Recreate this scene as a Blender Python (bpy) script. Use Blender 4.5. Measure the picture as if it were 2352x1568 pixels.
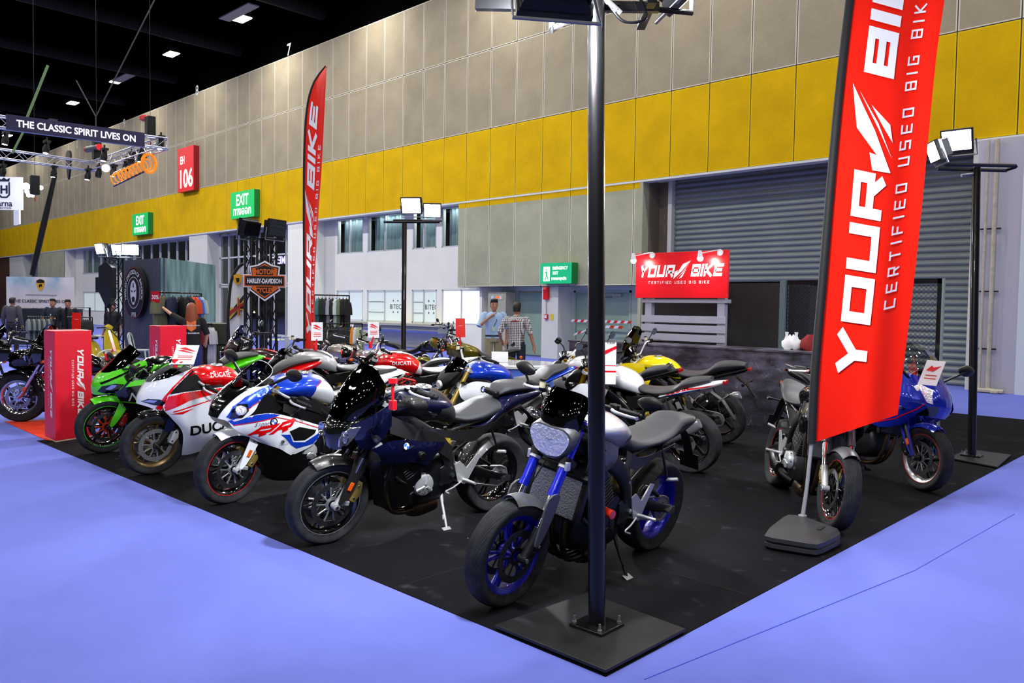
import bpy, bmesh, math, random
import numpy as np
from mathutils import Vector, Matrix
from mathutils.bvhtree import BVHTree
random.seed(7)
for _o in list(bpy.data.objects): bpy.data.objects.remove(_o)
SC = bpy.context.scene
COL = SC.collection
PI = math.pi
# ------------------------------------------------------------------ camera
CAMZ = 1.632; FPX = 1828.0
_pitch, _roll, _yaw = -0.0427, 0.0150, -0.7667
_f = np.array([math.sin(_yaw)*math.cos(_pitch), math.cos(_yaw)*math.cos(_pitch), math.sin(_pitch)])
_r = np.cross(_f, [0, 0, 1]); _r /= np.linalg.norm(_r); _u = np.cross(_r, _f)
_R2 = _r*math.cos(_roll)+_u*math.sin(_roll); _U2 = -_r*math.sin(_roll)+_u*math.cos(_roll)
CM = np.array([_R2, _U2, _f])
cam_d = bpy.data.cameras.new('camera'); cam = bpy.data.objects.new('camera', cam_d); COL.objects.link(cam)
cam_d.sensor_width = 36.0; cam_d.lens = 36.0*FPX/2352.0; cam_d.clip_end = 400
cam.matrix_world = Matrix(((_R2[0], _U2[0], -_f[0], 0), (_R2[1], _U2[1], -_f[1], 0), (_R2[2], _U2[2], -_f[2], CAMZ), (0, 0, 0, 1)))
SC.camera = cam
# ------------------------------------------------------------------ world, exposure
SC.view_settings.view_transform = 'Standard'; SC.view_settings.look = 'None'
SC.view_settings.gamma = 1.0; SC.view_settings.use_curve_mapping = False
SC.view_settings.exposure = 0.22
W = bpy.data.worlds.new('hall_ambience'); SC.world = W; W.use_nodes = True
W.node_tree.nodes['Background'].inputs[0].default_value = (0.80, 0.86, 1.0, 1)
W.node_tree.nodes['Background'].inputs[1].default_value = 0.05
# ------------------------------------------------------------------ hall lamps (the high-bay lamps of the hall)
CEIL = 14.5
def area(name, loc, size, power, col=(1, .97, .92), look=None, spread=PI, sy=None):
    L = bpy.data.lights.new(name, 'AREA'); L.energy = power; L.color = col; L.size = size; L.spread = spread
    L.shape = 'RECTANGLE'; L.size_y = sy or size
    o = bpy.data.objects.new(name, L); o.location = loc
    d = Vector(look) if look else Vector((0, 0, -1))
    o.rotation_euler = d.to_track_quat('-Z', 'Y').to_euler(); COL.objects.link(o)
    return o
LAMPS = [(x, y) for x in np.arange(-77.4, 20, 7.35) for y in (-24.0, -16.0, -8.0, 0.5, 9.0, 17.2)]
for (x, y) in LAMPS:
    if x < -45 and y < -10: continue
    p = 150.0
    if y == 9.0 and -50 < x < -15: p = 640.0
    if y > 12 and -34 < x < 4: p = 260.0
    if y < 8 and -26 < x < 12: p = 175.0
    if y == 9.0 and -15 < x < 12: p = 230.0
    area('high_bay_lamp_light', (x, y, CEIL-.55), 0.9, p, (1, .985, .96), sy=.5)
# ------------------------------------------------------------------ coordinate helpers
def _ray(u, v): return CM.T @ np.array([(u-1176)/FPX, (784-v)/FPX, 1.0])
def G(u, v, z=0.0):
    d = _ray(u, v); t = (z-CAMZ)/d[2]; return Vector((d[0]*t, d[1]*t, z))
def Yp(u, v, y):
    d = _ray(u, v); t = y/d[1]; return Vector((d[0]*t, y, CAMZ+d[2]*t))
# ------------------------------------------------------------------ materials
MATS = {}
def lin(c):
    if isinstance(c, str):
        c = tuple(int(c[i:i+2], 16)/255 for i in (0, 2, 4))
        c = tuple(x/12.92 if x <= .04045 else ((x+.055)/1.055)**2.4 for x in c)
    return (c[0], c[1], c[2], 1)
def mat(name, col, rough=.5, metal=0.0, coat=0.0, emit=0.0, ecol=None, alpha=1.0, trans=0.0, ior=1.45, bump=0.0, bscale=200, vary=0.0, vscale=3.0, spec=.5):
    if name in MATS: return MATS[name]
    m = bpy.data.materials.new(name); m.use_nodes = True; nt = m.node_tree; b = nt.nodes['Principled BSDF']
    b.inputs['Base Color'].default_value = lin(col); b.inputs['Roughness'].default_value = rough
    b.inputs['Metallic'].default_value = metal; b.inputs['Coat Weight'].default_value = coat
    b.inputs['Coat Roughness'].default_value = .04; b.inputs['IOR'].default_value = ior
    b.inputs['Specular IOR Level'].default_value = spec
    if emit: b.inputs['Emission Color'].default_value = lin(ecol or col); b.inputs['Emission Strength'].default_value = emit
    if alpha < 1: b.inputs['Alpha'].default_value = alpha
    if trans: b.inputs['Transmission Weight'].default_value = trans
    if bump or vary:
        tc = nt.nodes.new('ShaderNodeTexCoord')
    if bump:
        n = nt.nodes.new('ShaderNodeTexNoise'); n.inputs['Scale'].default_value = bscale; n.inputs['Detail'].default_value = 4
        nt.links.new(tc.outputs['Object'], n.inputs['Vector'])
        bp = nt.nodes.new('ShaderNodeBump'); bp.inputs['Strength'].default_value = bump; bp.inputs['Distance'].default_value = .01
        nt.links.new(n.outputs['Fac'], bp.inputs['Height']); nt.links.new(bp.outputs['Normal'], b.inputs['Normal'])
    if vary:
        n = nt.nodes.new('ShaderNodeTexNoise'); n.inputs['Scale'].default_value = vscale; n.inputs['Detail'].default_value = 6
        nt.links.new(tc.outputs['Object'], n.inputs['Vector'])
        cr = nt.nodes.new('ShaderNodeMapRange'); cr.inputs[1].default_value = .3; cr.inputs[2].default_value = .7
        cr.inputs[3].default_value = 1-vary; cr.inputs[4].default_value = 1+vary
        nt.links.new(n.outputs['Fac'], cr.inputs[0])
        mx = nt.nodes.new('ShaderNodeVectorMath'); mx.operation = 'SCALE'; mx.inputs[0].default_value = lin(col)[:3]
        nt.links.new(cr.outputs[0], mx.inputs['Scale']); nt.links.new(mx.outputs[0], b.inputs['Base Color'])
    MATS[name] = m; return m
class NT:
    """tiny node-tree writer"""
    def __init__(s, name):
        s.m = bpy.data.materials.new(name); s.m.use_nodes = True; s.t = s.m.node_tree; s.b = s.t.nodes['Principled BSDF']; MATS[name] = s.m
        s.tc = s.t.nodes.new('ShaderNodeTexCoord')
    def put(s, sock, v):
        if hasattr(v, 'links'): s.t.links.new(v, sock)
        else: sock.default_value = v
    def n(s, typ, **kw):
        nd = s.t.nodes.new(typ)
        ins = kw.pop('ins', {})
        for k, v in kw.items(): setattr(nd, k, v)
        for k, v in ins.items(): s.put(nd.inputs[k], v)
        return nd
    def math(s, op, a, b=0.0, c=0.0):
        nd = s.t.nodes.new('ShaderNodeMath'); nd.operation = op
        s.put(nd.inputs[0], a); s.put(nd.inputs[1], b); s.put(nd.inputs[2], c); return nd.outputs[0]
    def xyz(s, which='Object'):
        nd = s.t.nodes.new('ShaderNodeSeparateXYZ'); s.t.links.new(s.tc.outputs[which], nd.inputs[0]); return nd.outputs
    def mix(s, f, a, b):
        nd = s.t.nodes.new('ShaderNodeMix'); nd.data_type = 'RGBA'
        s.put(nd.inputs[0], f); s.put(nd.inputs[6], a); s.put(nd.inputs[7], b); return nd.outputs[2]
    def noise(s, scale, detail=4, vec=None):
        nd = s.t.nodes.new('ShaderNodeTexNoise'); nd.inputs['Scale'].default_value = scale; nd.inputs['Detail'].default_value = detail
        s.t.links.new(vec if vec is not None else s.tc.outputs['Object'], nd.inputs['Vector']); return nd.outputs['Fac']
    def rng(s, v, a, b, c, d):
        nd = s.t.nodes.new('ShaderNodeMapRange'); s.put(nd.inputs[0], v)
        for i, q in enumerate((a, b, c, d)): nd.inputs[i+1].default_value = q
        return nd.outputs[0]
    def map(s, scale=(1, 1, 1), rot=(0, 0, 0)):
        nd = s.t.nodes.new('ShaderNodeMapping'); nd.inputs['Scale'].default_value = scale; nd.inputs['Rotation'].default_value = rot
        s.t.links.new(s.tc.outputs['Object'], nd.inputs[0]); return nd.outputs[0]
    def bump(s, h, st=.3, dist=.01):
        nd = s.t.nodes.new('ShaderNodeBump'); nd.inputs['Strength'].default_value = st; nd.inputs['Distance'].default_value = dist
        s.put(nd.inputs['Height'], h); s.t.links.new(nd.outputs[0], s.b.inputs['Normal'])
# ------------------------------------------------------------------ mesh helpers: every generator returns (verts, faces)
def cat(*gs):
    V = []; F = []
    for v, f in gs:
        o = len(V); V += [tuple(p) for p in v]; F += [tuple(i+o for i in q) for q in f]
    return V, F
def xf(g, M):
    return [tuple(M @ Vector(p)) for p in g[0]], g[1]
def mv(g, x=0, y=0, z=0): return [(p[0]+x, p[1]+y, p[2]+z) for p in g[0]], g[1]
def mir(g): return [(p[0], -p[1], p[2]) for p in g[0]], [tuple(reversed(f)) for f in g[1]]
def both(g): return cat(g, mir(g))
def box(x0, x1, y0, y1, z0, z1):
    v = [(x, y, z) for x in (x0, x1) for y in (y0, y1) for z in (z0, z1)]
    return v, [(0, 1, 3, 2), (4, 6, 7, 5), (0, 4, 5, 1), (2, 3, 7, 6), (0, 2, 6, 4), (1, 5, 7, 3)]
def cbox(c, s, rot=None):
    g = box(-s[0]/2, s[0]/2, -s[1]/2, s[1]/2, -s[2]/2, s[2]/2)
    M = Matrix.Translation(c)
    if rot: M = M @ (Matrix.Rotation(rot[2], 4, 'Z') @ Matrix.Rotation(rot[1], 4, 'Y') @ Matrix.Rotation(rot[0], 4, 'X'))
    return xf(g, M)
def loft(rings, closed=True, cap0=True, cap1=True, loop=False):
    n = len(rings[0]); V = [tuple(p) for r in rings for p in r]; F = []
    R = len(rings)
    for i in range(R if loop else R-1):
        for j in range(n if closed else n-1):
            a = i*n+j; b = i*n+(j+1) % n; c = ((i+1) % R)*n+(j+1) % n; d = ((i+1) % R)*n+j
            F.append((a, b, c, d))
    if closed and not loop:
        if cap0: F.append(tuple(range(n-1, -1, -1)))
        if cap1: F.append(tuple((R-1)*n+j for j in range(n)))
    return V, F
def cr(pts, k=4, closed=False):
    """Catmull-Rom resample (any dimension)"""
    P = [np.array(p, float) for p in pts]; n = len(P)
    if n < 3 and not closed: 
        return [tuple(P[0]+(P[-1]-P[0])*i/k) for i in range(k+1)]
    out = []
    for i in range(n if closed else n-1):
        p0 = P[(i-1) % n] if (closed or i > 0) else 2*P[0]-P[1]
        p1 = P[i]; p2 = P[(i+1) % n]
        p3 = P[(i+2) % n] if (closed or i < n-2) else 2*P[-1]-P[-2]
        for j in range(k):
            t = j/k
            out.append(tuple(.5*((2*p1)+(-p0+p2)*t+(2*p0-5*p1+4*p2-p3)*t*t+(-p0+3*p1-3*p2+p3)*t**3)))
    if not closed: out.append(tuple(P[-1]))
    return out
def frames(P, up=None, closed=False):
    n = len(P); T = []
    for i in range(n):
        a = P[(i-1) % n] if (closed or i) else P[0]; b = P[(i+1) % n] if (closed or i < n-1) else P[-1]
        d = Vector(b)-Vector(a)
        T.append(d.normalized() if d.length > 1e-9 else Vector((1, 0, 0)))
    if up is None:
        u = Vector((0, 0, 1)) if abs(T[0].z) < .9 else Vector((1, 0, 0))
        out = []
        s = T[0].cross(u).normalized(); u = s.cross(T[0])
        for i in range(n):
            s = s-T[i]*s.dot(T[i]); s.normalize(); out.append((s, s.cross(T[i]).normalized()))
        return T, out
    out = []
    for t in T:
        s = t.cross(Vector(up)).normalized(); out.append((s, s.cross(t).normalized()))
    return T, out
def tube(pts, r, n=10, k=0, closed=False, cap=True):
    if k: 
        if isinstance(r, (list, tuple)):
            q = cr([tuple(p)+(rr,) for p, rr in zip(pts, r)], k, closed); pts = [p[:3] for p in q]; r = [p[3] for p in q]
        else: pts = cr(pts, k, closed)
    T, FR = frames(pts, None, closed); rings = []
    for i, p in enumerate(pts):
        s, u = FR[i]; rr = r[i] if isinstance(r, (list, tuple)) else r
        rings.append([tuple(Vector(p)+(s*math.cos(a)+u*math.sin(a))*rr) for a in [2*PI*j/n for j in range(n)]])
    return loft(rings, True, cap, cap, closed)
def sweep(pts, shape, up=(0, 0, 1), k=0, scales=None, closed=False):
    """shape: 2D points (side, up)"""
    if k:
        if scales:
            q = cr([tuple(p)+tuple(s) for p, s in zip(pts, scales)], k, closed); pts = [p[:3] for p in q]; scales = [p[3:] for p in q]
        else: pts = cr(pts, k, closed)
    T, FR = frames(pts, up, closed); rings = []
    for i, p in enumerate(pts):
        s, u = FR[i]; a, b = scales[i] if scales else (1, 1)
        rings.append([tuple(Vector(p)+s*(x*a)+u*(y*b)) for x, y in shape])
    return loft(rings, True, True, True, closed)
def rrect(w, h, c=None, n=3):
    c = min(w, h)*.25 if c is None else c
    P = []
    for sx, sy, a0 in ((1, 1, 0), (-1, 1, 90), (-1, -1, 180), (1, -1, 270)):
        for i in range(n+1):
            a = math.radians(a0+90*i/n); P.append((sx*(w/2-c)+c*math.cos(a), sy*(h/2-c)+c*math.sin(a)))
    return P
def cyl(p0, p1, r0, r1=None, n=16):
    return tube([p0, p1], [r0, r0 if r1 is None else r1], n)
def lathe(prof, n=32, closed=False, axis='Y', c=(0, 0, 0)):
    """prof: (radius, height) ; axis"""
    rings = []
    for i in range(n):
        a = 2*PI*i/n; ca, sa = math.cos(a), math.sin(a); r = []
        for (q, h) in prof:
            if axis == 'Y': p = (q*ca, h, q*sa)
            elif axis == 'Z': p = (q*ca, q*sa, h)
            else: p = (h, q*ca, q*sa)
            r.append((p[0]+c[0], p[1]+c[1], p[2]+c[2]))
        rings.append(r)
    V, F = loft(rings, closed, False, False, True)
    return V, F
def sell(cx, cz, w, h, y, n=20, e=2.4, top=None):
    """superellipse ring in the YZ plane at x=cx; w half width, h half height (around cz)"""
    P = []
    for j in range(n):
        a = 2*PI*j/n; c, s = math.cos(a), math.sin(a)
        P.append((cx, y+w*abs(c)**(2/e)*(1 if c >= 0 else -1), cz+h*abs(s)**(2/e)*(1 if s >= 0 else -1)))
    return P
def body(secs, n=20, k=4, e=2.4, y=0):
    """secs: (x, zc, half width, half height[, e])"""
    q = cr([tuple(s[:4])+((s[4] if len(s) > 4 else e),) for s in secs], k)
    return loft([sell(x, z, max(w, .001), max(h, .001), y, n, max(ee, 1.2)) for x, z, w, h, ee in q])
def grid(rows, ku=4, kv=4, thick=0.0):
    """control net rows of 3D points -> smooth sheet"""
    R = [cr(r, ku) for r in rows]
    Cc = [cr([r[j] for r in R], kv) for j in range(len(R[0]))]
    nu, nv = len(Cc), len(Cc[0])
    V = [tuple(Cc[i][j]) for i in range(nu) for j in range(nv)]
    F = [(i*nv+j, i*nv+j+1, (i+1)*nv+j+1, (i+1)*nv+j) for i in range(nu-1) for j in range(nv-1)]
    if not thick: return V, F
    N = [Vector((0, 0, 0)) for _ in V]
    for f in F:
        a, b, c, d = (Vector(V[i]) for i in f); nn = (c-a).cross(d-b)
        for i in f: N[i] += nn
    V2 = [tuple(Vector(v)-nn.normalized()*thick if nn.length else v) for v, nn in zip(V, N)]
    o = len(V); F2 = [tuple(i+o for i in reversed(f)) for f in F]; S = []
    bd = [i*nv for i in range(nu)]+[(nu-1)*nv+j for j in range(1, nv)]+[i*nv+nv-1 for i in range(nu-2, -1, -1)]+[j for j in range(nv-2, 0, -1)]
    for i in range(len(bd)):
        a, b = bd[i], bd[(i+1) % len(bd)]; S.append((a, b, b+o, a+o))
    return V+V2, F+F2+S
def plate(poly, y0, y1, k=0, yf=None):
    """polygon (x,z) extruded in y between y0 and y1; yf(x,z) optional offset"""
    if k: poly = cr(poly, k, True)
    n = len(poly); f = yf or (lambda x, z: 0)
    V = [(x, y0+f(x, z), z) for x, z in poly]+[(x, y1+f(x, z), z) for x, z in poly]
    F = [tuple(range(n)), tuple(range(2*n-1, n-1, -1))]+[(i, i+n, (i+1) % n+n, (i+1) % n) for i in range(n)]
    return V, F
def sphere(c, r, n=12, m=8, sc=(1, 1, 1)):
    rings = []
    for i in range(1, m):
        a = PI*i/m
        rings.append([(c[0]+sc[0]*r*math.sin(a)*math.cos(2*PI*j/n), c[1]+sc[1]*r*math.sin(a)*math.sin(2*PI*j/n), c[2]-sc[2]*r*math.cos(a)) for j in range(n)])
    V, F = loft(rings, True, False, False)
    V.append((c[0], c[1], c[2]-sc[2]*r)); V.append((c[0], c[1], c[2]+sc[2]*r)); b = len(V)-2; t = len(V)-1
    for j in range(n):
        F.append((b, (j+1) % n, j)); F.append((t, (m-2)*n+j, (m-2)*n+(j+1) % n))
    return V, F
def mk(name, parts, parent=None, smooth=38, bevel=0, kind=None, label=None, sub=0, cat_=None, group=None, uv=None):
    """parts: [(geom, material), ...] -> ONE mesh object"""
    if isinstance(parts, tuple) and not isinstance(parts[0], list) and hasattr(parts[1], 'node_tree'): parts = [parts]
    me = bpy.data.meshes.new(name); V = []; F = []; mi = []; ms = []
    for g, m in parts:
        if m not in ms: ms.append(m)
        o = len(V); V += g[0]; F += [tuple(i+o for i in f) for f in g[1]]; mi += [ms.index(m)]*len(g[1])
    me.from_pydata([tuple(float(c) for c in v) for v in V], [], F)
    for m in ms: me.materials.append(m)
    me.polygons.foreach_set('material_index', mi)
    bm = bmesh.new(); bm.from_mesh(me); bmesh.ops.recalc_face_normals(bm, faces=bm.faces); bm.to_mesh(me); bm.free()
    if smooth:
        me.polygons.foreach_set('use_smooth', [True]*len(me.polygons)); me.set_sharp_from_angle(angle=math.radians(smooth))
    me.update()
    o = bpy.data.objects.new(name, me); COL.objects.link(o)
    if parent: o.parent = parent
    if bevel:
        b = o.modifiers.new('bevel', 'BEVEL'); b.width = bevel; b.segments = 2; b.limit_method = 'ANGLE'; b.angle_limit = math.radians(50)
    if sub:
        s = o.modifiers.new('sub', 'SUBSURF'); s.levels = sub; s.render_levels = sub
    if kind: o['kind'] = kind
    if label: o['label'] = label
    if cat_: o['category'] = cat_
    if group: o['group'] = group
    return o
def thing(name, label, cat_, loc=(0, 0, 0), rz=0.0, group=None, rot=None):
    o = bpy.data.objects.new(name, None); COL.objects.link(o); o.location = loc
    o.rotation_euler = rot or (0, 0, rz); o.empty_display_size = .1
    o['label'] = label; o['category'] = cat_
    if group: o['group'] = group
    return o
def copy_tree(o, parent=None):
    c = o.copy(); COL.objects.link(c)
    if parent: c.parent = parent
    for ch in [x for x in bpy.data.objects if x.parent == o]: copy_tree(ch, c)
    return c
# ------------------------------------------------------------------ lettering
_tc = {}
def text(s, size=1.0, bold=0.0, sx=1.0, shear=0.0, align='CENTER', sp=1.0):
    """2D mesh of a built-in-font text: verts (x,y), faces ; baseline-centred in y"""
    key = (s, bold, sx, shear, align, sp)
    if key not in _tc:
        c = bpy.data.curves.new('t', 'FONT'); c.body = s; c.size = 1; c.offset = bold; c.shear = shear; c.align_x = align; c.resolution_u = 3
        c.space_character = sp; c.fill_mode = 'BOTH'
        o = bpy.data.objects.new('t', c); COL.objects.link(o)
        dg = bpy.context.evaluated_depsgraph_get(); me = bpy.data.meshes.new_from_object(o.evaluated_get(dg))
        V = [(v.co.x*sx, v.co.y-.35) for v in me.vertices]; F = [tuple(p.vertices) for p in me.polygons]
        bpy.data.objects.remove(o); bpy.data.curves.remove(c); bpy.data.meshes.remove(me); _tc[key] = (V, F)
    V, F = _tc[key]; return [(x*size, y*size) for x, y in V], F
def band(P, t, closed=False):
    """mitred band along a 2D polyline"""
    n = len(P); L = []; Rr = []
    for i in range(n):
        p = Vector(P[i])
        a = (p-Vector(P[i-1])).normalized() if (i or closed) else None
        b = (Vector(P[(i+1) % n])-p).normalized() if (i < n-1 or closed) else None
        if a is None: a = b
        if b is None: b = a
        na = Vector((-a.y, a.x)); nb = Vector((-b.y, b.x)); m = (na+nb)
        if m.length < 1e-6: m = na.copy()
        m.normalize(); d = m*(t/2)/max(.45, m.dot(na))
        L.append(tuple(p+d)); Rr.append(tuple(p-d))
    V = L+Rr; F = [(i, i+n, (i+1) % n+n, (i+1) % n) for i in range(n if closed else n-1)]
    return V, F
def letters(s, t=.2, w=.8, gap=.28, shear=0.0):
    """squared techno capitals, height 1"""
    h = t/2; V = []; F = []; x = 0
    for ch in s:
        a, b = h, w-h; m = .5; S = []
        if ch == ' ': x += w*.75+gap*.5; continue
        ww = w
        if ch == 'I': S = [([(h, 0), (h, 1)], 0)]; ww = t
        elif ch == 'O' or ch == 'D': S = [([(a, h), (b, h), (b, 1-h), (a, 1-h)], 1)]
        elif ch == 'U': S = [([(a, 1), (a, h), (b, h), (b, 1)], 0)]
        elif ch == 'R': S = [([(a, 0), (a, 1-h), (b, 1-h), (b, .42), (a, .42)], 0), ([(b-.32*w, .42), (b, 0)], 0)]
        elif ch == 'Y': S = [([(a, 1), (w*.45, .45), (w*.45, 0)], 0), ([(w-h*.6, 1), (w*.45, .45)], 0)]
        elif ch == 'B': S = [([(a, h), (b, h), (b, 1-h), (a, 1-h)], 1), ([(a, m), (b, m)], 0)]
        elif ch == 'K': S = [([(a, 0), (a, 1)], 0), ([(b, 1), (a+h, .5), (b+h*.5, 0)], 0)]
        elif ch == 'E': S = [([(w, h), (a, h), (a, 1-h), (w, 1-h)], 0), ([(a, m), (w*.9, m)], 0)]
        elif ch == 'C': S = [([(w, h), (a, h), (a, 1-h), (w, 1-h)], 0)]
        elif ch == 'T': S = [([(0, 1-h), (w, 1-h)], 0), ([(w/2, 0), (w/2, 1)], 0)]
        elif ch == 'F': S = [([(a, 0), (a, 1-h), (w, 1-h)], 0), ([(a, m), (w*.85, m)], 0)]
        elif ch == 'S': S = [([(0, h), (b, h), (b, m), (a, m), (a, 1-h), (w, 1-h)], 0)]
        elif ch == 'G': S = [([(w, 1-h), (a, 1-h), (a, h), (b, h), (b, m), (w*.5, m)], 0)]
        elif ch == 'N': S = [([(a, 0), (a, 1-h), (b, h), (b, 1)], 0)]
        elif ch == 'M': S = [([(a, 0), (a, 1-h), (w/2, .4), (b, 1-h), (b, 0)], 0)]
        elif ch == 'X': S = [([(0, 0), (w, 1)], 0), ([(0, 1), (w, 0)], 0)]
        for P, c in S:
            v, f = band(P, t, bool(c)); o = len(V)
            V += [(x+p[0]+shear*p[1], p[1]) for p in v]; F += [tuple(i+o for i in q) for q in f]
        x += ww+gap
    return V, F, x-gap
def mark():
    """the winged stroke between the two words"""
    P = [[(0, -.12), (.08, .42), (.30, .55), (.25, .33), (.62, .98), (1.15, 1.22), (.55, .45)],
         [(.17, -.12), (.62, .36), (1.05, 1.0), (.55, .34)], [(.36, -.10), (.58, .02), (.86, .62), (.60, .26)]]
    V = []; F = []
    for p in P: o = len(V); V += p; F.append(tuple(range(o, o+len(p))))
    return V, F
def yourbike():
    """whole word mark, unit height, starts at x=0 ; returns V,F,width"""
    V, F, w = letters('YOUR', .25, 1.05, .14, .28)
    m = mark(); o = len(V); V = list(V)+[(w+.02+p[0]*1.95, -.05+p[1]*1.12) for p in m[0]]; F = list(F)+[tuple(i+o for i in f) for f in m[1]]
    x = w+2.2
    B = letters('BIKE', .25, 1.05, .14, .28); o = len(V)
    V += [(x+p[0], p[1]) for p in B[0]]; F += [tuple(i+o for i in f) for f in B[1]]
    return V, F, x+B[2]
def tess(V, F, d):
    """refine a 2D mesh so that no edge is longer than d"""
    bm = bmesh.new(); vs = [bm.verts.new((p[0], p[1], 0)) for p in V]
    for f in F:
        try: bm.faces.new([vs[i] for i in f])
        except ValueError: pass
    bmesh.ops.triangulate(bm, faces=bm.faces[:])
    for _ in range(6):
        es = [e for e in bm.edges if e.calc_length() > d]
        if not es: break
        bmesh.ops.subdivide_edges(bm, edges=es, cuts=1); bmesh.ops.triangulate(bm, faces=[f for f in bm.faces if len(f.verts) > 3])
    bm.verts.index_update()
    V = [(v.co.x, v.co.y) for v in bm.verts]; F = [tuple(v.index for v in f.verts) for f in bm.faces]; bm.free()
    return V, F
def warp(VF, fn, d=None):
    V, F = VF[0], VF[1]
    if d: V, F = tess(V, F, d)
    return [tuple(fn(x, y)) for x, y in V], F
def bvh(*gs):
    V, F = cat(*gs); return BVHTree.FromPolygons([Vector(v) for v in V], F)
def project(VF, tree, side=1, off=.0015, d=.02, axis='Y'):
    """2D drawing in the (x,z) side plane pressed on the skin of a body from the side (or from above with axis Z)"""
    V, F = tess(VF[0], VF[1], d); out = []; ok = []
    for x, z in V:
        if axis == 'Y': o = Vector((x, side*1.5, z)); dr = Vector((0, -side, 0))
        else: o = Vector((x, z, 3)); dr = Vector((0, 0, -1))
        h = tree.ray_cast(o, dr)
        if h[0] is None: out.append((x, side*.1, z) if axis == 'Y' else (x, z, 0)); ok.append(False)
        else: out.append(tuple(h[0]-dr*off)); ok.append(True)
    return out, [f for f in F if all(ok[i] for i in f)]
def flip2(VF): return [(-x, y) for x, y in VF[0]], VF[1]
def poly2(P): return list(P), [tuple(range(len(P)))]
def place2(VF, x, y, s=1, rot=0, sx=1):
    c, q = math.cos(rot), math.sin(rot)
    return [(x+s*(sx*p[0]*c-p[1]*q), y+s*(sx*p[0]*q+p[1]*c)) for p in VF[0]], VF[1]
# ================================================================== HALL
WY = 19.21; RY = 19.95
def panel_mat(name, col, line, dark=.75, vary=.10, warm=None):
    s = NT(name); o = s.xyz()
    fx = s.math('FRACT', s.math('DIVIDE', s.math('ADD', o[0], 13.67+1200), 1.2))
    dx = s.math('MULTIPLY', s.math('MINIMUM', fx, s.math('SUBTRACT', 1.0, fx)), 1.2)
    dz = None
    for z in (2.33, 5.36, 7.73, 10.41, 12.87):
        a = s.math('ABSOLUTE', s.math('SUBTRACT', o[2], z)); dz = a if dz is None else s.math('MINIMUM', dz, a)
    d = s.math('MINIMUM', dx, dz)
    row = s.math('FLOOR', s.math('DIVIDE', s.math('SUBTRACT', o[2], 2.4), 2.6))
    cmb = s.n('ShaderNodeCombineXYZ', ins={0: s.math('FLOOR', s.math('DIVIDE', s.math('ADD', o[0], 13.67+1200), 1.2)), 1: row})
    wn = s.n('ShaderNodeTexWhiteNoise', ins={'Vector': cmb.outputs[0]}).outputs['Value']
    ns = s.noise(1.1, 7); n2 = s.noise(9, 4)
    k = s.math('ADD', s.math('ADD', s.math('MULTIPLY', s.math('SUBTRACT', wn, .5), vary), 1.0), s.math('ADD', s.math('MULTIPLY', s.math('SUBTRACT', ns, .5), .5), s.math('MULTIPLY', s.math('SUBTRACT', n2, .5), .16)))
    c = s.n('ShaderNodeVectorMath', operation='SCALE', ins={0: lin(col)[:3], 'Scale': k}).outputs[0]
    edge = s.rng(d, .034, .042, 1, 0); c = s.mix(edge, c, lin(line)); core = s.rng(d, .009, .013, 1, 0)
    c = s.mix(core, c, (.035, .03, .025, 1))
    s.t.links.new(c, s.b.inputs['Base Color']); s.b.inputs['Roughness'].default_value = .8; s.b.inputs['Specular IOR Level'].default_value = .12
    s.bump(s.math('SUBTRACT', s.math('MULTIPLY', n2, .25), core), .35, .02)
    return s.m
M_BEI = panel_mat('beige_concrete_panel', '9b9078', 'cdc6b2')
M_YEL = panel_mat('yellow_painted_panel', 'd2a800', 'dcb808', vary=.05)
M_LOW = panel_mat('greenish_grey_panel', 'a3a48b', 'd0d0bc')
M_WHT = mat('white_painted_wall', 'ebebdf', .6, vary=.03, vscale=1.5)
M_WHT2 = mat('cool_white_plaster', 'd0d0ca', .6, vary=.04, vscale=1.2)
M_BRN = mat('brown_grey_jamb', '6b6152', .7, vary=.1)
M_DRK = mat('dark_void', '0a0a0b', .8)
M_FRM = mat('white_window_frame', 'c3c6c8', .4)
M_GLS = mat('dark_window_glass', '101418', .03, spec=.9)
M_FLR = None
def carpet(name, col, vary, sc=1.0, bump=.25, stain=0.0):
    s = NT(name); n1 = s.noise(.55, 5); n2 = s.noise(6, 5); n3 = s.noise(420, 2)
    k = s.math('ADD', 1.0, s.math('ADD', s.math('MULTIPLY', s.math('SUBTRACT', n1, .5), vary), s.math('ADD', s.math('MULTIPLY', s.math('SUBTRACT', n2, .5), vary*.5), s.math('MULTIPLY', s.math('SUBTRACT', n3, .5), .35))))
    c = s.n('ShaderNodeVectorMath', operation='SCALE', ins={0: lin(col)[:3], 'Scale': k}).outputs[0]
    if stain:
        v = s.n('ShaderNodeTexVoronoi', ins={'Vector': s.tc.outputs['Object'], 'Scale': 2.3, 'Randomness': 1.0}).outputs['Distance']
        c = s.mix(s.rng(v, .008, .016, .75, 0), c, lin('c8c8d0'))
        c = s.mix(s.math('MULTIPLY', s.rng(n2, .62, .75, 0, 1), stain), c, lin('4a4a50'))
    s.t.links.new(c, s.b.inputs['Base Color']); s.b.inputs['Roughness'].default_value = .95; s.b.inputs['Specular IOR Level'].default_value = .08
    s.b.inputs['Sheen Weight'].default_value = 0
    s.bump(n3, bump, .004); return s.m
M_BLUE = carpet('blue_exhibition_carpet', '6871c2', .18)
M_BLK = carpet('black_stand_carpet', '111014', .6, stain=.35)
def struct(name, parts, **k): return mk(name, parts, kind='structure', smooth=0, **k)
struct('floor', (box(-140, 40, -45, 45, -.12, 0), M_BLUE))
struct('ceiling', (box(-140, 40, -45, 24, 15.1, 15.3), mat('black_ceiling', '010101', 1, spec=0)))
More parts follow.
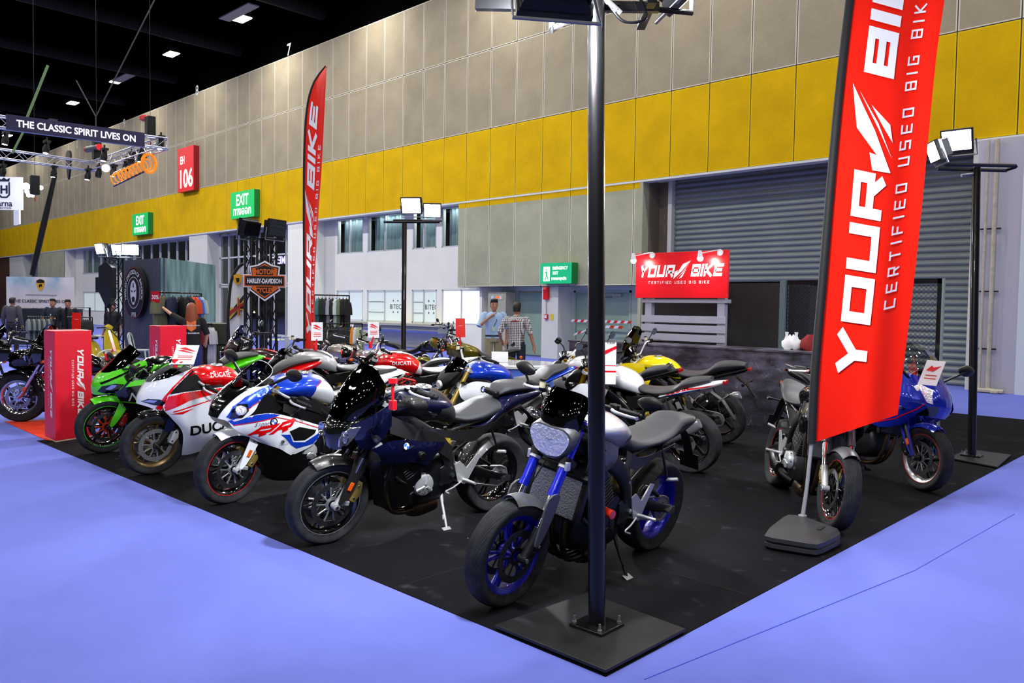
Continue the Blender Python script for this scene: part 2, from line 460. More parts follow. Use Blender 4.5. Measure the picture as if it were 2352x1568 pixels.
# big wall
M_FAS = mat('ceiling_fascia', '020202', .9, spec=0)
struct('wall_back', [(box(-140, 40, WY, WY+.3, 7.73, 12.87), M_BEI), (box(-140, 40, WY+.02, WY+.3, 12.87, 15.2), M_FAS),
                     (box(-140, 40, WY, WY+.3, 5.36, 7.73), M_YEL), (box(-21.25, -13.42, WY, WY+.3, 5.12, 5.36), M_YEL),
                     (box(-21.25, -13.42, WY, WY+.3, 2.33, 5.12), M_LOW), (box(-70.3, -63.9, WY, WY+.3, 1.2, 5.36), M_LOW),
                     (box(-140, 40, WY-.015, WY+.3, 5.30, 5.36), M_WHT2)])
# recessed office wall, with its openings left free for the windows
def wallholes(x0, x1, z0, z1, y0, y1, holes, m):
    """wall in the XZ plane with rectangular holes (x0,x1,z0,z1)"""
    xs = sorted(set([x0, x1]+[h[0] for h in holes]+[h[1] for h in holes])); zs = sorted(set([z0, z1]+[h[2] for h in holes]+[h[3] for h in holes])); gs = []
    for i in range(len(xs)-1):
        for j in range(len(zs)-1):
            cx, cz = (xs[i]+xs[i+1])/2, (zs[j]+zs[j+1])/2
            if not any(h[0] < cx < h[1] and h[2] < cz < h[3] for h in holes): gs.append(box(xs[i], xs[i+1], y0, y1, zs[j], zs[j+1]))
    return (cat(*gs), m)
UW = [(-30.0, -28.05), (-27.75, -25.2), (-24.75, -23.3), (-23.0, -21.25)]
LW = [(-30.0, -28.05), (-27.75, -25.2), (-24.75, -23.25), (-22.95, -20.6)]
holes = [(a, b, 3.86, 5.36) for a, b in UW]+[(a, b, .97, 2.27) for a, b in LW]
struct('wall_office', [wallholes(-31.3, -20.3, 0, 5.5, RY, RY+.2, holes, M_WHT), (box(-31.3, -31.0, WY, RY, 0, 5.4), M_WHT), (box(-31.4, -30.15, RY-.01, RY+.2, 0, 5.4), M_WHT2)])
M_CUR = None
def curtain_mat():
    s = NT('grey_green_curtain'); s.b.inputs['Base Color'].default_value = lin('7d9298'); s.b.inputs['Roughness'].default_value = .8; return s.m
M_CUR = curtain_mat()
def clear_glass():
    m = bpy.data.materials.new('window_glass'); m.use_nodes = True; nt = m.node_tree; nt.nodes.clear()
    o = nt.nodes.new('ShaderNodeOutputMaterial'); a = nt.nodes.new('ShaderNodeBsdfTransparent'); g = nt.nodes.new('ShaderNodeBsdfGlossy'); g.inputs['Roughness'].default_value = .02
    mx = nt.nodes.new('ShaderNodeMixShader'); f = nt.nodes.new('ShaderNodeLayerWeight'); f.inputs[0].default_value = .5; pw = nt.nodes.new('ShaderNodeMath'); pw.operation = 'POWER'; pw.inputs[1].default_value = 3.5; nt.links.new(f.outputs[1], pw.inputs[0]); ad = nt.nodes.new('ShaderNodeMath'); ad.operation = 'MULTIPLY_ADD'; ad.inputs[1].default_value = .5; ad.inputs[2].default_value = .05; nt.links.new(pw.outputs[0], ad.inputs[0])
    nt.links.new(ad.outputs[0], mx.inputs[0]); nt.links.new(a.outputs[0], mx.inputs[1]); nt.links.new(g.outputs[0], mx.inputs[2]); nt.links.new(mx.outputs[0], o.inputs[0])
    a.inputs[0].default_value = (.93, .96, .95, 1); MATS['window_glass'] = m; return m
M_CGL = clear_glass()
NWIN = [0]
def window(x0, x1, z0, z1, mull, y=RY, bars=(), behind=None, fr=.05, depth=.1, name=None, gl=None):
    NWIN[0] += 1
    nm = 'window_%d' % NWIN[0]
    gs = [box(x0, x1, y, y+depth, z0, z0+fr), box(x0, x1, y, y+depth, z1-fr, z1), box(x0, x0+fr, y, y+depth, z0, z1), box(x1-fr, x1, y, y+depth, z0, z1)]
    for m in mull: gs.append(box(m-fr*.4, m+fr*.4, y, y+depth, z0, z1))
    for b in bars: gs.append(box(x0, x1, y, y+depth, b-fr*.4, b+fr*.4))
    root = struct(nm, (cat(*gs), M_FRM))
    mk('pane', (box(x0+fr*.5, x1-fr*.5, y+depth*.5, y+depth*.5+.008, z0+fr*.5, z1-fr*.5), gl or M_CGL), root, smooth=0)
    return root
def curtain(x0, x1, z0, z1, y, root):
    n = int((x1-x0)*26); P = []
    for i in range(n+1):
        x = x0+(x1-x0)*i/n; P.append((x, y+.05*math.sin(i*.9)+.03*math.sin(i*.37+1)))
    V = [(x, yy, z) for x, yy in P for z in (z0, z1)]; F = [(2*i, 2*i+1, 2*i+3, 2*i+2) for i in range(n)]
    return mk('curtain', ((V, F), M_CUR), root, smooth=60)
for i, (a, b) in enumerate(UW):
    r = window(a, b, 3.86, 5.36, [a+(b-a)*.47] if i != 3 else [b-.72]); curtain(a+.03, b-.2, 3.8, 5.4, RY+.35, r)
for x_ in (-29, -26.4, -24, -22): area('window_head_lamp', (x_, RY+.16, 5.33), 1.6, 14, (.95, 1, 1), sy=.12)  # unseen fill lights, added so the curtains behind the panes do not go black
M_FROST = mat('frosted_glass', 'c8d4d2', .25, emit=.35, ecol='c9d6d4')
M_FROST2 = mat('lit_frosted_glass', 'e8efee', .3, emit=.75, ecol='e6eeee')
M_TXTG = mat('etched_grey_lettering', '3c4646', .5)
M_TXTW = mat('etched_white_lettering', 'f4f6f6', .4, emit=.3, ecol='f4f6f6')
FG = [M_FROST, M_FROST, M_FROST, M_FROST2]
def flat_text(VF, x, z, s, y, sx=1):   # faces the hall (towards -y), reading left to right along +x
    V, F = VF[0], VF[1]; return [(x+p[0]*s*sx, y, z+p[1]*s) for p in V], F
for i, (a, b) in enumerate(LW):
    m = a+(b-a)*(.47 if i != 3 else .46)
    r = window(a, b, .97, 2.27, [m], gl=FG[i])
    gs = [box(a+.08, m-.04, RY+.03, RY+.048, z, z+.018) for z in (1.35, 1.78)]
    mk('privacy_line', (cat(*gs), M_TXTW if i == 3 else M_TXTG), r, smooth=0)
    if i in (1, 2, 3): mk('lettering', (cat(flat_text(text('BITEC', 1, .01, sp=1.1), (m+b)/2+.02, 1.60, .27, RY+.045), *[box((m+b)/2+q-.02, (m+b)/2+q+.02, RY+.03, RY+.046, z, z+.07) for q in (-.12, .18) for z in (1.34, 1.80)]), M_TXTW if i == 3 else M_TXTG), r, smooth=0)
# room seen behind office glass
struct('wall_inner', (box(-31, -20.4, RY+1.4, RY+1.5, 0, 5.6), mat('office_inner_wall', '2a3033', .8)))
# ticket counter ledge under the office windows
t = mk('service_counter', [(box(-27.8, -22.3, 19.15, RY-.005, .86, .965), mat('stone_ledge', 'a5a596', .5)), (box(-27.7, -22.35, 19.25, RY-.005, .62, .86), mat('grey_fascia', '8d9290', .6))], smooth=0, bevel=.01,
       label='long grey stone service ledge under the frosted office windows', cat_='counter')
mk('blue_trim', (box(-27.7, -22.35, 19.22, 19.25, .62, .70), mat('blue_trim', '5560b0', .5)), t, smooth=0)
# door wing right of the office
M_GRN = mat('pale_green_door', '8fa898', .35, coat=.2, vary=.04, vscale=1)
M_GRN2 = mat('pale_green_wall', 'aebcb0', .55, vary=.03)
struct('wall_doorwing', [wallholes(-20.3, -13.3, 0, 2.6, RY, RY+.2, [(-19.0, -16.6, 0, 2.2), (-16.45, -14.2, 0, 2.2)], M_GRN2), (box(-20.4, -13.4, WY+.02, RY+.2, 2.33, 2.42), M_WHT2), (box(-20.42, -20.3, WY+.3, RY+.2, 0, 5.3), M_WHT)])
mk('door_1', [(box(-18.95, -16.7, RY+.05, RY+.1, .02, 2.15), M_GRN)], kind='structure', smooth=0, bevel=.004)
d2 = mk('door_2', [(box(-16.38, -14.28, RY+.05, RY+.1, .02, 2.14), M_GRN)], kind='structure', smooth=0, bevel=.004)
mk('door_closer', [(cbox((-14.75, RY, 2.06), (.34, .08, .09)), mat('beige_metal', 'a8a89a', .4)), (cyl((-14.9, RY-.05, 2.0), (-15.15, RY-.12, 2.0), .012), mat('dark_metal', '2a2c2e', .4, .8))], d2)
mk('door_frame', (cat(box(-16.45, -16.38, RY-.02, RY+.12, 0, 2.2), box(-14.28, -14.2, RY-.02, RY+.12, 0, 2.2), box(-16.45, -14.2, RY-.02, RY+.12, 2.14, 2.2)), mat('door_frame_green', '9db0a2', .5)), d2, smooth=0)
struct('wall_column', (box(-17.25, -16.55, WY+.06, RY+.2, 0, 2.34), M_WHT2), bevel=.01)
# roller shutter bay
M_SHU = mat('grey_shutter_steel', '7c8483', .45, .15, vary=.08, vscale=.8)
def shutter(x0, x1, z0, z1, y, pitch=.152, amp=.05):
    n = int((z1-z0)/pitch); P = []
    for i in range(n):
        z = z0+i*pitch
        for f, a in ((0, .1), (.15, .75), (.35, 1), (.6, .85), (.85, .3), (.93, 0), (.99, 0)): P.append((y-amp*a, z+f*pitch))
    P.append((y, z1)); V = [(x, yy, z) for yy, z in P for x in (x0, x1)]; F = [(2*i, 2*i+1, 2*i+3, 2*i+2) for i in range(len(P)-1)]
    return V, F
d3 = mk('door_3', (shutter(-12.85, -4.85, 0, 5.4, 20.1), M_SHU), kind='structure', smooth=40)
mk('side_rail', [(box(-12.95, -12.82, 19.9, 20.15, 0, 5.36), M_WHT2), (box(-4.95, -4.82, 19.9, 20.15, 0, 5.36), mat('dark_rail', '3a3d42', .5))], d3, smooth=0)
struct('wall_shutterbay', [(box(-13.45, -13.35, WY-.01, 20.2, 0, 5.36), M_LOW), (box(-13.4, -12.93, 20.0, 20.2, 0, 5.36), M_BRN), (box(-13.36, -13.3, WY+.3, 20.2, 0, 5.36), M_BRN), (box(-4.86, -4.7, WY, 20.2, 0, 5.36), M_WHT2)])
M_STN = (lambda s: (s.t.links.new(s.mix(s.rng(s.noise(7, 6, s.map((1.0, 1, .12))), .55, .78, 0, .55), lin('b4b2bd'), lin('8e7f72')), s.b.inputs['Base Color']), s.m)[1])(NT('stained_white_column'))
struct('wall_right', [(box(-4.7, -3.86, WY-.25, WY+.4, 0, 5.28), M_STN), (box(-3.86, 14, WY-.33, WY+.4, 0, 5.28), mat('bright_white_wall', 'c9d0d6', .5))])
M_PIPE = mat('cream_pipe', 'b3ab98', .5, vary=.15, vscale=9)
p = thing('drain_pipes', 'pair of stained cream pipes running down the white column at the far right', 'pipe', (-4.4, WY-.35, 0))
for dx, r, z0 in ((-.1, .028, .12), (.06, .042, .16)):
    mk('pipe', (tube([(dx, 0, 5.25), (dx, 0, z0), (dx+.02, -.03, .07), (dx+.22, -.08, .05)], r, 12, 4), M_PIPE), p)
for z in (.9, 2.1, 3.4): mk('clamp', (box(-.2, .18, .0, .05, z, z+.03), mat('dark_metal', '2a2c2e', .4, .8)), p, smooth=0)
mk('floor_bend', (cat(cbox((.12, -.06, .05), (.5, .14, .08)), cbox((.22, -.1, .04), (.14, .2, .07))), M_PIPE), p, bevel=.02)
# ---- glazed entrance and left windows
struct('wall_far_left', [(box(-43.3, -41.1, WY+.05, RY+.2, 0, 5.36), M_WHT2), wallholes(-64, -43.3, 0, 5.5, RY, RY+.2, [(-62.3, -43.6, 3.55, 5.3), (-62.3, -43.6, .9, 2.3)], M_WHT), (box(-64, -63.8, WY, RY, 0, 5.4), M_WHT2),
                         (box(-78.5, -74.6, WY+.1, RY, 0, 5.36), M_WHT2), (box(-70.35, -70.2, WY, 20.2, 0, 5.36), M_WHT2), (box(-140, -78.5, WY+.1, RY, 0, 5.36), mat('brown_timber_facade', '4a2a18', .6, vary=.3, vscale=.6)),
                         (box(-32.95, -31.25, WY+.05, RY+.2, 0, 5.4), M_WHT)])
mk('door_4', (shutter(-74.6, -70.2, 0, 5.36, 20.1), M_SHU), kind='structure', smooth=40)
r = window(-62.3, -52.9, 3.55, 5.3, [-60.4, -58.8, -57.2, -55.8, -54.3], fr=.09); curtain(-62.2, -53, 3.5, 5.35, RY+.35, r)
window(-52.9, -43.6, 3.55, 5.3, [-51.6, -50.2, -48.9, -47.7, -46.5, -45.3, -44.4], bars=(4.0,), fr=.09)
window(-62.3, -43.6, .9, 2.3, [-60, -58, -56, -54, -52, -50, -48, -46], fr=.09, gl=M_FROST)
struct('wall_inner_left', (box(-64, -31.4, RY+2.5, RY+2.6, 0, 5.6), mat('dark_room', '1c1712', .8)))
e = window(-41.1, -32.95, 0.05, 5.3, [-40.1, -39.05, -38.0, -36.9, -35.4, -34.3, -33.25], bars=(2.5, 2.62, 4.03), fr=.1)
M_WARM = mat('warm_lamp_glow', 'ffcf80', .5, emit=14)
gs = []
for (x, z) in ((-39.6, 1.2), (-37.4, 1.9), (-35.9, 4.2), (-34.2, 1.1), (-34.6, 2.0), (-33.6, 4.4), (-38.6, 3.4), (-36.1, .9)):
    tt = mk('interior_lamp', (sphere((0, 0, 0), .07, 8, 6), M_WARM), label='small warm lamp glowing behind the entrance glass', cat_='lamp', group='lamps in the room behind the entrance glass'); tt.location = (x, RY+1.2, z)
# mirror writing seen on the glass
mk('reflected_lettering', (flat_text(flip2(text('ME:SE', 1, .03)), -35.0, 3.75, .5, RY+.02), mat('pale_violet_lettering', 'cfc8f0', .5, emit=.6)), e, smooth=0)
# ---- hall lamps and roof members
M_LAMP = mat('high_bay_glow', 'fffbe8', .5, emit=14)
M_HOUS = mat('lamp_housing', '2a2a28', .5)
lam0 = None
for (x, y) in LAMPS:
    if lam0 is None:
        lam0 = thing('high_bay_lamp', 'white high-bay lamp hanging under the black ceiling', 'ceiling lamp', (x, y, CEIL-.4), group='lamps under the hall ceiling')
        mk('housing', (cat(loft([[(a*w, b*h, z) for a, b in ((-1, -1), (1, -1), (1, 1), (-1, 1))] for w, h, z in ((.5, .28, 0), (.42, .22, .25), (.15, .12, .4))]), cyl((0, 0, .4), (0, 0, .95), .02)), M_HOUS), lam0, smooth=0)
        mk('diffuser', (box(-.44, .44, -.24, .24, -.03, -.005), M_LAMP), lam0, smooth=0); r = lam0
    else: r = copy_tree(lam0)
    r.location = (x, y, CEIL-.4); r['label'] = 'white high-bay lamp hanging under the black ceiling'
M_GIR = mat('black_steel_girder', '050506', .8, spec=.2)
for i, x in enumerate(np.arange(-77.4+3.6, 8, 7.35)):
    mk('roof_duct', (cyl((x, -40, 14.0), (x, WY-.2, 14.0), .33, n=16), M_GIR), label='black duct running across under the ceiling', cat_='duct', group='ducts under the ceiling')
for i, (u, v) in enumerate(((663, 113), (452, 207), (285, 283), (177, 331))):
    q = Yp(u, v, WY-.02)
    mk('bay_number', (flat_text(text('%d' % (7+i) if i < 3 else '0', 1, .01), q.x, q.z, .75, WY-.01), mat('white_sign_paint', 'c8c8c8', .6)), smooth=0, label='white bay number on the black fascia, %s of the four' % ('nearest', 'second nearest', 'third nearest', 'farthest')[i], cat_='number')
# strip reflectors beside lamps
for (u, v, w) in ((548, 30, 2.6), (288, 178, 2.6), (112, 280, 2.6)):
    q = G(u, v, 13.9); mk('light_baffle', (box(-w/2, w/2, -.25, .25, 0, .05), mat('pale_baffle', '8c8c88', .6)), smooth=0, label='pale metal baffle beside a ceiling lamp', cat_='baffle', group='baffles by the ceiling lamps').location = q
# ---- carpets of the stand
cor = (-2.09, 2.80)
struct('floor_stand', (box(-10.35, cor[0], cor[1], 14.48, 0, .004), M_BLK))
s = struct('floor_seam', (cat(cbox((-6.9, 4.2, .0045), (9.5, .006, .003), (0, 0, .0)), cbox((-3.62, 3.4, .0045), (.006, 1.2, .003), (0, 0, .0))), mat('carpet_seam', '0a0a0a', .9)))
oq = [G(10, 968), G(103, 1010), G(116, 1012), G(118, 963)]
struct('floor_orange', (([(p.x, p.y, z) for z in (.001, .006) for p in oq], [(3, 2, 1, 0), (4, 5, 6, 7), (0, 1, 5, 4), (1, 2, 6, 5), (2, 3, 7, 6), (3, 0, 4, 7)]), mat('orange_carpet', 'e03208', .95, bump=.2, bscale=400)))
struct('floor_crease', (tube([G(1480, 1560, .001), G(2100, 1310, .001), G(2330, 1180, .001)], .003, 6), mat('carpet_fold', '4b58c8', .95)))
# ================================================================== MOTORCYCLE KIT
def carbon_mat():
    s = NT('carbon_weave'); o = s.map((260, 260, 260))
    c = s.n('ShaderNodeTexChecker', ins={'Vector': o, 'Scale': 1.0}).outputs['Fac']
    s.t.links.new(s.mix(c, (.004, .004, .005, 1), (.014, .013, .013, 1)), s.b.inputs['Base Color'])
    s.b.inputs['Roughness'].default_value = .4; s.b.inputs['Coat Weight'].default_value = .6; s.b.inputs['Coat Roughness'].default_value = .05; return s.m
def tyre_mat(name, N, k, dark):
    s = NT(name); o = s.xyz()
    ang = s.math('ARCTAN2', o[0], o[2]); ay = s.math('ABSOLUTE', o[1])
    ph = s.math('ADD', s.math('MULTIPLY', ang, N/(2*PI)), s.math('MULTIPLY', s.math('POWER', ay, .75), k))
    fr = s.math('FRACT', s.math('ADD', ph, 100)); g = s.rng(s.math('ABSOLUTE', s.math('SUBTRACT', fr, .5)), .05, .08, 1, 0)
    msk = s.math('MULTIPLY', s.rng(ay, .006, .009, 0, 1), s.rng(ay, .046, .052, 1, 0)); g = s.math('MULTIPLY', g, msk)
    n = s.noise(14, 4); base = s.mix(s.rng(n, .35, .7, 0, 1), lin('222325'), lin(dark))
    s.t.links.new(s.mix(g, base, (.0015, .0015, .002, 1)), s.b.inputs['Base Color']); s.b.inputs['Roughness'].default_value = .75; s.b.inputs['Specular IOR Level'].default_value = .14
    s.bump(s.math('MULTIPLY', g, -1.0), .6, .004); return s.m
def tint_glass(name, col, gl=.02, base=.0):
    m = bpy.data.materials.new(name); m.use_nodes = True; nt = m.node_tree; nt.nodes.clear()
    o = nt.nodes.new('ShaderNodeOutputMaterial'); a = nt.nodes.new('ShaderNodeBsdfTransparent'); g = nt.nodes.new('ShaderNodeBsdfGlossy'); g.inputs['Roughness'].default_value = gl
    mx = nt.nodes.new('ShaderNodeMixShader'); f = nt.nodes.new('ShaderNodeLayerWeight'); f.inputs[0].default_value = .5; pw = nt.nodes.new('ShaderNodeMath'); pw.operation = 'POWER'; pw.inputs[1].default_value = 3.5; nt.links.new(f.outputs[1], pw.inputs[0])
    ad = nt.nodes.new('ShaderNodeMath'); ad.operation = 'MULTIPLY_ADD'; ad.inputs[1].default_value = .6; ad.inputs[2].default_value = .04+base; nt.links.new(pw.outputs[0], ad.inputs[0])
    nt.links.new(ad.outputs[0], mx.inputs[0]); nt.links.new(a.outputs[0], mx.inputs[1]); nt.links.new(g.outputs[0], mx.inputs[2]); nt.links.new(mx.outputs[0], o.inputs[0])
    a.inputs[0].default_value = lin(col); MATS[name] = m; return m
M_CARB = carbon_mat()
M_TYF = tyre_mat('tyre_rubber', 26, 42, '303134')
M_BLKP = mat('black_plastic', '0b0b0c', .45, bump=.06, bscale=900, spec=.3)
M_BLKG = mat('gloss_black_paint', '060607', .12, coat=1)
M_BLKM = mat('satin_black_metal', '070708', .33, .2)
M_SEAT = mat('grey_black_seat_vinyl', '2b2c31', .48, bump=.25, bscale=700)
M_SEATD = mat('dark_seat_vinyl', '1b1b1e', .45, bump=.2, bscale=700)
M_CHR = mat('polished_chrome', 'e6e6ea', .08, 1.0)
M_ALU = mat('brushed_aluminium', 'c6c8ca', .35, .6)
M_STL = mat('machined_steel', '9b9da0', .3, .75)
M_GOLD = mat('gold_anodised', 'b48a1e', .28, .9)
M_CGLD = mat('gold_caliper', 'a8904a', .38, .6)
M_TITN = mat('heat_blued_header', '5e4c3a', .3, .9, vary=.35, vscale=14)
M_GRAP = mat('graphite_engine', '1b1c1f', .42, .6)
M_RAD = mat('radiator_core', '3a3c3e', .6, .4, bump=.9, bscale=180)
M_LENS = tint_glass('clear_lens', 'f4f6f8', .02, .08)
M_SCLR = tint_glass('clear_screen', 'c4c8c4', .02, .10)
M_SDRK = tint_glass('smoked_screen', '100c12', .03, .02)
M_SBLK = tint_glass('black_screen', '050405', .02, .02)
M_REFL = mat('lamp_reflector', 'd8dde2', .1, .95)
M_AMB = mat('amber_lens', 'd8560c', .2, coat=.6)
M_REDL = mat('red_tail_lens', 'a3060c', .15, coat=.8)
M_RED = mat('red_plastic', 'd3101a', .3, coat=.3)
M_WPNT = mat('white_paint', 'dfe2e6', .2, coat=1)
M_BOLT = mat('bolt_steel', 'c4c6c8', .25, 1.0)
M_DISC = mat('drilled_disc_steel', '77797c', .3, .95)
M_MIRG = mat('mirror_glass', 'aab2b8', .03, 1.0)
def R3(d): return math.radians(d)
def half(sec): return list(sec)+[(p[0], -p[1], p[2]) for p in reversed(sec[1:-1])]
def hull(secs, k=4, ks=3):
    """secs: lists of (x,y,z) half outlines from the top centre to the bottom centre"""
    rings = [cr(half(s), ks, True) for s in secs]
    n = len(rings[0]); cols = [cr([r[j] for r in rings], k) for j in range(n)]
    return loft([[cols[j][i] for j in range(n)] for i in range(len(cols[0]))])
def sec(x, zt, zb, w, top=.55, mid=.5, low=.6, dx=0.0, crown=.25):
    """half outline: flat-ish crown, widest at mid height, pulled in below"""
    h = zt-zb
    return [(x, 0, zt), (x-dx*.1, w*top, zt-h*crown*.35), (x-dx*.3, w*.93, zt-h*crown), (x-dx*.5, w, zt-h*mid), (x-dx*.8, w*low, zb+h*.12), (x-dx, 0, zb)]
class Bike:
    def __init__(s, name, label, O, ang, lean=8, steer=0, rake=25, rf=.300, rr=.316, wb=1.45, cat_='motorcycle', group='used motorcycles shown on the black carpet', tw=.12, rtw=.18):
        s.root = bpy.data.objects.new(name, None); COL.objects.link(s.root); r = s.root
        r['label'] = label; r['category'] = cat_
        if group: r['group'] = group
        r.location = (O[0], O[1], .004); r.rotation_euler = (-R3(lean), 0, R3(ang)); r.empty_display_size = .2
        s.wb, s.rf, s.rr, s.tw, s.rtw = wb, rf, rr, tw, rtw
        s.d = Vector((-math.sin(R3(rake)), 0, math.cos(R3(rake)))); s.A = Vector((wb, 0, rf)); s.B = s.A+Vector((-.03, 0, 0))
        C = s.B+Vector((-.035, 0, 0)); s.S = Matrix.Translation(C) @ Matrix.Rotation(R3(steer), 4, s.d) @ Matrix.Translation(-C)
    def p(s, name, parts, parent=None, front=False, M=None, **k):
        if isinstance(parts, tuple) and hasattr(parts[1], 'node_tree'): parts = [parts]
        if front: parts = [(xf(g, s.S), m) for g, m in parts]
        o = mk(name, parts, parent or s.root, **k)
        if M is not None: o.matrix_local = M
        return o
    def fk(s, t, y=0.0, dx=0.0): q = s.B+s.d*t; return Vector((q.x+dx, y, q.z))
    # ---------------------------------------------------------- wheels
    def wheel(s, front, rim, style='five', stripe=None, discs=(1, -1), n=5, rr_=.216, discm=None, hubm=None, dr=.155, carrier=None, spokem=None, tyre=None, fulldisc=False):
        R, w = (s.rf, s.tw) if front else (s.rr, s.rtw); ax = s.A if front else Vector((0, 0, s.rr))
        M = Matrix.Translation(ax)
        if front: M = s.S @ M
        rw = w*.36; q = rr_
        g = [lathe([(q+.006, -rw), (q+.010, -rw+.006), (q-.012, -rw+.016), (q-.020, -rw*.3), (q-.020, rw*.3), (q-.012, rw-.016), (q+.010, rw-.006), (q+.006, rw), (q-.006, rw-.004), (q-.028, rw*.45), (q-.030, 0), (q-.028, -rw*.45), (q-.006, -rw+.004)], 56, True)]
        hub = [lathe([(.018, -.06), (.034, -.06), (.04, -.02), (.04, .02), (.034, .06), (.018, .06)], 20, True)]
        sp = []
        def spoke(a0, a1, w0, w1, r0=.034, r1=q-.022, d0=.036, d1=.026):
            P = []
            for t in (0, .5, 1):
                a = a0+(a1-a0)*t; r = r0+(r1-r0)*t; P.append((r*math.cos(a), 0, r*math.sin(a)))
            sp.append(sweep(P, rrect(1, 1, .3, 2), up=(0, 1, 0), scales=[(w0, d0), ((w0+w1)/2*.85, (d0+d1)/2), (w1, d1)]))
        if style == 'five':
            for i in range(n): spoke(2*PI*i/n, 2*PI*i/n+.12, .05, .028)
        elif style == 'y':
            for i in range(n):
                a = 2*PI*i/n+.3; spoke(a, a-.20, .026, .016); spoke(a, a+.20, .026, .016)
        elif style == 'ten':
            for i in range(n):
                a = 2*PI*i/n+.1; spoke(a-.12, a-.12, .02, .015); spoke(a+.12, a+.12, .02, .015)
        elif style == 'nine':
            for i in range(9): spoke(2*PI*i/9, 2*PI*i/9+.05, .03, .02)
        elif style == 'wire':
            for i in range(18):
                a = 2*PI*i/18; sp.append(tube([(.03*math.cos(a+.8), .03, .03*math.sin(a+.8)), ((q-.02)*math.cos(a), 0, (q-.02)*math.sin(a))], .0025, 5))
                sp.append(tube([(.03*math.cos(a-.8), -.03, .03*math.sin(a-.8)), ((q-.02)*math.cos(a+.17), 0, (q-.02)*math.sin(a+.17))], .0025, 5))
        wo = s.p('front_wheel' if front else 'rear_wheel', [(cat(*g), rim), (cat(*hub), hubm or rim), (cat(*sp), spokem or rim)], M=M)
        pr_ = [(q+.004, -rw*.98), (q+.02, -rw*1.12), (R-.040, -w*.5), (R-.020, -w*.485), (R-.007, -w*.33), (R-.001, -w*.14), (R, 0), (R-.001, w*.14), (R-.007, w*.33), (R-.020, w*.485), (R-.040, w*.5), (q+.02, rw*1.12), (q+.004, rw*.98), (q-.006, rw*.7), (q-.006, -rw*.7)]
        pp = [tuple(p) for p in cr(pr_[:13], 3)]+pr_[13:]
        s.p('tyre', (lathe(pp, 72, True), tyre or M_TYF), wo, smooth=50)
        if stripe:
            s.p('rim_stripe', (cat(*[lathe([(q+.0115, yy), (q+.0115, yy+.0015*sg), (q+.004, yy+.0015*sg), (q+.004, yy)], 56, True) for yy, sg in ((rw-.001, 1), (-rw+.001, -1))]), stripe), wo)
        for sd in discs:
            y = sd*(.062 if front else .075); r1 = dr if front else .11; r0 = r1-.038
            gs = [lathe([(r0, y-.0025), (r1, y-.0025), (r1, y+.0025), (r0, y+.0025)], 48, True)]
            car = []; 
            for i in range(10): 
                a = 2*PI*i/10; car.append(sweep([(.04*math.cos(a), y*.92, .04*math.sin(a)), ((r0+.006)*math.cos(a+.12), y, (r0+.006)*math.sin(a+.12))], rrect(.012, .006, .002, 1), up=(0, 1, 0)))
                car.append(cyl((r0*math.cos(a+.12), y-.006, r0*math.sin(a+.12)), (r0*math.cos(a+.12), y+.006, r0*math.sin(a+.12)), .008, n=8))
            car.append(lathe([(.028, y*.92-.004), (.05, y*.92-.004), (.05, y*.92+.004), (.028, y*.92+.004)], 24, True))
            holes = []
            for i in range(40):
                a = 2*PI*i/40; rr0 = r0+.009+.020*((i % 3)/2)
                holes.append(lathe([(.0001, y+sd*.0027), (.0034, y+sd*.0027)], 7, False, 'Y'))
                holes[-1] = ([(p[0]+rr0*math.cos(a), p[1], p[2]+rr0*math.sin(a)) for p in holes[-1][0]], holes[-1][1])
            s.p('brake_disc', [(cat(*gs), discm or M_DISC), (cat(*car), carrier or M_BLKM), (cat(*holes), M_BLKM)], wo)
        return wo
    # ---------------------------------------------------------- fork
    def fork(s, up, low=M_CHR, kind='usd', foot=M_ALU, cal=M_CGLD, top=.76, w=.1, clamp=M_ALU, amber=False, r=.027, radial=True, lamp_clamp=None, calipers=(1, -1)):
        for sd in (1, -1):
            y = sd*w
            if kind == 'usd':
                o = s.p('fork_leg', [(tube([s.fk(.38, y), s.fk(.40, y), s.fk(top, y)], [r+.003, r, r], 18), up), (tube([s.fk(.355, y), s.fk(.39, y)], r+.004, 18), up)], front=True)
                s.p('fork_slider', (tube([s.fk(.07, y), s.fk(.38, y)], r-.006, 16), low), o, front=True)
                f = [tube([s.fk(.0, y, .028), s.fk(.05, y, .012), s.fk(.11, y), s.fk(.17, y)], [.024, .026, r+.001, r-.003], 14)]
            else:
                o = s.p('fork_leg', (tube([s.fk(.30, y), s.fk(top, y)], r-.006, 16), low), front=True)
                f = [tube([s.fk(.0, y, .028), s.fk(.05, y, .01), s.fk(.12, y), s.fk(.36, y)], [.024, .028, r, r-.001], 16)]
            f.append(cyl((s.wb, y-.026, s.rf), (s.wb, y+.026, s.rf), .023, n=18))
            if radial: f += [sweep([s.fk(.16, y*.95, -.01), s.fk(.16, y*.9, -.07)], rrect(.022, .03, .006, 1)), sweep([s.fk(.02, y*.95, .01), s.fk(.0, y*.9, -.075)], rrect(.022, .034, .006, 1))]
            s.p('axle_bracket', (cat(*f), foot), o, front=True)
            if sd in calipers:
                c0 = s.fk(.155, sd*.068, -.085); c1 = s.fk(.01, sd*.068, -.095)
                g = sweep([c0, (c0*.5+c1*.5)+Vector((-.012, 0, 0)), c1], rrect(.062, .062, .014, 2), scales=[(1, .8), (1.1, 1.15), (1, .8)])
                b = [cyl((c.x, c.y+sd*.028, c.z), (c.x, c.y+sd*.036, c.z), .010, n=10) for c in (c0*.8+c1*.2, c0*.2+c1*.8)]
                s.p('brake_caliper', [(g, cal), (cat(*b), M_BOLT)], o, front=True, bevel=.003)
                hp = [c0+Vector((0, sd*.0, .02)), s.fk(.32, y*.75, -.03), s.fk(.52, y*.45, -.03)]
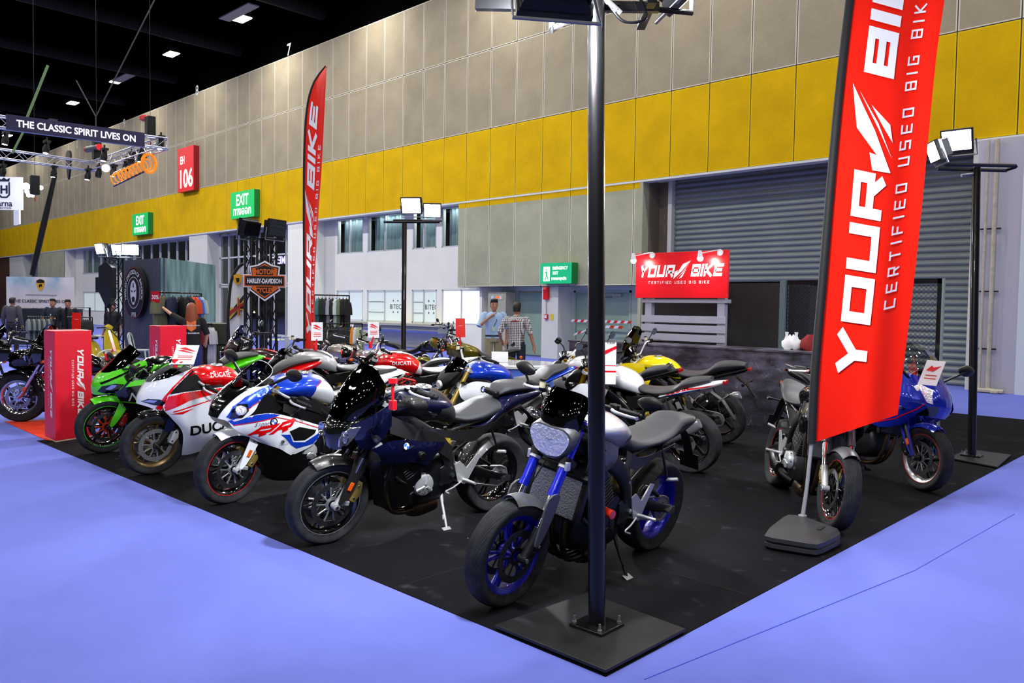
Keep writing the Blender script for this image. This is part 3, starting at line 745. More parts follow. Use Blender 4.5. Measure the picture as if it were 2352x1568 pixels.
                s.p('brake_hose', (tube(hp, .0045, 7, 5), M_BLKM), o, front=True)
            if amber: s.p('side_reflector', (cbox(s.fk(.15, y+sd*.03, .004), (.028, .012, .06), (0, -R3(25), 0)), M_AMB), o, front=True, bevel=.003)
            s.p('axle_cap', (cyl((s.wb, y+sd*.026, s.rf), (s.wb, y+sd*.034, s.rf), .013, n=8), M_BOLT), o, front=True)
        for t, th in ((.56, .035), (top-.03, .024)):
            q = s.fk(t); g = [sweep([(q.x, -w-.035, q.z), (q.x-.03, -w*.4, q.z), (q.x-.03, w*.4, q.z), (q.x, w+.035, q.z)], rrect(.075, th, .012, 2), up=s.d)]
            for sd in (1, -1): g.append(tube([s.fk(t-th/2-.004, sd*w), s.fk(t+th/2+.004, sd*w)], r+.012, 18))
            s.p('triple_clamp', (cat(*g), clamp), front=True)
        for sd in (1, -1): s.p('fork_cap', (tube([s.fk(top-.01, sd*w), s.fk(top+.014, sd*w)], r-.004, 6), M_BOLT if up is not M_GOLD else M_GOLD), front=True)
    def fender(s, m, shape='sport', r=None, stays=None, a0=-28, a1=60, w=.15, th=.004):
        """arch over the front tyre"""
        R = s.rf+.020 if r is None else r; rows = []; n = 10
        for i in range(n+1):
            t = i/n; a = R3(90+a0+(a1-a0)*t)  # 0 deg forward, 90 up
            rr = R+(.012*(1-t) if shape == 'sport' else 0); k = math.sin(PI*min(1, max(0, .12+t*.88)))**.35 if shape == 'sport' else 1
            row = []
            for u in np.linspace(-1, 1, 9):
                ww = w/2*(.35+.65*k if shape == 'sport' else 1.0); dr = -.045*abs(u)**2.4
                row.append((s.wb+(rr+dr)*math.cos(a), u*ww, s.rf+(rr+dr)*math.sin(a)))
            rows.append(row)
        fo = s.p('front_fender', (grid(rows, 2, 2, th), m), front=True, smooth=60)
        if stays:
            for sd in (1, -1):
                P = [s.fk(.38, sd*.072, .05), s.fk(.40, sd*.080, -.03), s.fk(.30, sd*.088, -.05), s.fk(.05, sd*.092, -.015), s.fk(.03, sd*.09, .035), s.fk(.20, sd*.082, .055)]
                poly = [(p.x, p.z) for p in P]; y = sd*.128
                g = plate(poly, y, y-sd*.006, 3, yf=lambda x, z: -sd*max(0, z-s.rf-.24)*.35)
                s.p('fender_side_guard', (g, stays), fo, front=True)
        return fo
    # ---------------------------------------------------------- controls
    def bars(s, kind='bar', barm=M_ALU, h=.09, w=.38, back=.16, grip=M_BLKP, lever=M_ALU, top=.76, res=True, drop=0.0, mir=None, barend=M_BLKM, guards=False):
        q = s.fk(top)
        H = None
        for sd in (1, -1):
            if kind == 'bar':
                c = Vector((q.x-.01, 0, q.z+.05)); P = [c+Vector((0, sd*.0, .0)), c+Vector((0, sd*.06, 0)), c+Vector((-.02, sd*.15, h*.7)), c+Vector((-.05, sd*.22, h)), c+Vector((-back, sd*w, h-.02-drop))]
                i0 = 3
            else:
                c = s.fk(top-.05, sd*.1); P = [c+Vector((0, 0, .012)), c+Vector((-.01, sd*.05, .012)), c+Vector((-.03, sd*.10, .005-drop*.3)), c+Vector((-.05, sd*.14, 0-drop*.5)), c+Vector((-back, sd*(w-.1), -.03-drop))]
                i0 = 3
            pts = [Vector(p) for p in cr(P, 5)]; n0 = 5*i0
            if H is None: H = s.p('handlebar', (tube(pts, .0115, 12), barm), front=True)
            else: s.p('handlebar_side', (tube(pts, .0115, 12), barm), H, front=True)
            a, b = pts[n0+1], pts[-1]; dr = (b-a).normalized()
            s.p('grip', [(tube([a+dr*.03, a+dr*.035, b-dr*.012, b-dr*.01], [.021, .017, .017, .020], 16), grip), (tube([b-dr*.01, b+dr*.022], [.013, .014], 12), barend)], H, front=True)
            sw = a+dr*.005
            s.p('switch_gear', (xf(cbox((0, 0, 0), (.045, .05, .05)), Matrix.Translation(sw)), M_BLKP), H, front=True, bevel=.006)
            lv = [a+Vector((.035, sd*.0, .0)), a+dr*.05+Vector((.062, 0, -.004)), a+dr*.12+Vector((.055, 0, -.008)), b+Vector((.050, 0, -.006)), b+dr*.004+Vector((.052, 0, -.006))]
            s.p('brake_lever' if sd < 0 else 'clutch_lever', (tube(lv, [.011, .010, .009, .008, .012], 8, 5), lever), H, front=True)
            pc = a+Vector((.03, -sd*.015, .0)); s.p('lever_perch', (cbox(pc, (.04, .05, .026)), M_BLKM), H, front=True, bevel=.005)
            if res and sd < 0: s.p('fluid_reservoir', [(cyl(pc+Vector((.03, .01, .01)), pc+Vector((.03, .01, .05)), .018, n=16), mat('cream_reservoir', 'c9c3a0', .4)), (cyl(pc+Vector((.03, .01, .05)), pc+Vector((.03, .01, .062)), .020, n=16), M_BLKP)], H, front=True)
            cb = [a+Vector((.0, -sd*.01, -.01)), a+Vector((.07, -sd*.08, -.03)), Vector((q.x+.09, sd*.05, q.z-.04)), Vector((q.x-.0, sd*.02, q.z-.2))]
            s.p('control_cable', (tube(cb, .004, 6, 5), M_BLKM), H, front=True)
            if guards: s.p('hand_guard', (grid([[b+Vector((.03, sd*.02, z)), b+dr*-.1+Vector((.1, 0, z*1.2)), a+Vector((.1, 0, z))] for z in (-.05, 0, .05)], 3, 3, .004), M_BLKP), H, front=True)
            if mir: s.mirror(mir, a+Vector((.0, -sd*.01, .015)), sd, H, b)
        return H
    def mirror(s, kind, base, sd, parent=None, end=None, out=.16, up=.16, fwd=-.01, size=1.0, front=True, m=None):
        m = m or M_BLKP
        if kind == 'barend':
            e = end if end is not None else base; c = e+Vector((.02, sd*.03, .075)); st = [e+Vector((0, sd*.01, 0)), c+Vector((0, 0, -.02))]
        elif kind == 'fair': c = base+Vector((fwd, sd*out, up)); st = [base, base+Vector((fwd*.5, sd*out*.55, up*.55)), c]
        else: c = base+Vector((fwd, sd*out, up)); st = [base, base+Vector((0, sd*.01, up*.35)), c+Vector((0, -sd*.05, -.03)), c]
        mo = s.p('mirror', (tube(st, .007 if kind != 'fair' else [.013, .011, .014], 8, 4), m), parent, front=front)
        g = []
        for i in range(9):
            t = i/8; k = math.sin(PI*min(.97, max(.03, t)))**.5
            y = c.y+sd*(-.06+.15*t)*size; g.append([(c.x+(-.018+.03*k*abs(max(0, math.cos(a))))*size if math.cos(a) > 0 else c.x-.018*size, y, c.z+.042*k*math.sin(a)*size+(t*.012)) for a in [2*PI*j/14 for j in range(14)]])
        s.p('mirror_housing', (loft(g), m), mo, front=front)
        gg = [[(c.x-.0195*size, p[1], c.z+(p[2]-c.z)*.9) for p in r] for r in g]
        s.p('mirror_glass', (loft(gg), M_MIRG), mo, front=front)
        return mo
    def dash(s, top=.76, big=False, m=M_BLKP):
        q = s.fk(top); c = (q.x+.06, 0, q.z+.03)
        o = s.p('instrument_panel', [(cbox(c, (.05, .17 if not big else .22, .09), (0, -.9, 0)), m)], front=True, bevel=.01)
        s.p('display', (cbox((c[0]-.022, 0, c[2]+.012), (.008, .13, .065), (0, -.9, 0)), mat('grey_lcd', '59605c', .2)), o, front=True)
    # ---------------------------------------------------------- running gear
    def chassis(s, frame=M_BLKM, swing=M_BLKM, eng=M_GRAP, cover=M_ALU, cov_txt=None, header=M_TITN, can='under', canm=M_BLKM, peg=M_ALU, rad=True, stand=M_BLKM, ftype='spar', chainm=M_STL, hugger=M_BLKP, headers=4, plate_=True, subm=None, eng_shift=0.0, belly=None, cover_r=.075):
        e = eng_shift
        g = [hull([[(x, 0, z1), (x, w*.8, z1), (x, w, z1-.05), (x, w, (z0+z1)/2), (x, w*.85, z0+.03), (x, 0, z0)] for x, w, z0, z1 in ((.50+e, .09, .26, .52), (.58+e, .14, .20, .56), (.80+e, .15, .19, .52), (.95+e, .13, .22, .48), (1.0+e, .09, .27, .42))], 3, 2)]
        cylg = []
        M = Matrix.Translation((.86+e, 0, .50)) @ Matrix.Rotation(R3(30), 4, 'Y')
        cylg.append(xf(box(-.10, .10, -.19, .19, -.02, .26), M))
        for i in range(8): cylg.append(xf(box(-.108, .108, -.197, .197, .0+i*.022, .008+i*.022), M))
        cylg.append(xf(box(-.09, .09, -.205, .205, .2, .30), M))
        en = s.p('engine', [(cat(*g), eng), (cat(*cylg), eng)], bevel=.006)
        for sd in (1, -1):
            y = sd*.145
            cc = (.79+e, y, .385) if sd > 0 else (.70+e, y, .36)
            gg = [lathe([(.0, sd*.055), (cover_r*.5, sd*.055), (cover_r*.93, sd*.045), (cover_r, sd*.03), (cover_r*1.05, 0)], 28, False, 'Y', cc)]
            ribs = [sweep([(cc[0]+cover_r*.15*math.cos(a), cc[1]+sd*.057, cc[2]+cover_r*.15*math.sin(a)), (cc[0]+cover_r*.95*math.cos(a), cc[1]+sd*.047, cc[2]+cover_r*.95*math.sin(a))], rrect(.02, .014, .004, 1), up=(0, sd, 0)) for a in (R3(100), R3(215), R3(335))]
            co = s.p('engine_cover', (cat(*(gg+ribs)), cover), en)
            if sd > 0 and cov_txt: s.p('cover_lettering', (warp(text(cov_txt, .04, .01), lambda x, z: (cc[0]-x, cc[1]+.062, cc[2]-.035+z)), mat('dark_engraving', '55585a', .5)), co)
            for k in range(7):
                a = 2*PI*k/7; s_ = cyl((cc[0]+cover_r*1.02*math.cos(a), cc[1]+sd*.02, cc[2]+cover_r*1.02*math.sin(a)), (cc[0]+cover_r*1.02*math.cos(a), cc[1]+sd*.034, cc[2]+cover_r*1.02*math.sin(a)), .006, n=6)
                if k == 0: bl = [s_]
                else: bl.append(s_)
            s.p('cover_bolts', (cat(*bl), M_BOLT), co)
            s.p('sprocket_cover', (hull([[(x, 0, z1), (x, .01, z1), (x, .02, (z0+z1)/2), (x, .01, z0), (x, 0, z0)] for x, z0, z1 in ((.52+e, .36, .47), (.58+e, .33, .5), (.64+e, .36, .48))], 3, 2), eng), en, M=Matrix.Translation((0, y, 0)))
        hs = []
        ys = [(-.15+.1*i) for i in range(4)] if headers == 4 else ([-.1, 0, .1] if headers == 3 else [-.06, .06])
        for y in ys:
            hs.append(tube([(.99+e, y, .60), (1.08+e, y, .54), (1.085+e, y*.9, .40), (1.03+e, y*.7, .24), (.92+e, y*.45, .155), (.72+e, y*.25, .14)], .0195, 12, 5))
        hs.append(tube([(.78+e, 0, .14), (.70+e, -.0, .14), (.55, -.0, .15)], [.06, .075, .06], 14, 3))
        hd = s.p('exhaust_headers', (cat(*hs), header), en)
        if can == 'under': cg = [tube([(.60, -.03, .15), (.52, -.09, .17), (.40, -.12, .20), (.27, -.14, .235), (.25, -.14, .24)], [.05, .062, .068, .058, .045], 16, 3)]
        elif can == 'side': cg = [tube([(.55, -.08, .16), (.40, -.14, .22), (.25, -.17, .32), (.22, -.18, .34)], .03, 14, 3), sweep([(.24, -.18, .33), (.20, -.185, .36), (-.14, -.20, .55), (-.18, -.20, .57)], rrect(.10, .13, .04, 4), scales=[(.5, .5), (1, 1), (1, 1), (.7, .7)])]
        elif can == 'leftside': cg = [sweep([(.24, .18, .33), (.20, .185, .36), (-.14, .20, .55), (-.18, .20, .57)], rrect(.10, .13, .04, 4), scales=[(.5, .5), (1, 1), (1, 1), (.7, .7)])]
        elif can == 'short': cg = [tube([(.55, -.05, .16), (.45, -.11, .19), (.38, -.13, .23)], .035, 14, 3), hull([[(x, 0, z+h), (x, w*.7, z+h*.9), (x, w, z), (x, w*.6, z-h*.8), (x, 0, z-h)] for x, w, z, h in ((.42, .045, .22, .055), (.30, .06, .27, .075), (.18, .05, .31, .06))], 3, 2)]
        else: cg = []
        if can == 'short': cg[-1] = mv(cg[-1], 0, -.14, 0)
        if cg: s.p('silencer', (cat(*cg), canm), hd)
        # frame
        if ftype == 'spar':
            P = [(1.10, .045, .88), (1.02, .10, .88), (.86, .155, .80), (.68, .165, .68), (.57, .15, .54), (.53, .13, .38), (.54, .12, .30)]
            fg = both(sweep(P, rrect(.04, 1, .012, 2), up=(0, 1, 0), k=3, scales=[(1, .06), (1, .10), (1, .105), (1, .10), (1, .095), (1, .085), (1, .06)]))
            fg = both(sweep(P, rrect(1, 1, .3, 2), up=(0, 1, 0), k=3, scales=[(.07, .035), (.105, .035), (.11, .035), (.105, .035), (.10, .035), (.09, .035), (.06, .035)]))
        elif ftype == 'trellis':
            fg = both(cat(*[tube(q, .013, 10) for q in ([(1.12, .04, .90), (.92, .14, .80), (.60, .15, .72)], [(1.12, .04, .76), (.95, .15, .66), (.60, .15, .56)], [(.92, .14, .80), (.95, .15, .66), (.76, .145, .75), (.76, .15, .61), (.60, .15, .72), (.60, .14, .45)])]))
        else:
            fg = both(cat(*[tube(q, .016, 10, 4) for q in ([(1.12, .02, .80), (.95, .07, .76), (.6, .10, .66), (.45, .12, .56)], [(1.14, .02, .70), (1.06, .10, .5), (1.0, .12, .2), (.85, .12, .14), (.5, .12, .16), (.42, .12, .4)])]))
        fr = s.p('frame', (fg, frame)); s.p('pivot_bolt', (both(cat(cyl((.53, .13, .42), (.53, .175, .42), .018, n=6), cyl((.86, .16, .78), (.86, .185, .78), .011, n=8), cyl((.60, .16, .62), (.60, .182, .62), .009, n=8))), M_BOLT), fr)
        s.p('subframe', (both(cat(tube([(.62, .12, .74), (.30, .11, .80), (-.15, .08, .88)], .012, 8), tube([(.55, .12, .55), (.25, .11, .72), (-.05, .08, .86)], .011, 8))), subm or M_BLKM), fr)
        sw = s.p('swingarm', (both(sweep([(.54, .11, .42), (.36, .125, .43), (.16, .135, .37), (-.04, .135, .318)], rrect(1, 1, .25, 2), up=(0, 1, 0), k=3, scales=[(.07, .04), (.085, .035), (.065, .03), (.05, .03)])), swing))
        s.p('swingarm_brace', (cat(both(tube([(.36, .11, .44), (.30, .11, .52), (.14, .125, .44)], .016, 10, 3)), cyl((.40, -.1, .43), (.40, .1, .43), .03)), swing), sw)
        aa = cat(cyl((0, .13, s.rr), (0, .165, s.rr), .02, n=6), cbox((-.03, .15, s.rr), (.07, .02, .045))); s.p('axle_adjuster', (aa, M_BOLT), sw); s.p('axle_adjuster', (mir(aa), M_BOLT), sw)
        ch = [(0, .095, s.rr+.085), (.30, .09, .435), (.60, .085, .455), (.635, .085, .42), (.60, .085, .385), (.30, .09, .30), (0, .095, s.rr-.085), (-.06, .095, s.rr-.06), (-.085, .095, s.rr), (-.06, .095, s.rr+.06)]
        s.p('chain', (sweep(ch, rrect(.014, .016, .003, 1), up=(0, 1, 0), closed=True), chainm), sw)
        s.p('sprocket', (lathe([(.04, .09), (.088, .09), (.088, .097), (.04, .097)], 36, True, 'Y', (0, 0, s.rr)), M_STL), sw)
        rows = []
        for i in range(6):
            a = R3(10+i*12); rows.append([(math.cos(a)*(s.rr+.025-.05*abs(u)**3), u*.11, s.rr+math.sin(a)*(s.rr+.025-.05*abs(u)**3)) for u in np.linspace(-1, 1, 7)])
        s.p('rear_hugger', (grid(rows, 2, 2, .003), hugger), sw, smooth=60)
        s.p('shock_absorber', [(tube([(.42, 0, .40), (.50, 0, .68)], .028, 14), mat('shock_spring', 'b9a23a', .4)), (tube([(.40, 0, .36), (.52, 0, .74)], .014, 10), M_STL)], sw)
        for sd in (1, -1):
            pl = plate([(.52, .50), (.47, .36), (.40, .33), (.37, .37), (.30, .50), (.27, .55), (.31, .56), (.40, .46), (.47, .52)], sd*.155, sd*.165, 0)
            fp = s.p('footrest', [(pl, peg), (tube([(.42, sd*.16, .37), (.41, sd*.19, .372), (.40, sd*.285, .378)], [.012, .012, .010], 10), peg)])
            s.p('foot_pedal', (tube([(.44, sd*.17, .36), (.52, sd*.185, .33), (.60, sd*.20, .315), (.60, sd*.24, .315)], .006, 8, 3), peg), fp)
            s.p('pillion_footrest', [(tube([(.20, sd*.13, .78), (.12, sd*.15, .60), (.10, sd*.15, .55)], .009, 8), M_BLKM), (tube([(.10, sd*.15, .55), (.08, sd*.22, .57)], .012, 8), peg)], fp)
        s.p('side_stand', (cat(tube([(.57, .11, .26), (.58, .15, .20), (.60, .265, .045)], [.015, .012, .009], 10), cbox((.605, .275, .048), (.07, .05, .008), (-.35, 0, 0)), tube([(.60, .20, .13), (.63, .245, .12)], .006, 6)), stand))
        if rad:
            M = Matrix.Translation((1.075+e, 0, .60)) @ Matrix.Rotation(R3(-14), 4, 'Y')
            ro = s.p('radiator', [(xf(box(-.014, .014, -.17, .17, -.13, .13), M), M_RAD), (xf(cat(box(-.017, .017, -.2, -.17, -.14, .14), box(-.017, .017, .17, .2, -.14, .14), box(-.016, .016, -.2, .2, .13, .145), box(-.016, .016, -.2, .2, -.145, -.13)), M), M_BLKM)], bevel=.003)
            s.p('radiator_hose', (tube([(1.04+e, .17, .48), (1.0+e, .185, .44), (.9+e, .16, .40)], .015, 10, 4), M_BLKM), ro)
        if plate_:
            s.p('licence_holder', [(sweep([(-.22, 0, .84), (-.34, 0, .76), (-.46, 0, .58)], rrect(.07, .016, .004, 1), up=(1, 0, 0)), M_BLKP), (cbox((-.46, 0, .56), (.008, .15, .12), (0, .35, 0)), M_BLKP)], bevel=.002)
            for sd in (1, -1):
                o = s.p('rear_turn_signal', (tube([(-.33, 0, .77), (-.34, sd*.09, .775), (-.34, sd*.15, .775)], [.008, .008, .02], 10), M_BLKP))
                s.p('signal_lens', (sphere((-.335, sd*.145, .775), .02, 10, 8, (1.0, .7, .9)), M_LENS), o)
    def caps(s, x, z, m=M_STL, r=.05, parent=None, tilt=0.0):
        o = s.p('filler_cap', [(lathe([(0, .012), (r*.55, .012), (r*.6, .006), (r*.95, .006), (r, 0)], 28, False, 'Z'), m), (cbox((0, 0, .014), (.03, .012, .006)), M_BLKM)], parent, M=Matrix.Translation((x, 0, z)) @ Matrix.Rotation(tilt, 4, 'Y'))
        return o
    def signals(s, pos, side=(1, -1), lens=None, front=False, parent=None):
        for sd in side:
            x, y, z = pos; o = s.p('turn_signal', (tube([(x-.01, sd*y, z), (x, sd*(y+.06), z+.01)], [.010, .012], 8), M_BLKP), parent, front=front)
            s.p('signal_lens', (sphere((x+.005, sd*(y+.085), z+.012), .034, 12, 8, (.8, 1.15, .72)), lens or M_LENS), o, front=front)
    def grpatch(s, name, rows, m, th=.004, ku=4, kv=4, sides=(1, -1), parent=None, **k):
        out = []
        for sd in sides:
            rr = [[(p[0], p[1]*sd, p[2]) for p in r] for r in rows]; g = grid(rr, ku, kv, th if sd > 0 else -th)
            out.append((g, s.p(name, (g, m), parent, smooth=50, **k)))
        return out
    def decal(s, name, VF, geo, m, parent, side=1, off=.002, d=.02, axis='Y'):
        g = project(VF, bvh(geo), side, off, d, axis)
        if g[1]: return s.p(name, (g, m), parent, smooth=60)
def arc(cx, cy, r, a0, a1, n=12): return [(cx+r*math.cos(R3(a0+(a1-a0)*i/n)), cy+r*math.sin(R3(a0+(a1-a0)*i/n))) for i in range(n+1)]
def roundel(b, x, z, r, geo, parent, side=1):
    """blue and white quartered round badge"""
    b.decal('badge_ring', poly2(arc(x, z, r, 0, 360, 24)[:-1]), geo, M_BLKG, parent, side, .003, .02)
    b.decal('badge_field', poly2(arc(x, z, r*.66, 0, 360, 24)[:-1]), geo, mat('badge_white', 'e8ecf0', .3), parent, side, .0045, .02)
    q = [[(x, z)]+arc(x, z, r*.64, a, a+90, 6) for a in (0, 180)]; V = []; F = []
    for p in q: o = len(V); V += p; F.append(tuple(range(o, o+len(p))))
    b.decal('badge_quarters', (V, F), geo, mat('badge_blue', '2a63c4', .3), parent, side, .006, .02)
# ================================================================== THE MOTORCYCLES
M_SDRK2 = tint_glass('lightly_smoked_screen', '6c6c76', .02, .10)
P_BLUE = mat('metallic_blue_paint', '1440c8', .22, .35, coat=1)
P_NAVY = mat('navy_metallic_paint', '080b30', .25, .45, coat=1)
P_RED = mat('red_paint', 'd0060a', .2, coat=1)
P_GRN = mat('lime_green_paint', '4fce08', .25, coat=1)
P_WHT = mat('gloss_white_paint', 'd9dce2', .2, coat=1)
P_SIL = mat('silver_paint', '9a9ca4', .28, .5, coat=1)
P_GRY = mat('pale_grey_paint', 'bcbdc2', .28, .15, coat=1)
P_YEL = mat('yellow_paint', 'e8cf04', .2, coat=1)
P_GRM = mat('matt_grey_paint', '5d5e62', .38, .5)
P_FRKB = mat('blue_anodised_fork', '1420b8', .25, .5, coat=.5)
P_WHB = mat('deep_blue_wheel', '14129c', .3, .4, coat=.4)
M_DKB = mat('dark_red_stripe', 'b3101c', .3)
def tankbody(b, secs, m, k=4):
    g = hull([sec(*s_) for s_ in secs], k, 3); return g, b.p('fuel_tank', (g, m), smooth=55)
def lampsurf(b, name, rows, parent=None, m=None, refl=True):
    if refl: b.grpatch('lamp_reflector', [[(p[0]-.018, p[1]*.96, p[2]) for p in r] for r in rows], M_REFL, .002, 2, 2, parent=parent)
    return b.grpatch(name, rows, m or M_LENS, .003, 3, 3, parent=parent)
# ---------------------------------------------------------------- white, blue and red sports bike
def bike_rr():
    b = Bike('sport_motorcycle', 'white sports motorcycle with bright blue top, red side lettering and red-rimmed front wheel', G(520, 1155), 0, 8, rake=24, rf=.300)
    F = G(520, 1155); R = G(830, 1090); d = (F-R).normalized(); b.root.location = (F.x-d.x*1.45, F.y-d.y*1.45, .004); b.root.rotation_euler[2] = math.atan2(d.y, d.x)
    rs = mat('red_rim_tape', 'd8121a', .3)
    b.wheel(True, M_BLKG, 'ten', rs, n=5, carrier=M_STL); b.wheel(False, M_BLKG, 'ten', rs, n=5, discs=(-1,))
    b.fork(M_GOLD, M_CHR, amber=True, top=.72); b.fender(P_WHT, stays=P_WHT)
    b.bars('clip', barm=M_ALU, back=.14, top=.72, w=.38, drop=.03); b.dash(.72)
    b.chassis(cover=M_ALU, cov_txt='BMW', can='side', canm=M_STL, eng=M_GRAP)
    tg, t = tankbody(b, [(.49, .84, .74, .06), (.53, .93, .74, .115), (.62, 1.01, .76, .15), (.76, 1.045, .80, .175), (.92, 1.05, .83, .195), (1.05, 1.02, .85, .18), (1.15, .98, .86, .12), (1.2, .95, .88, .05)], P_BLUE)
    b.decal('tank_side_panel', poly2([(.50, .77), (.56, .74), (.70, .77), (.80, .86), (.79, .96), (.68, 1.0), (.56, .95), (.50, .87)]), tg, P_WHT, t, 1, .004)
    b.decal('tank_pinstripe', band([(.60, 1.015), (.69, 1.005), (.80, .965)], .006), tg, M_DKB, t, 1, .006)
    b.caps(.80, 1.052, M_STL, .055, t)
    # grey-black side cover below the tank and seat unit
    b.grpatch('tank_trim', [[(1.18, .13, .91), (1.0, .195, .87), (.8, .185, .84), (.6, .15, .75), (.48, .10, .74)], [(1.12, .15, .84), (.95, .205, .80), (.78, .195, .74), (.60, .165, .68), (.46, .12, .70)]], M_BLKP)
    b.p('seat', (hull([sec(*q) for q in ((.08, .90, .80, .10), (.16, .87, .77, .14), (.30, .84, .75, .155), (.44, .845, .75, .11), (.54, .87, .76, .06))]), M_SEATD))
    tail = hull([sec(*q) for q in ((-.46, .985, .965, .01), (-.38, 1.015, .92, .06), (-.22, 1.03, .87, .10), (-.05, 1.02, .82, .12), (.10, .97, .78, .135), (.22, .85, .74, .13), (.34, .78, .72, .10))])
    to = b.p('tail_cowl', (tail, P_WHT), smooth=50)
    b.p('pillion_seat', (hull([sec(*q) for q in ((-.30, 1.045, 1.0, .04), (-.18, 1.06, .99, .09), (-.03, 1.05, .97, .10), (.06, 1.0, .94, .07))]), M_SEATD), to)
    b.decal('tail_vent', poly2([(-.36, .985), (-.16, .97), (-.05, .90), (-.20, .915)]), tail, M_BLKP, to, 1, .003)
    b.p('tail_lamp', (box(-.468, -.44, -.05, .05, .955, .985), M_REDL), to, bevel=.004)
    # nose: black centre mask, blue brow, white cheek, round lamp
    rows = [[(1.655, 0, .745), (1.64, 0, .80), (1.60, 0, .87), (1.53, 0, .935), (1.47, 0, .97)],
            [(1.645, .04, .745), (1.625, .05, .80), (1.58, .065, .87), (1.50, .08, .94), (1.42, .10, .99)],
            [(1.62, .09, .74), (1.595, .115, .80), (1.54, .14, .87), (1.45, .16, .94), (1.33, .175, 1.0)],
            [(1.60, .115, .735), (1.56, .155, .78), (1.50, .185, .835), (1.42, .20, .90), (1.20, .205, 1.04)],
            [(1.58, .12, .72), (1.53, .165, .735), (1.46, .20, .77), (1.40, .215, .83), (1.37, .215, .93)]]
    cg = cat(*[grid([[(p[0], p[1]*sd, p[2]) for p in r] for r in rows], 4, 4, .004 if sd > 0 else -.004) for sd in (1, -1)])
    up = b.p('upper_fairing', (cg, P_WHT), smooth=50)
    b.p('nose_mask', (cat(*[grid([[(p[0]+.004, p[1]*sd, p[2]+.002) for p in r[:5]] for r in (rows[0], rows[1], [((a[0]+c[0])/2+.002, (a[1]+c[1])/2, (a[2]+c[2])/2) for a, c in zip(rows[1], rows[2])])], 4, 4, .002*sd) for sd in (1, -1)]), M_BLKG), up, smooth=50)
    b.decal('blue_brow', poly2([(1.60, .765), (1.56, .85), (1.47, .925), (1.36, .98), (1.19, 1.045), (1.21, .985), (1.34, .915), (1.43, .865), (1.49, .81), (1.555, .745)]), cg, P_BLUE, up, 1, .006)
    b.decal('red_pinstripe', band([(1.21, .98), (1.34, .91), (1.43, .86), (1.47, .83)], .006), cg, M_DKB, up, 1, .008)
    hx, hz = 1.545, .828
    b.decal('lamp_recess', poly2([(1.585, .755), (1.57, .82), (1.53, .87), (1.47, .875), (1.46, .82), (1.50, .765)]), cg, M_BLKG, up, 1, .008)
    for sd in (1, -1):
        b.decal('headlight', poly2(arc(1.515, .825, .040, 0, 360, 20)[:-1]), cg, mat('faceted_reflector', 'f4f6fa', .2, .7, bump=1.0, bscale=60), up, sd, .012); b.decal('headlight_rim', band(arc(1.515, .825, .040, 0, 360, 20)[:-1], .007, True), cg, M_CHR, up, sd, .014)
        b.decal('projector_lens', poly2(arc(1.565, .79, .016, 0, 360, 12)[:-1]), cg, M_LENS, up, sd, .012)
    b.p('windscreen', (cat(*[grid([[(1.50, 0, .955), (1.40, 0, 1.06), (1.30, 0, 1.13), (1.22, 0, 1.17)], [(1.48, .07, .955), (1.38, .085, 1.05), (1.28, .09, 1.12), (1.22, .075, 1.16)], [(1.40, .13, .97), (1.32, .15, 1.03), (1.24, .145, 1.08), (1.20, .11, 1.12)]], 4, 4) if sd > 0 else mir(grid([[(1.50, 0, .955), (1.40, 0, 1.06), (1.30, 0, 1.13), (1.22, 0, 1.17)], [(1.48, .07, .955), (1.38, .085, 1.05), (1.28, .09, 1.12), (1.22, .075, 1.16)], [(1.40, .13, .97), (1.32, .15, 1.03), (1.24, .145, 1.08), (1.20, .11, 1.12)]], 4, 4)) for sd in (1, -1)]), M_SDRK2), up, smooth=60)
    b.p('screen_edge', (both(tube(cr([(1.40, .13, .97), (1.32, .15, 1.03), (1.24, .145, 1.08), (1.20, .11, 1.12), (1.22, .075, 1.16), (1.22, 0, 1.17)], 3), .003, 6)), M_ALU), up)  # pale tube stands in for the light caught along the clear screen's rim
    # side fairing
    sr = [[(1.59, .13, .735), (1.44, .19, .77), (1.26, .225, .785), (1.02, .225, .72), (.72, .20, .615)], [(1.54, .15, .67), (1.38, .21, .70), (1.22, .245, .70), (1.0, .245, .645), (.72, .215, .565)], [(1.42, .15, .60), (1.30, .20, .585), (1.18, .235, .565), (1.02, .24, .52), (.80, .22, .46)], [(1.30, .13, .53), (1.22, .19, .50), (1.14, .225, .47), (1.06, .225, .42), (1.0, .21, .39)]]
    G2 = b.grpatch('side_fairing', sr, P_WHT); sg, so = G2[0]
    b.decal('blue_flash', poly2([(1.59, .735), (1.42, .775), (1.22, .792), (1.12, .775), (1.22, .755), (1.42, .72), (1.55, .70)]), sg, P_BLUE, so, 1, .003)
    b.decal('red_pinstripe', band([(1.55, .698), (1.42, .718), (1.22, .752), (1.02, .70), (.74, .60)], .007), sg, M_DKB, so, 1, .005)
    b.decal('fairing_opening', poly2([(1.08, .62), (.98, .645), (.78, .59), (.80, .56), (.90, .52), (1.02, .53)]), sg, M_BLKP, so, 1, .004)
    b.decal('blue_flash_rear', poly2([(1.16, .60), (1.07, .59), (1.03, .52), (.90, .50), (.76, .555), (.715, .60), (.72, .54), (.80, .47), (.98, .455), (1.05, .50), (1.10, .555)]), sg, P_BLUE, so, 1, .0035)
    RRL = letters('RR', .27, 1.05, .12, .7)
    b.decal('model_lettering', ([(1.455-p[0]*.158, .580+p[1]*.085+p[0]*.022) for p in RRL[0]], RRL[1]), sg, P_RED, so, 1, .005, .02)
    b.decal('small_lettering', place2(text('S1000', 1, .01, shear=.3), 1.34, .70, .045, 0, -1), sg, mat('grey_lettering', '6e7076', .4), so, 1, .005)
    roundel(b, 1.24, .715, .034, sg, so)
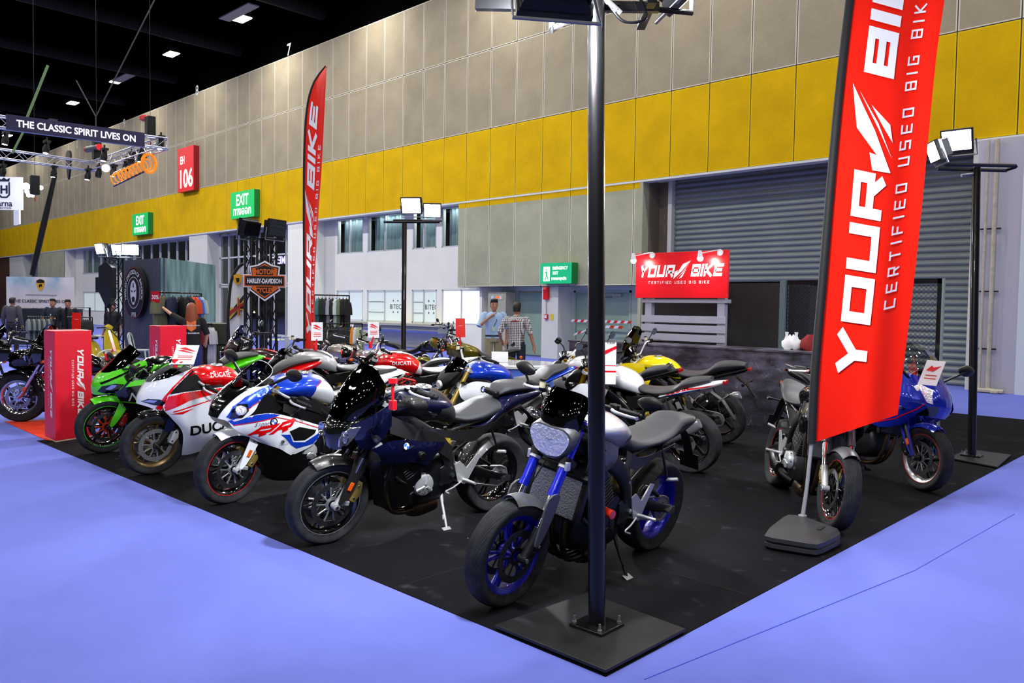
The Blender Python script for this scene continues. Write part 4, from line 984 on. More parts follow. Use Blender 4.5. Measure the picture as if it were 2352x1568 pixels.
    b.grpatch('belly_pan', [[(1.30, .125, .53), (1.22, .185, .50), (1.06, .215, .42), (.85, .205, .38), (.62, .18, .36)], [(1.26, .09, .38), (1.16, .16, .32), (1.02, .19, .26), (.80, .18, .24), (.58, .15, .26)], [(1.20, .02, .24), (1.12, .09, .17), (.98, .12, .14), (.78, .12, .13), (.56, .10, .17)]], M_BLKG)
    b.grpatch('inner_fairing', [[(1.40, .11, .86), (1.32, .15, .92), (1.22, .17, .92)], [(1.36, .13, .72), (1.26, .17, .74), (1.12, .18, .80)]], M_BLKP)
    b.signals((1.14, .20, .53), side=(1, -1))
    for sd in (1, -1): b.mirror('fair', Vector((1.27, sd*.19, 1.01)), sd, up, fwd=-.02, out=.22, up=.12, size=1.25, front=False)
    b.grpatch('frame_cover', [[(1.10, .165, .84), (.92, .185, .78), (.72, .185, .70), (.56, .17, .60)], [(1.12, .19, .78), (.95, .205, .70), (.76, .20, .62), (.58, .18, .50)]], M_BLKM)
    return b
rr = bike_rr()
# ---------------------------------------------------------------- navy roadster with carbon parts
def bike_sr():
    F = G(735, 1248); R = G(1115, 1170); d = (F-R).normalized(); O = F-d*1.48
    b = Bike('roadster_motorcycle', 'navy naked motorcycle with carbon front mudguard and tall black screen, second from the near pole', O, math.degrees(math.atan2(d.y, d.x)), 10, rake=24.5)
    b.wheel(True, M_BLKG, 'ten', mat('grey_rim_tape', '6a6a6e', .4), n=5, carrier=M_STL); b.wheel(False, M_BLKG, 'ten', discs=(-1,))
    b.fork(M_BLKM, M_CHR, amber=True, top=.77, w=.1); b.fender(M_CARB, stays=M_CARB)
    b.bars('bar', barm=M_ALU, h=.07, back=.15, top=.77, w=.38, mir=None); b.dash(.74)
    b.chassis(cover=M_ALU, cov_txt='BMW', can='short', canm=M_TITN, eng=mat('dark_engine', '16171b', .35, .4), peg=M_ALU, stand=M_ALU, frame=M_CARB, swing=M_BLKG, hugger=M_CARB, subm=M_CARB, cover_r=.08)
    tg, t = tankbody(b, [(.49, .88, .76, .05), (.53, .95, .76, .11), (.62, 1.03, .79, .15), (.76, 1.065, .82, .175), (.92, 1.07, .86, .19), (1.03, 1.05, .87, .17), (1.10, 1.01, .88, .10)], P_NAVY)
    b.decal('carbon_panel', poly2([(1.09, .93), (1.09, 1.0), (1.02, 1.045), (.88, 1.045), (.84, .98), (.86, .90), (.98, .90)]), tg, M_CARB, t, 1, .003)
    b.decal('knee_pad', poly2([(.52, .80), (.62, .81), (.73, .85), (.70, .94), (.58, .95), (.51, .89)]), tg, mat('perforated_pad', '1c1d22', .5, bump=1.0, bscale=260), t, 1, .004)
    b.caps(.76, 1.067, M_STL, .06, t)
    sg = hull([sec(*q, top=.6) for q in ((.03, .90, .80, .07), (.08, .945, .79, .12), (.17, .945, .775, .145), (.28, .90, .77, .155), (.42, .865, .77, .13), (.53, .875, .79, .07))])
    b.p('seat', (sg, M_SEAT), smooth=60)
    tail = hull([sec(*q) for q in ((-.42, .98, .94, .02), (-.36, 1.0, .91, .055), (-.20, 1.01, .86, .09), (-.02, 1.0, .80, .12), (.10, .93, .77, .14), (.25, .80, .74, .14), (.38, .78, .74, .10))])
    to = b.p('tail_cowl', (tail, P_NAVY), smooth=45)
    b.p('pillion_seat', (hull([sec(*q, top=.75) for q in ((-.33, 1.02, .98, .05), (-.26, 1.05, .98, .09), (-.08, 1.065, .98, .11), (.03, 1.05, .97, .10), (.08, 1.0, .95, .06))]), M_SEAT), to, smooth=60)
    b.p('seat_pad', (cbox((.105, 0, .985), (.04, .15, .05), (0, .5, 0)), M_BLKP), to, bevel=.012)
    b.grpatch('carbon_side_panel', [[(.86, .175, .83), (.64, .175, .78), (.40, .165, .76), (.14, .15, .80)], [(.84, .185, .77), (.62, .18, .72), (.38, .16, .66), (.22, .14, .72)]], M_CARB)
    b.grpatch('frame_cover', [[(1.12, .13, .92), (.92, .20, .84), (.72, .195, .76), (.56, .175, .64)], [(1.12, .17, .80), (.95, .215, .74), (.78, .20, .67), (.58, .18, .55)]], M_CARB)
    # nose
    rows = [[(1.50, 0, .70), (1.52, 0, .78), (1.49, 0, .86), (1.44, 0, .92)], [(1.49, .05, .69), (1.505, .06, .78), (1.47, .075, .87), (1.40, .08, .94)], [(1.45, .10, .70), (1.455, .13, .79), (1.41, .15, .87), (1.32, .16, .94)], [(1.38, .12, .71), (1.37, .155, .79), (1.31, .175, .88), (1.20, .18, .96)]]
    cg = cat(*[grid([[(p[0], p[1]*sd, p[2]) for p in r] for r in rows], 4, 4, .004*sd) for sd in (1, -1)])
    up = b.p('headlight_cowl', (cg, M_BLKG), smooth=50)
    # asymmetric lamps
    o = b.p('headlight', [(plate([(1.50, .735), (1.50, .80), (1.44, .865), (1.345, .875), (1.375, .83), (1.405, .785), (1.44, .745)], 0, .012, 0, yf=lambda x, z: .150+.2*(1.45-x)), M_REFL)], up, bevel=.006)
    b.p('projector_lens', [(lathe([(.001, .03), (.02, .026), (.032, .012), (.034, 0)], 24, False, 'X', (1.455, .155, .80)), M_LENS), (lathe([(.032, 0), (.04, .004), (.04, .014), (.034, .014)], 24, True, 'X', (1.452, .155, .80)), M_CHR)], o)
    b.p('headlight', [(lathe([(.001, .0), (.03, .008), (.042, .026)], 24, False, 'X', (1.49, -.06, .80)), M_REFL), (lathe([(.04, .02), (.048, .026), (.048, .0)], 24, True, 'X', (1.49, -.06, .80)), M_CHR)], up)
    sw = [[(1.48, 0, .90), (1.42, 0, 1.02), (1.34, 0, 1.14), (1.25, 0, 1.25)], [(1.465, .08, .90), (1.40, .10, 1.02), (1.32, .11, 1.14), (1.24, .10, 1.235)], [(1.41, .13, .90), (1.34, .165, 1.0), (1.27, .17, 1.10), (1.22, .145, 1.19)], [(1.36, .145, .90), (1.28, .185, .98), (1.22, .19, 1.06), (1.19, .165, 1.14)]]
    g1 = grid(sw, 4, 4); b.p('windscreen', (cat(g1, mir(g1)), M_SBLK), up, smooth=60)
    for sd in (1, -1):
        for x, z in ((1.40, .93), (1.33, 1.0)): b.p('screen_bolt', (sphere((x, sd*.155, z), .007, 8, 6), M_BOLT), up)
    # navy side cowl
    b.grpatch('side_cowl', [[(1.41, .15, .88), (1.32, .185, .93), (1.22, .195, .985), (1.16, .18, 1.01)], [(1.40, .17, .80), (1.32, .205, .82), (1.24, .21, .88), (1.14, .19, .95)], [(1.35, .17, .72), (1.28, .20, .72), (1.20, .205, .78), (1.13, .19, .86)]], P_NAVY)
    # radiator shroud
    sr = [[(1.28, .20, .71), (1.14, .225, .765), (1.0, .235, .76), (.84, .23, .73), (.66, .20, .70)], [(1.22, .21, .67), (1.10, .245, .69), (.98, .25, .69), (.84, .24, .67), (.72, .215, .645)], [(1.18, .19, .60), (1.08, .225, .60), (.98, .235, .60), (.88, .225, .57), (.80, .21, .545)]]
    q = b.grpatch('radiator_shroud', sr, P_NAVY); roundel(b, 1.03, .725, .034, q[0][0], q[0][1])
    b.p('crash_bobbin', (both(tube([(.90, .20, .645), (.90, .27, .645), (.90, .28, .645)], [.032, .028, .022], 18)), M_BLKM))
    b.grpatch('belly_pan', [[(1.20, .10, .58), (1.10, .17, .60), (.96, .20, .58), (.85, .2, .52)], [(1.17, .08, .40), (1.08, .15, .38), (.96, .18, .38), (.82, .18, .40)], [(1.10, .03, .23), (1.03, .10, .21), (.93, .13, .22), (.82, .12, .24)]], M_BLKG)
    b.signals((1.29, .19, .80)); b.p('steering_lock', (cyl((1.22, .16, .72), (1.22, .20, .73), .03, n=18), M_ALU))
    return b
sr = bike_sr()
# ---------------------------------------------------------------- grey naked with blue wheels beside the pole
def bike_mt():
    b = Bike('naked_motorcycle', 'naked motorcycle with purple-blue wheels and fork behind the thick black pole', (-3.09, 4.54), -88.5, 9, rake=25, wb=1.44)
    b.root.location = (-3.02-1.44*math.cos(R3(-87.5)), 3.08-1.44*math.sin(R3(-87.5)), .004); b.root.rotation_euler[2] = R3(-87.5)
    b.wheel(True, P_WHB, 'ten', n=5, carrier=M_GRAP, discm=mat('dark_disc', '4b4c4e', .35, .9), dr=.149); b.wheel(False, P_WHB, 'ten', n=5, discs=(-1,))
    b.fork(P_FRKB, M_CHR, top=.80, w=.105, foot=M_GRAP, cal=mat('black_caliper', '17181a', .3, .3), r=.028, clamp=M_BLKM)
    for sd in (1, -1):
        b.p('fork_clamp', (tube([b.fk(.52, sd*.105), b.fk(.57, sd*.105)], .036, 18), M_ALU), front=True, bevel=.003)
        b.p('clamp_lug', (cbox(b.fk(.545, sd*.135, .02), (.03, .02, .05)), M_ALU), front=True, bevel=.003)
    b.fender(P_GRM, w=.15, a0=-8, a1=62)
    for sd in (1, -1):
        P = [b.fk(.36, sd*.08, .07), b.fk(.36, sd*.08, -.03), b.fk(.12, sd*.08, -.035), b.fk(.08, sd*.08, .015), b.fk(.22, sd*.08, .045)]
        b.p('fork_guard', (plate([(p.x, p.z) for p in P], sd*.128, sd*.140, 3), P_GRM), front=True)
    H = b.bars('bar', barm=M_ALU, h=.06, back=.10, w=.40, top=.80, mir='barend', drop=-.01); 
    b.chassis(cover=M_GRAP, can='short', canm=M_BLKM, peg=M_ALU, headers=3, header=mat('dark_bronze_header', '4a4233', .3, .9), frame=M_GRAP, swing=M_BLKM, stand=M_BLKM, eng=M_GRAP)
    tg, t = tankbody(b, [(.52, .90, .78, .05), (.57, .96, .78, .12), (.68, 1.02, .80, .17), (.80, 1.05, .83, .20), (.92, 1.045, .87, .20), (1.0, 1.01, .89, .12)], P_GRY)
    b.decal('tank_badge', poly2(arc(.63, .885, .03, 0, 360, 20)[:-1]), tg, M_DRKB, t, 1, .003)
    b.decal('tank_badge_ring', band(arc(.63, .885, .026, 0, 360, 20)[:-1], .003, True), tg, M_ALU, t, 1, .005)
    for a in (90, 210, 330): b.decal('tank_badge_fork', band([(.63, .885), (.63+.024*math.cos(R3(a)), .885+.024*math.sin(R3(a)))], .005), tg, M_ALU, t, 1, .005)
    b.caps(.78, 1.053, M_ALU, .05, t)
    b.grpatch('side_scoop', [[(1.06, .14, .95), (.96, .21, .93), (.84, .215, .88)], [(1.06, .17, .84), (.97, .225, .82), (.86, .225, .80)], [(1.04, .15, .72), (.98, .19, .70), (.92, .19, .72)]], P_GRM)
    q = b.grpatch('scoop_insert', [[(1.055, .165, .89), (.97, .22, .885)], [(1.045, .165, .76), (.985, .205, .765)]], M_BLKP, ku=3, kv=3)
    sg = hull([sec(*q, top=.7) for q in ((-.32, .90, .86, .05), (-.26, .93, .84, .09), (-.08, .95, .82, .12), (.02, .91, .79, .135), (.14, .87, .77, .145), (.36, .85, .76, .145), (.50, .87, .73, .11), (.60, .93, .78, .06))])
    so = b.p('seat', (sg, M_SEAT), smooth=60)
    b.grpatch('seat_side', [[(.62, .155, .80), (.50, .165, .76), (.30, .15, .755), (.02, .13, .78)], [(.60, .16, .70), (.50, .16, .68), (.34, .14, .70), (.08, .125, .75)]], M_SEAT)
    b.grpatch('perforated_panel', [[(.68, .175, .83), (.60, .165, .80)], [(.66, .17, .68), (.58, .16, .65)]], mat('perforated_pad', '1c1d22', .5, bump=1.0, bscale=260), ku=3, kv=3)
    tl = hull([sec(*q) for q in ((-.40, .90, .87, .02), (-.34, .91, .84, .06), (-.15, .90, .80, .10), (.05, .86, .76, .11))]); b.p('tail_cowl', (tl, M_BLKP))
    # headlight
    hl = hull([[(x, 0, zt), (x, w*.6, zt+.004), (x, w, zt-.03), (x, w*.95, (zt+zb)/2), (x, w*.62, zb+.03), (x, 0, zb)] for x, w, zt, zb in ((1.06, .09, 1.0, .84), (1.12, .135, 1.015, .81), (1.18, .15, 1.0, .80), (1.215, .145, .985, .81))], 3, 2)
    up = b.p('headlight_shell', (hl, P_GRM), front=True, smooth=45)
    fc = [(0, .982), (.09, .984), (.138, .955), (.134, .905), (.085, .84), (0, .822)]
    ring = [(1.222, y, z) for y, z in cr(fc, 3)]; ring = ring+[(p[0], -p[1], p[2]) for p in reversed(ring[1:-1])]
    cz = .905; rg2 = [[(1.222+.022*(1-k), p[1]*k, cz+(p[2]-cz)*k) for p in ring] for k in (1, .8, .5, .15)]
    b.p('headlight_reflector', (loft([[(1.225-.03*(1-k), p[1]*k, cz+(p[2]-cz)*k) for p in ring] for k in (.97, .75, .5, .2)]), mat('faceted_reflector', 'f4f6fa', .2, .7, bump=1.0, bscale=60)), up, front=True, smooth=20)
    b.p('headlight_lens', (loft(rg2, True, False, True), M_LENS), up, front=True, smooth=60)
    b.p('lamp_bulb', (sphere((1.22, 0, .905), .022, 14, 10), M_LENS), up, front=True)
    sw = [[(1.215, 0, .995), (1.20, 0, 1.06), (1.165, 0, 1.13), (1.12, 0, 1.19)], [(1.20, .08, .995), (1.185, .095, 1.06), (1.15, .105, 1.13), (1.11, .10, 1.185)], [(1.15, .14, .985), (1.14, .155, 1.05), (1.11, .155, 1.11), (1.08, .14, 1.16)]]
    g1 = grid(sw, 4, 4); b.p('fly_screen', (cat(g1, mir(g1)), M_SBLK), up, front=True, smooth=60)
    for sd in (1, -1): b.p('screen_bolt', (cat(sphere((1.175, sd*.10, 1.02), .008), sphere((1.15, sd*.122, 1.09), .008)), M_BOLT), up, front=True)
    b.p('instrument_panel', [(cbox((1.07, 0, 1.13), (.09, .20, .035), (0, -.25, 0)), M_BLKP), (cbox((1.07, 0, 1.152), (.075, .14, .006), (0, -.25, 0)), mat('grey_lcd', '59605c', .2))], up, front=True, bevel=.008)
    b.p('instrument_bezel', (cbox((1.115, 0, 1.12), (.02, .19, .03), (0, -.25, 0)), M_ALU), up, front=True, bevel=.004)
    b.signals((1.10, .13, .985), front=True)
    # radiator guard
    M = Matrix.Translation((1.095, 0, .60)) @ Matrix.Rotation(R3(-14), 4, 'Y')
    b.p('radiator_guard', (xf(box(0, .003, -.165, .165, -.125, .125), M), mat('grey_guard_mesh', '85878c', .35, .8, bump=1.0, bscale=90)))
    b.p('engine_slider', (tube([(.86, .15, .50), (.88, .27, .50)], [.024, .026], 16), mat('red_slider', 'd22a14', .3, coat=.5)))
    b.p('engine_slider', (tube([(.86, -.15, .50), (.88, -.27, .50)], [.024, .026], 16), mat('red_slider', 'd22a14', .3, coat=.5)))
    return b
M_DRKB = mat('badge_dark', '14162c', .3)
mt = bike_mt()
# ---------------------------------------------------------------- white and red sports bike
def bike_du():
    F = G(345, 1090); b = Bike('sport_motorcycle', 'white and red sports motorcycle with bronze wheels and black side lettering', (F.x+.02, F.y+1.45), -91.5, 8, rake=24.5, wb=1.43)
    brz = mat('bronze_wheel', '5d4a2c', .3, .7)
    b.wheel(True, brz, 'y', n=5, carrier=M_STL, discm=M_STL); b.wheel(False, brz, 'y', discs=(-1,))
    b.fork(M_BLKM, M_CHR, top=.72, foot=M_BLKM, cal=M_ALU); b.fender(M_BLKG, w=.14)
    for sd in (1, -1):
        P = [b.fk(.40, sd*.08, .09), b.fk(.40, sd*.08, -.02), b.fk(.16, sd*.08, -.02), b.fk(.16, sd*.08, .055)]
        b.p('fork_guard', (plate([(p.x, p.z) for p in P], sd*.122, sd*.132, 0), mat('dark_navy_guard', '0c1030', .3, coat=.5)), front=True)
    b.bars('clip', barm=M_ALU, back=.14, top=.72, w=.38, drop=.04); b.dash(.72)
    b.chassis(can='none', cover=M_GRAP, eng=M_GRAP, headers=2)
    tg, t = tankbody(b, [(.60, .86, .76, .05), (.64, .94, .76, .11), (.72, 1.0, .78, .155), (.84, 1.03, .80, .18), (.98, 1.03, .82, .195), (1.08, .99, .84, .15), (1.14, .94, .86, .07)], P_RED)
    b.decal('maker_lettering', place2(text('DUCATI', 1, .015, shear=.2), .90, .975, .055, 0, -1), tg, M_WPNT, t, 1, .003)
    b.caps(.86, 1.033, M_STL, .058, t)
    b.p('seat', (hull([sec(*q) for q in ((.14, .92, .82, .09), (.22, .88, .80, .13), (.38, .85, .78, .14), (.52, .86, .78, .09), (.62, .90, .80, .05))]), M_SEATD))
    tail = hull([sec(*q) for q in ((-.30, 1.03, 1.0, .02), (-.22, 1.04, .96, .06), (-.05, 1.02, .90, .10), (.10, .98, .86, .12), (.22, .88, .80, .12), (.35, .82, .76, .10))]); to = b.p('tail_cowl', (tail, P_RED))
    b.p('pillion_seat', (hull([sec(*q) for q in ((-.26, 1.08, 1.03, .05), (-.12, 1.085, 1.02, .10), (.08, 1.06, .98, .11), (.20, 1.0, .93, .08), (.26, .93, .88, .04))]), M_SEATD), to)
    rows = [[(1.60, 0, .70), (1.595, 0, .76), (1.565, 0, .83), (1.52, 0, .90)], [(1.585, .05, .70), (1.58, .06, .76), (1.54, .07, .84), (1.48, .085, .92)], [(1.54, .10, .69), (1.53, .12, .76), (1.47, .14, .86), (1.36, .155, .97)], [(1.47, .13, .66), (1.45, .165, .74), (1.38, .19, .86), (1.20, .19, 1.04)], [(1.42, .14, .65), (1.40, .18, .74), (1.36, .205, .85), (1.14, .18, 1.06)]]
    cg = cat(*[grid([[(p[0], p[1]*sd, p[2]) for p in r] for r in rows], 4, 4, .004*sd) for sd in (1, -1)]); up = b.p('upper_fairing', (cg, P_WHT), smooth=50)
    b.decal('red_panel', poly2([(1.36, .74), (1.42, .80), (1.36, .88), (1.24, 1.0), (1.16, 1.07), (1.10, 1.08), (1.12, 1.0), (1.28, .88), (1.33, .80), (1.33, .70), (1.44, .64), (1.48, .68)]), cg, P_RED, up, 1, .003)
    b.decal('headlight', poly2([(1.585, .735), (1.54, .765), (1.45, .765), (1.37, .715), (1.40, .70), (1.50, .71)]), cg, M_BLKG, up, 1, .004)
    b.decal('headlight_lens', poly2([(1.58, .738), (1.53, .757), (1.47, .755), (1.50, .728)]), cg, M_REFL, up, 1, .006)
    g1 = grid([[(1.525, 0, .895), (1.45, 0, .98), (1.35, 0, 1.07), (1.24, 0, 1.13)], [(1.49, .085, .92), (1.42, .10, .99), (1.33, .10, 1.06), (1.23, .085, 1.115)], [(1.38, .15, .96), (1.32, .155, 1.01), (1.25, .14, 1.06), (1.19, .12, 1.08)]], 4, 4); b.p('windscreen', (cat(g1, mir(g1)), M_SCLR), up, smooth=60)
    ed = cr([(1.38, .15, .96), (1.32, .155, 1.01), (1.25, .14, 1.06), (1.19, .12, 1.08), (1.23, .085, 1.115), (1.24, 0, 1.13)], 3); b.p('screen_edge', (both(tube(ed, .003, 6)), M_BLKG), up)
    sr = [[(1.40, .17, .80), (1.28, .215, .83), (1.06, .225, .85), (.84, .20, .86)], [(1.42, .17, .68), (1.28, .225, .70), (1.06, .245, .72), (.80, .22, .73)], [(1.34, .16, .58), (1.22, .225, .55), (1.02, .245, .54), (.76, .225, .54)], [(1.22, .15, .42), (1.14, .215, .40), (.98, .235, .38), (.74, .21, .38)], [(1.18, .06, .17), (1.12, .12, .19), (.94, .15, .24), (.72, .13, .28)]]
    q = b.grpatch('side_fairing', sr, P_WHT); sg, so = q[0]
    b.decal('red_panel', poly2([(1.43, .68), (1.40, .80), (1.28, .835), (1.06, .855), (.83, .865), (.82, .83), (1.0, .795), (1.2, .755), (1.40, .65)]), sg, P_RED, so, 1, .003)
    b.decal('red_stripe', band([(1.34, .645), (1.18, .70), (.98, .755), (.82, .79)], .012), sg, P_RED, so, 1, .004)
    b.decal('red_wedge', poly2([(1.36, .62), (1.30, .64), (1.16, .68), (1.26, .625)]), sg, P_RED, so, 1, .004)
    b.decal('model_lettering', place2(text('899 PANIGALE', 1, .0, shear=.25), 1.12, .735, .038, -.24, -1), sg, M_WPNT, so, 1, .005)
    b.decal('maker_lettering', place2(text('DUCATI', 1, .03), .93, .485, .135, -.13, -1.02), sg, mat('black_lettering', '0a0a0b', .3), so, 1, .004)
    b.decal('air_vent', poly2([(.98, .80), (.80, .80), (.78, .73), (.92, .74)]), sg, M_BLKP, so, 1, .004)
    b.grpatch('inner_fairing', [[(1.36, .12, .88), (1.28, .16, .96), (1.12, .17, .98)], [(1.34, .16, .76), (1.20, .19, .82), (1.02, .19, .84)]], M_BLKP)
    b.grpatch('tank_trim', [[(1.10, .17, .87), (.92, .19, .83), (.74, .17, .79)], [(1.06, .19, .82), (.90, .20, .76), (.70, .17, .72)]], M_BLKP)
    return b
du = bike_du()
# ---------------------------------------------------------------- green sports bike
def bike_ka():
    F = G(240, 1040); b = Bike('sport_motorcycle', 'lime green and black sports motorcycle with orange brake discs beside the red pillar', (F.x+.02, F.y+1.44), -91.5, 8, rake=25, wb=1.44)
    gs = mat('green_rim_tape', '35d010', .3)
    b.wheel(True, M_BLKG, 'five', gs, n=6, carrier=mat('orange_carrier', 'd8431a', .3, .3)); b.wheel(False, M_BLKG, 'five', gs, n=6, discs=(-1,))
    b.fork(M_BLKM, M_CHR, top=.72, foot=M_BLKM, cal=mat('red_caliper', 'b3281c', .3, .3)); b.fender(P_GRN, stays=P_GRN, w=.155)
    b.bars('clip', barm=M_BLKM, back=.14, top=.72, w=.38, drop=.03); b.dash(.72)
    b.chassis(can='side', eng=M_GRAP)
    tg, t = tankbody(b, [(.50, .86, .76, .05), (.55, .94, .76, .12), (.66, 1.01, .78, .16), (.82, 1.04, .80, .185), (.98, 1.03, .83, .19), (1.10, .98, .85, .12)], M_BLKG)
    b.decal('green_flash', poly2([(1.06, .90), (1.02, .98), (.80, 1.0), (.62, .93), (.80, .95), (.96, .92)]), tg, P_GRN, t, 1, .003)
    b.p('seat', (hull([sec(*q) for q in ((.08, .90, .80, .10), (.18, .87, .78, .14), (.34, .85, .77, .14), (.50, .86, .78, .08))]), M_SEATD))
    tail = hull([sec(*q) for q in ((-.34, 1.01, .98, .02), (-.26, 1.02, .94, .07), (-.08, .99, .88, .11), (.08, .94, .83, .13), (.22, .88, .78, .13), (.32, .82, .76, .10))]); to = b.p('tail_cowl', (tail, P_GRN))
    b.p('pillion_seat', (hull([sec(*q) for q in ((-.24, 1.05, 1.0, .05), (-.10, 1.06, .99, .10), (.08, 1.03, .96, .11), (.20, .97, .90, .07))]), M_SEAT), to)
    rows = [[(1.58, 0, .66), (1.59, 0, .74), (1.56, 0, .82), (1.50, 0, .89)], [(1.57, .05, .66), (1.575, .07, .74), (1.54, .09, .82), (1.45, .105, .91)], [(1.53, .10, .67), (1.52, .13, .75), (1.46, .16, .84), (1.34, .17, .96)], [(1.46, .13, .68), (1.43, .175, .75), (1.36, .195, .86), (1.14, .19, 1.04)], [(1.40, .14, .68), (1.36, .19, .74), (1.28, .205, .84), (1.10, .195, .98)]]
    cg = cat(*[grid([[(p[0], p[1]*sd, p[2]) for p in r] for r in rows], 4, 4, .004*sd) for sd in (1, -1)]); up = b.p('upper_fairing', (cg, P_GRN), smooth=50)
    b.decal('black_mask', poly2([(1.56, .70), (1.53, .765), (1.42, .80), (1.33, .79), (1.30, .72), (1.42, .67)]), cg, M_BLKG, up, 1, .003)
    b.decal('headlight', poly2([(1.50, .735), (1.45, .785), (1.35, .79), (1.36, .75), (1.44, .72)]), cg, M_REFL, up, 1, .006)
    b.decal('black_flash', band([(1.54, .79), (1.44, .85), (1.30, .92), (1.18, 1.0)], .02), cg, M_BLKG, up, 1, .004)
    b.decal('black_shoulder', poly2([(1.30, .80), (1.34, .88), (1.20, .97), (1.10, .99), (1.10, .90)]), cg, M_BLKP, up, 1, .004)
    g1 = grid([[(1.505, 0, .885), (1.42, 0, .98), (1.32, 0, 1.09), (1.22, 0, 1.18)], [(1.46, .10, .905), (1.37, .115, .99), (1.28, .115, 1.08), (1.20, .10, 1.155)], [(1.36, .165, .945), (1.28, .165, 1.0), (1.21, .155, 1.06), (1.15, .13, 1.10)]], 4, 4); b.p('windscreen', (cat(g1, mir(g1)), M_SBLK), up, smooth=60)
    sr = [[(1.42, .165, .73), (1.28, .205, .82), (1.08, .22, .84), (.86, .20, .80)], [(1.38, .17, .64), (1.26, .225, .68), (1.06, .24, .68), (.80, .215, .66)], [(1.28, .15, .50), (1.20, .215, .50), (1.02, .235, .48), (.76, .21, .48)], [(1.20, .06, .22), (1.12, .13, .22), (.96, .16, .24), (.72, .14, .28)]]
    q = b.grpatch('side_fairing', sr, M_BLKG); sg, so = q[0]
    b.decal('model_lettering', place2(text('Ninja', 1, .01, shear=.35), 1.16, .665, .13, -.1, -1), sg, P_GRY, so, 1, .004)
    b.decal('green_wedge', poly2([(1.32, .76), (1.26, .83), (1.02, .845), (1.16, .78)]), sg, P_GRN, so, 1, .004)
    b.decal('green_pinstripe', band([(1.38, .60), (1.2, .585), (1.0, .59), (.8, .56)], .008), sg, P_GRN, so, 1, .004)
    b.decal('silver_flash', poly2([(1.12, .56), (.86, .57), (1.0, .52)]), sg, P_GRY, so, 1, .004)
    for sd in (1, -1): b.mirror('fair', Vector((1.34, sd*.17, .95)), sd, up, fwd=-.02, out=.16, up=.03, size=1.2, front=False)
    return b
ka = bike_ka()
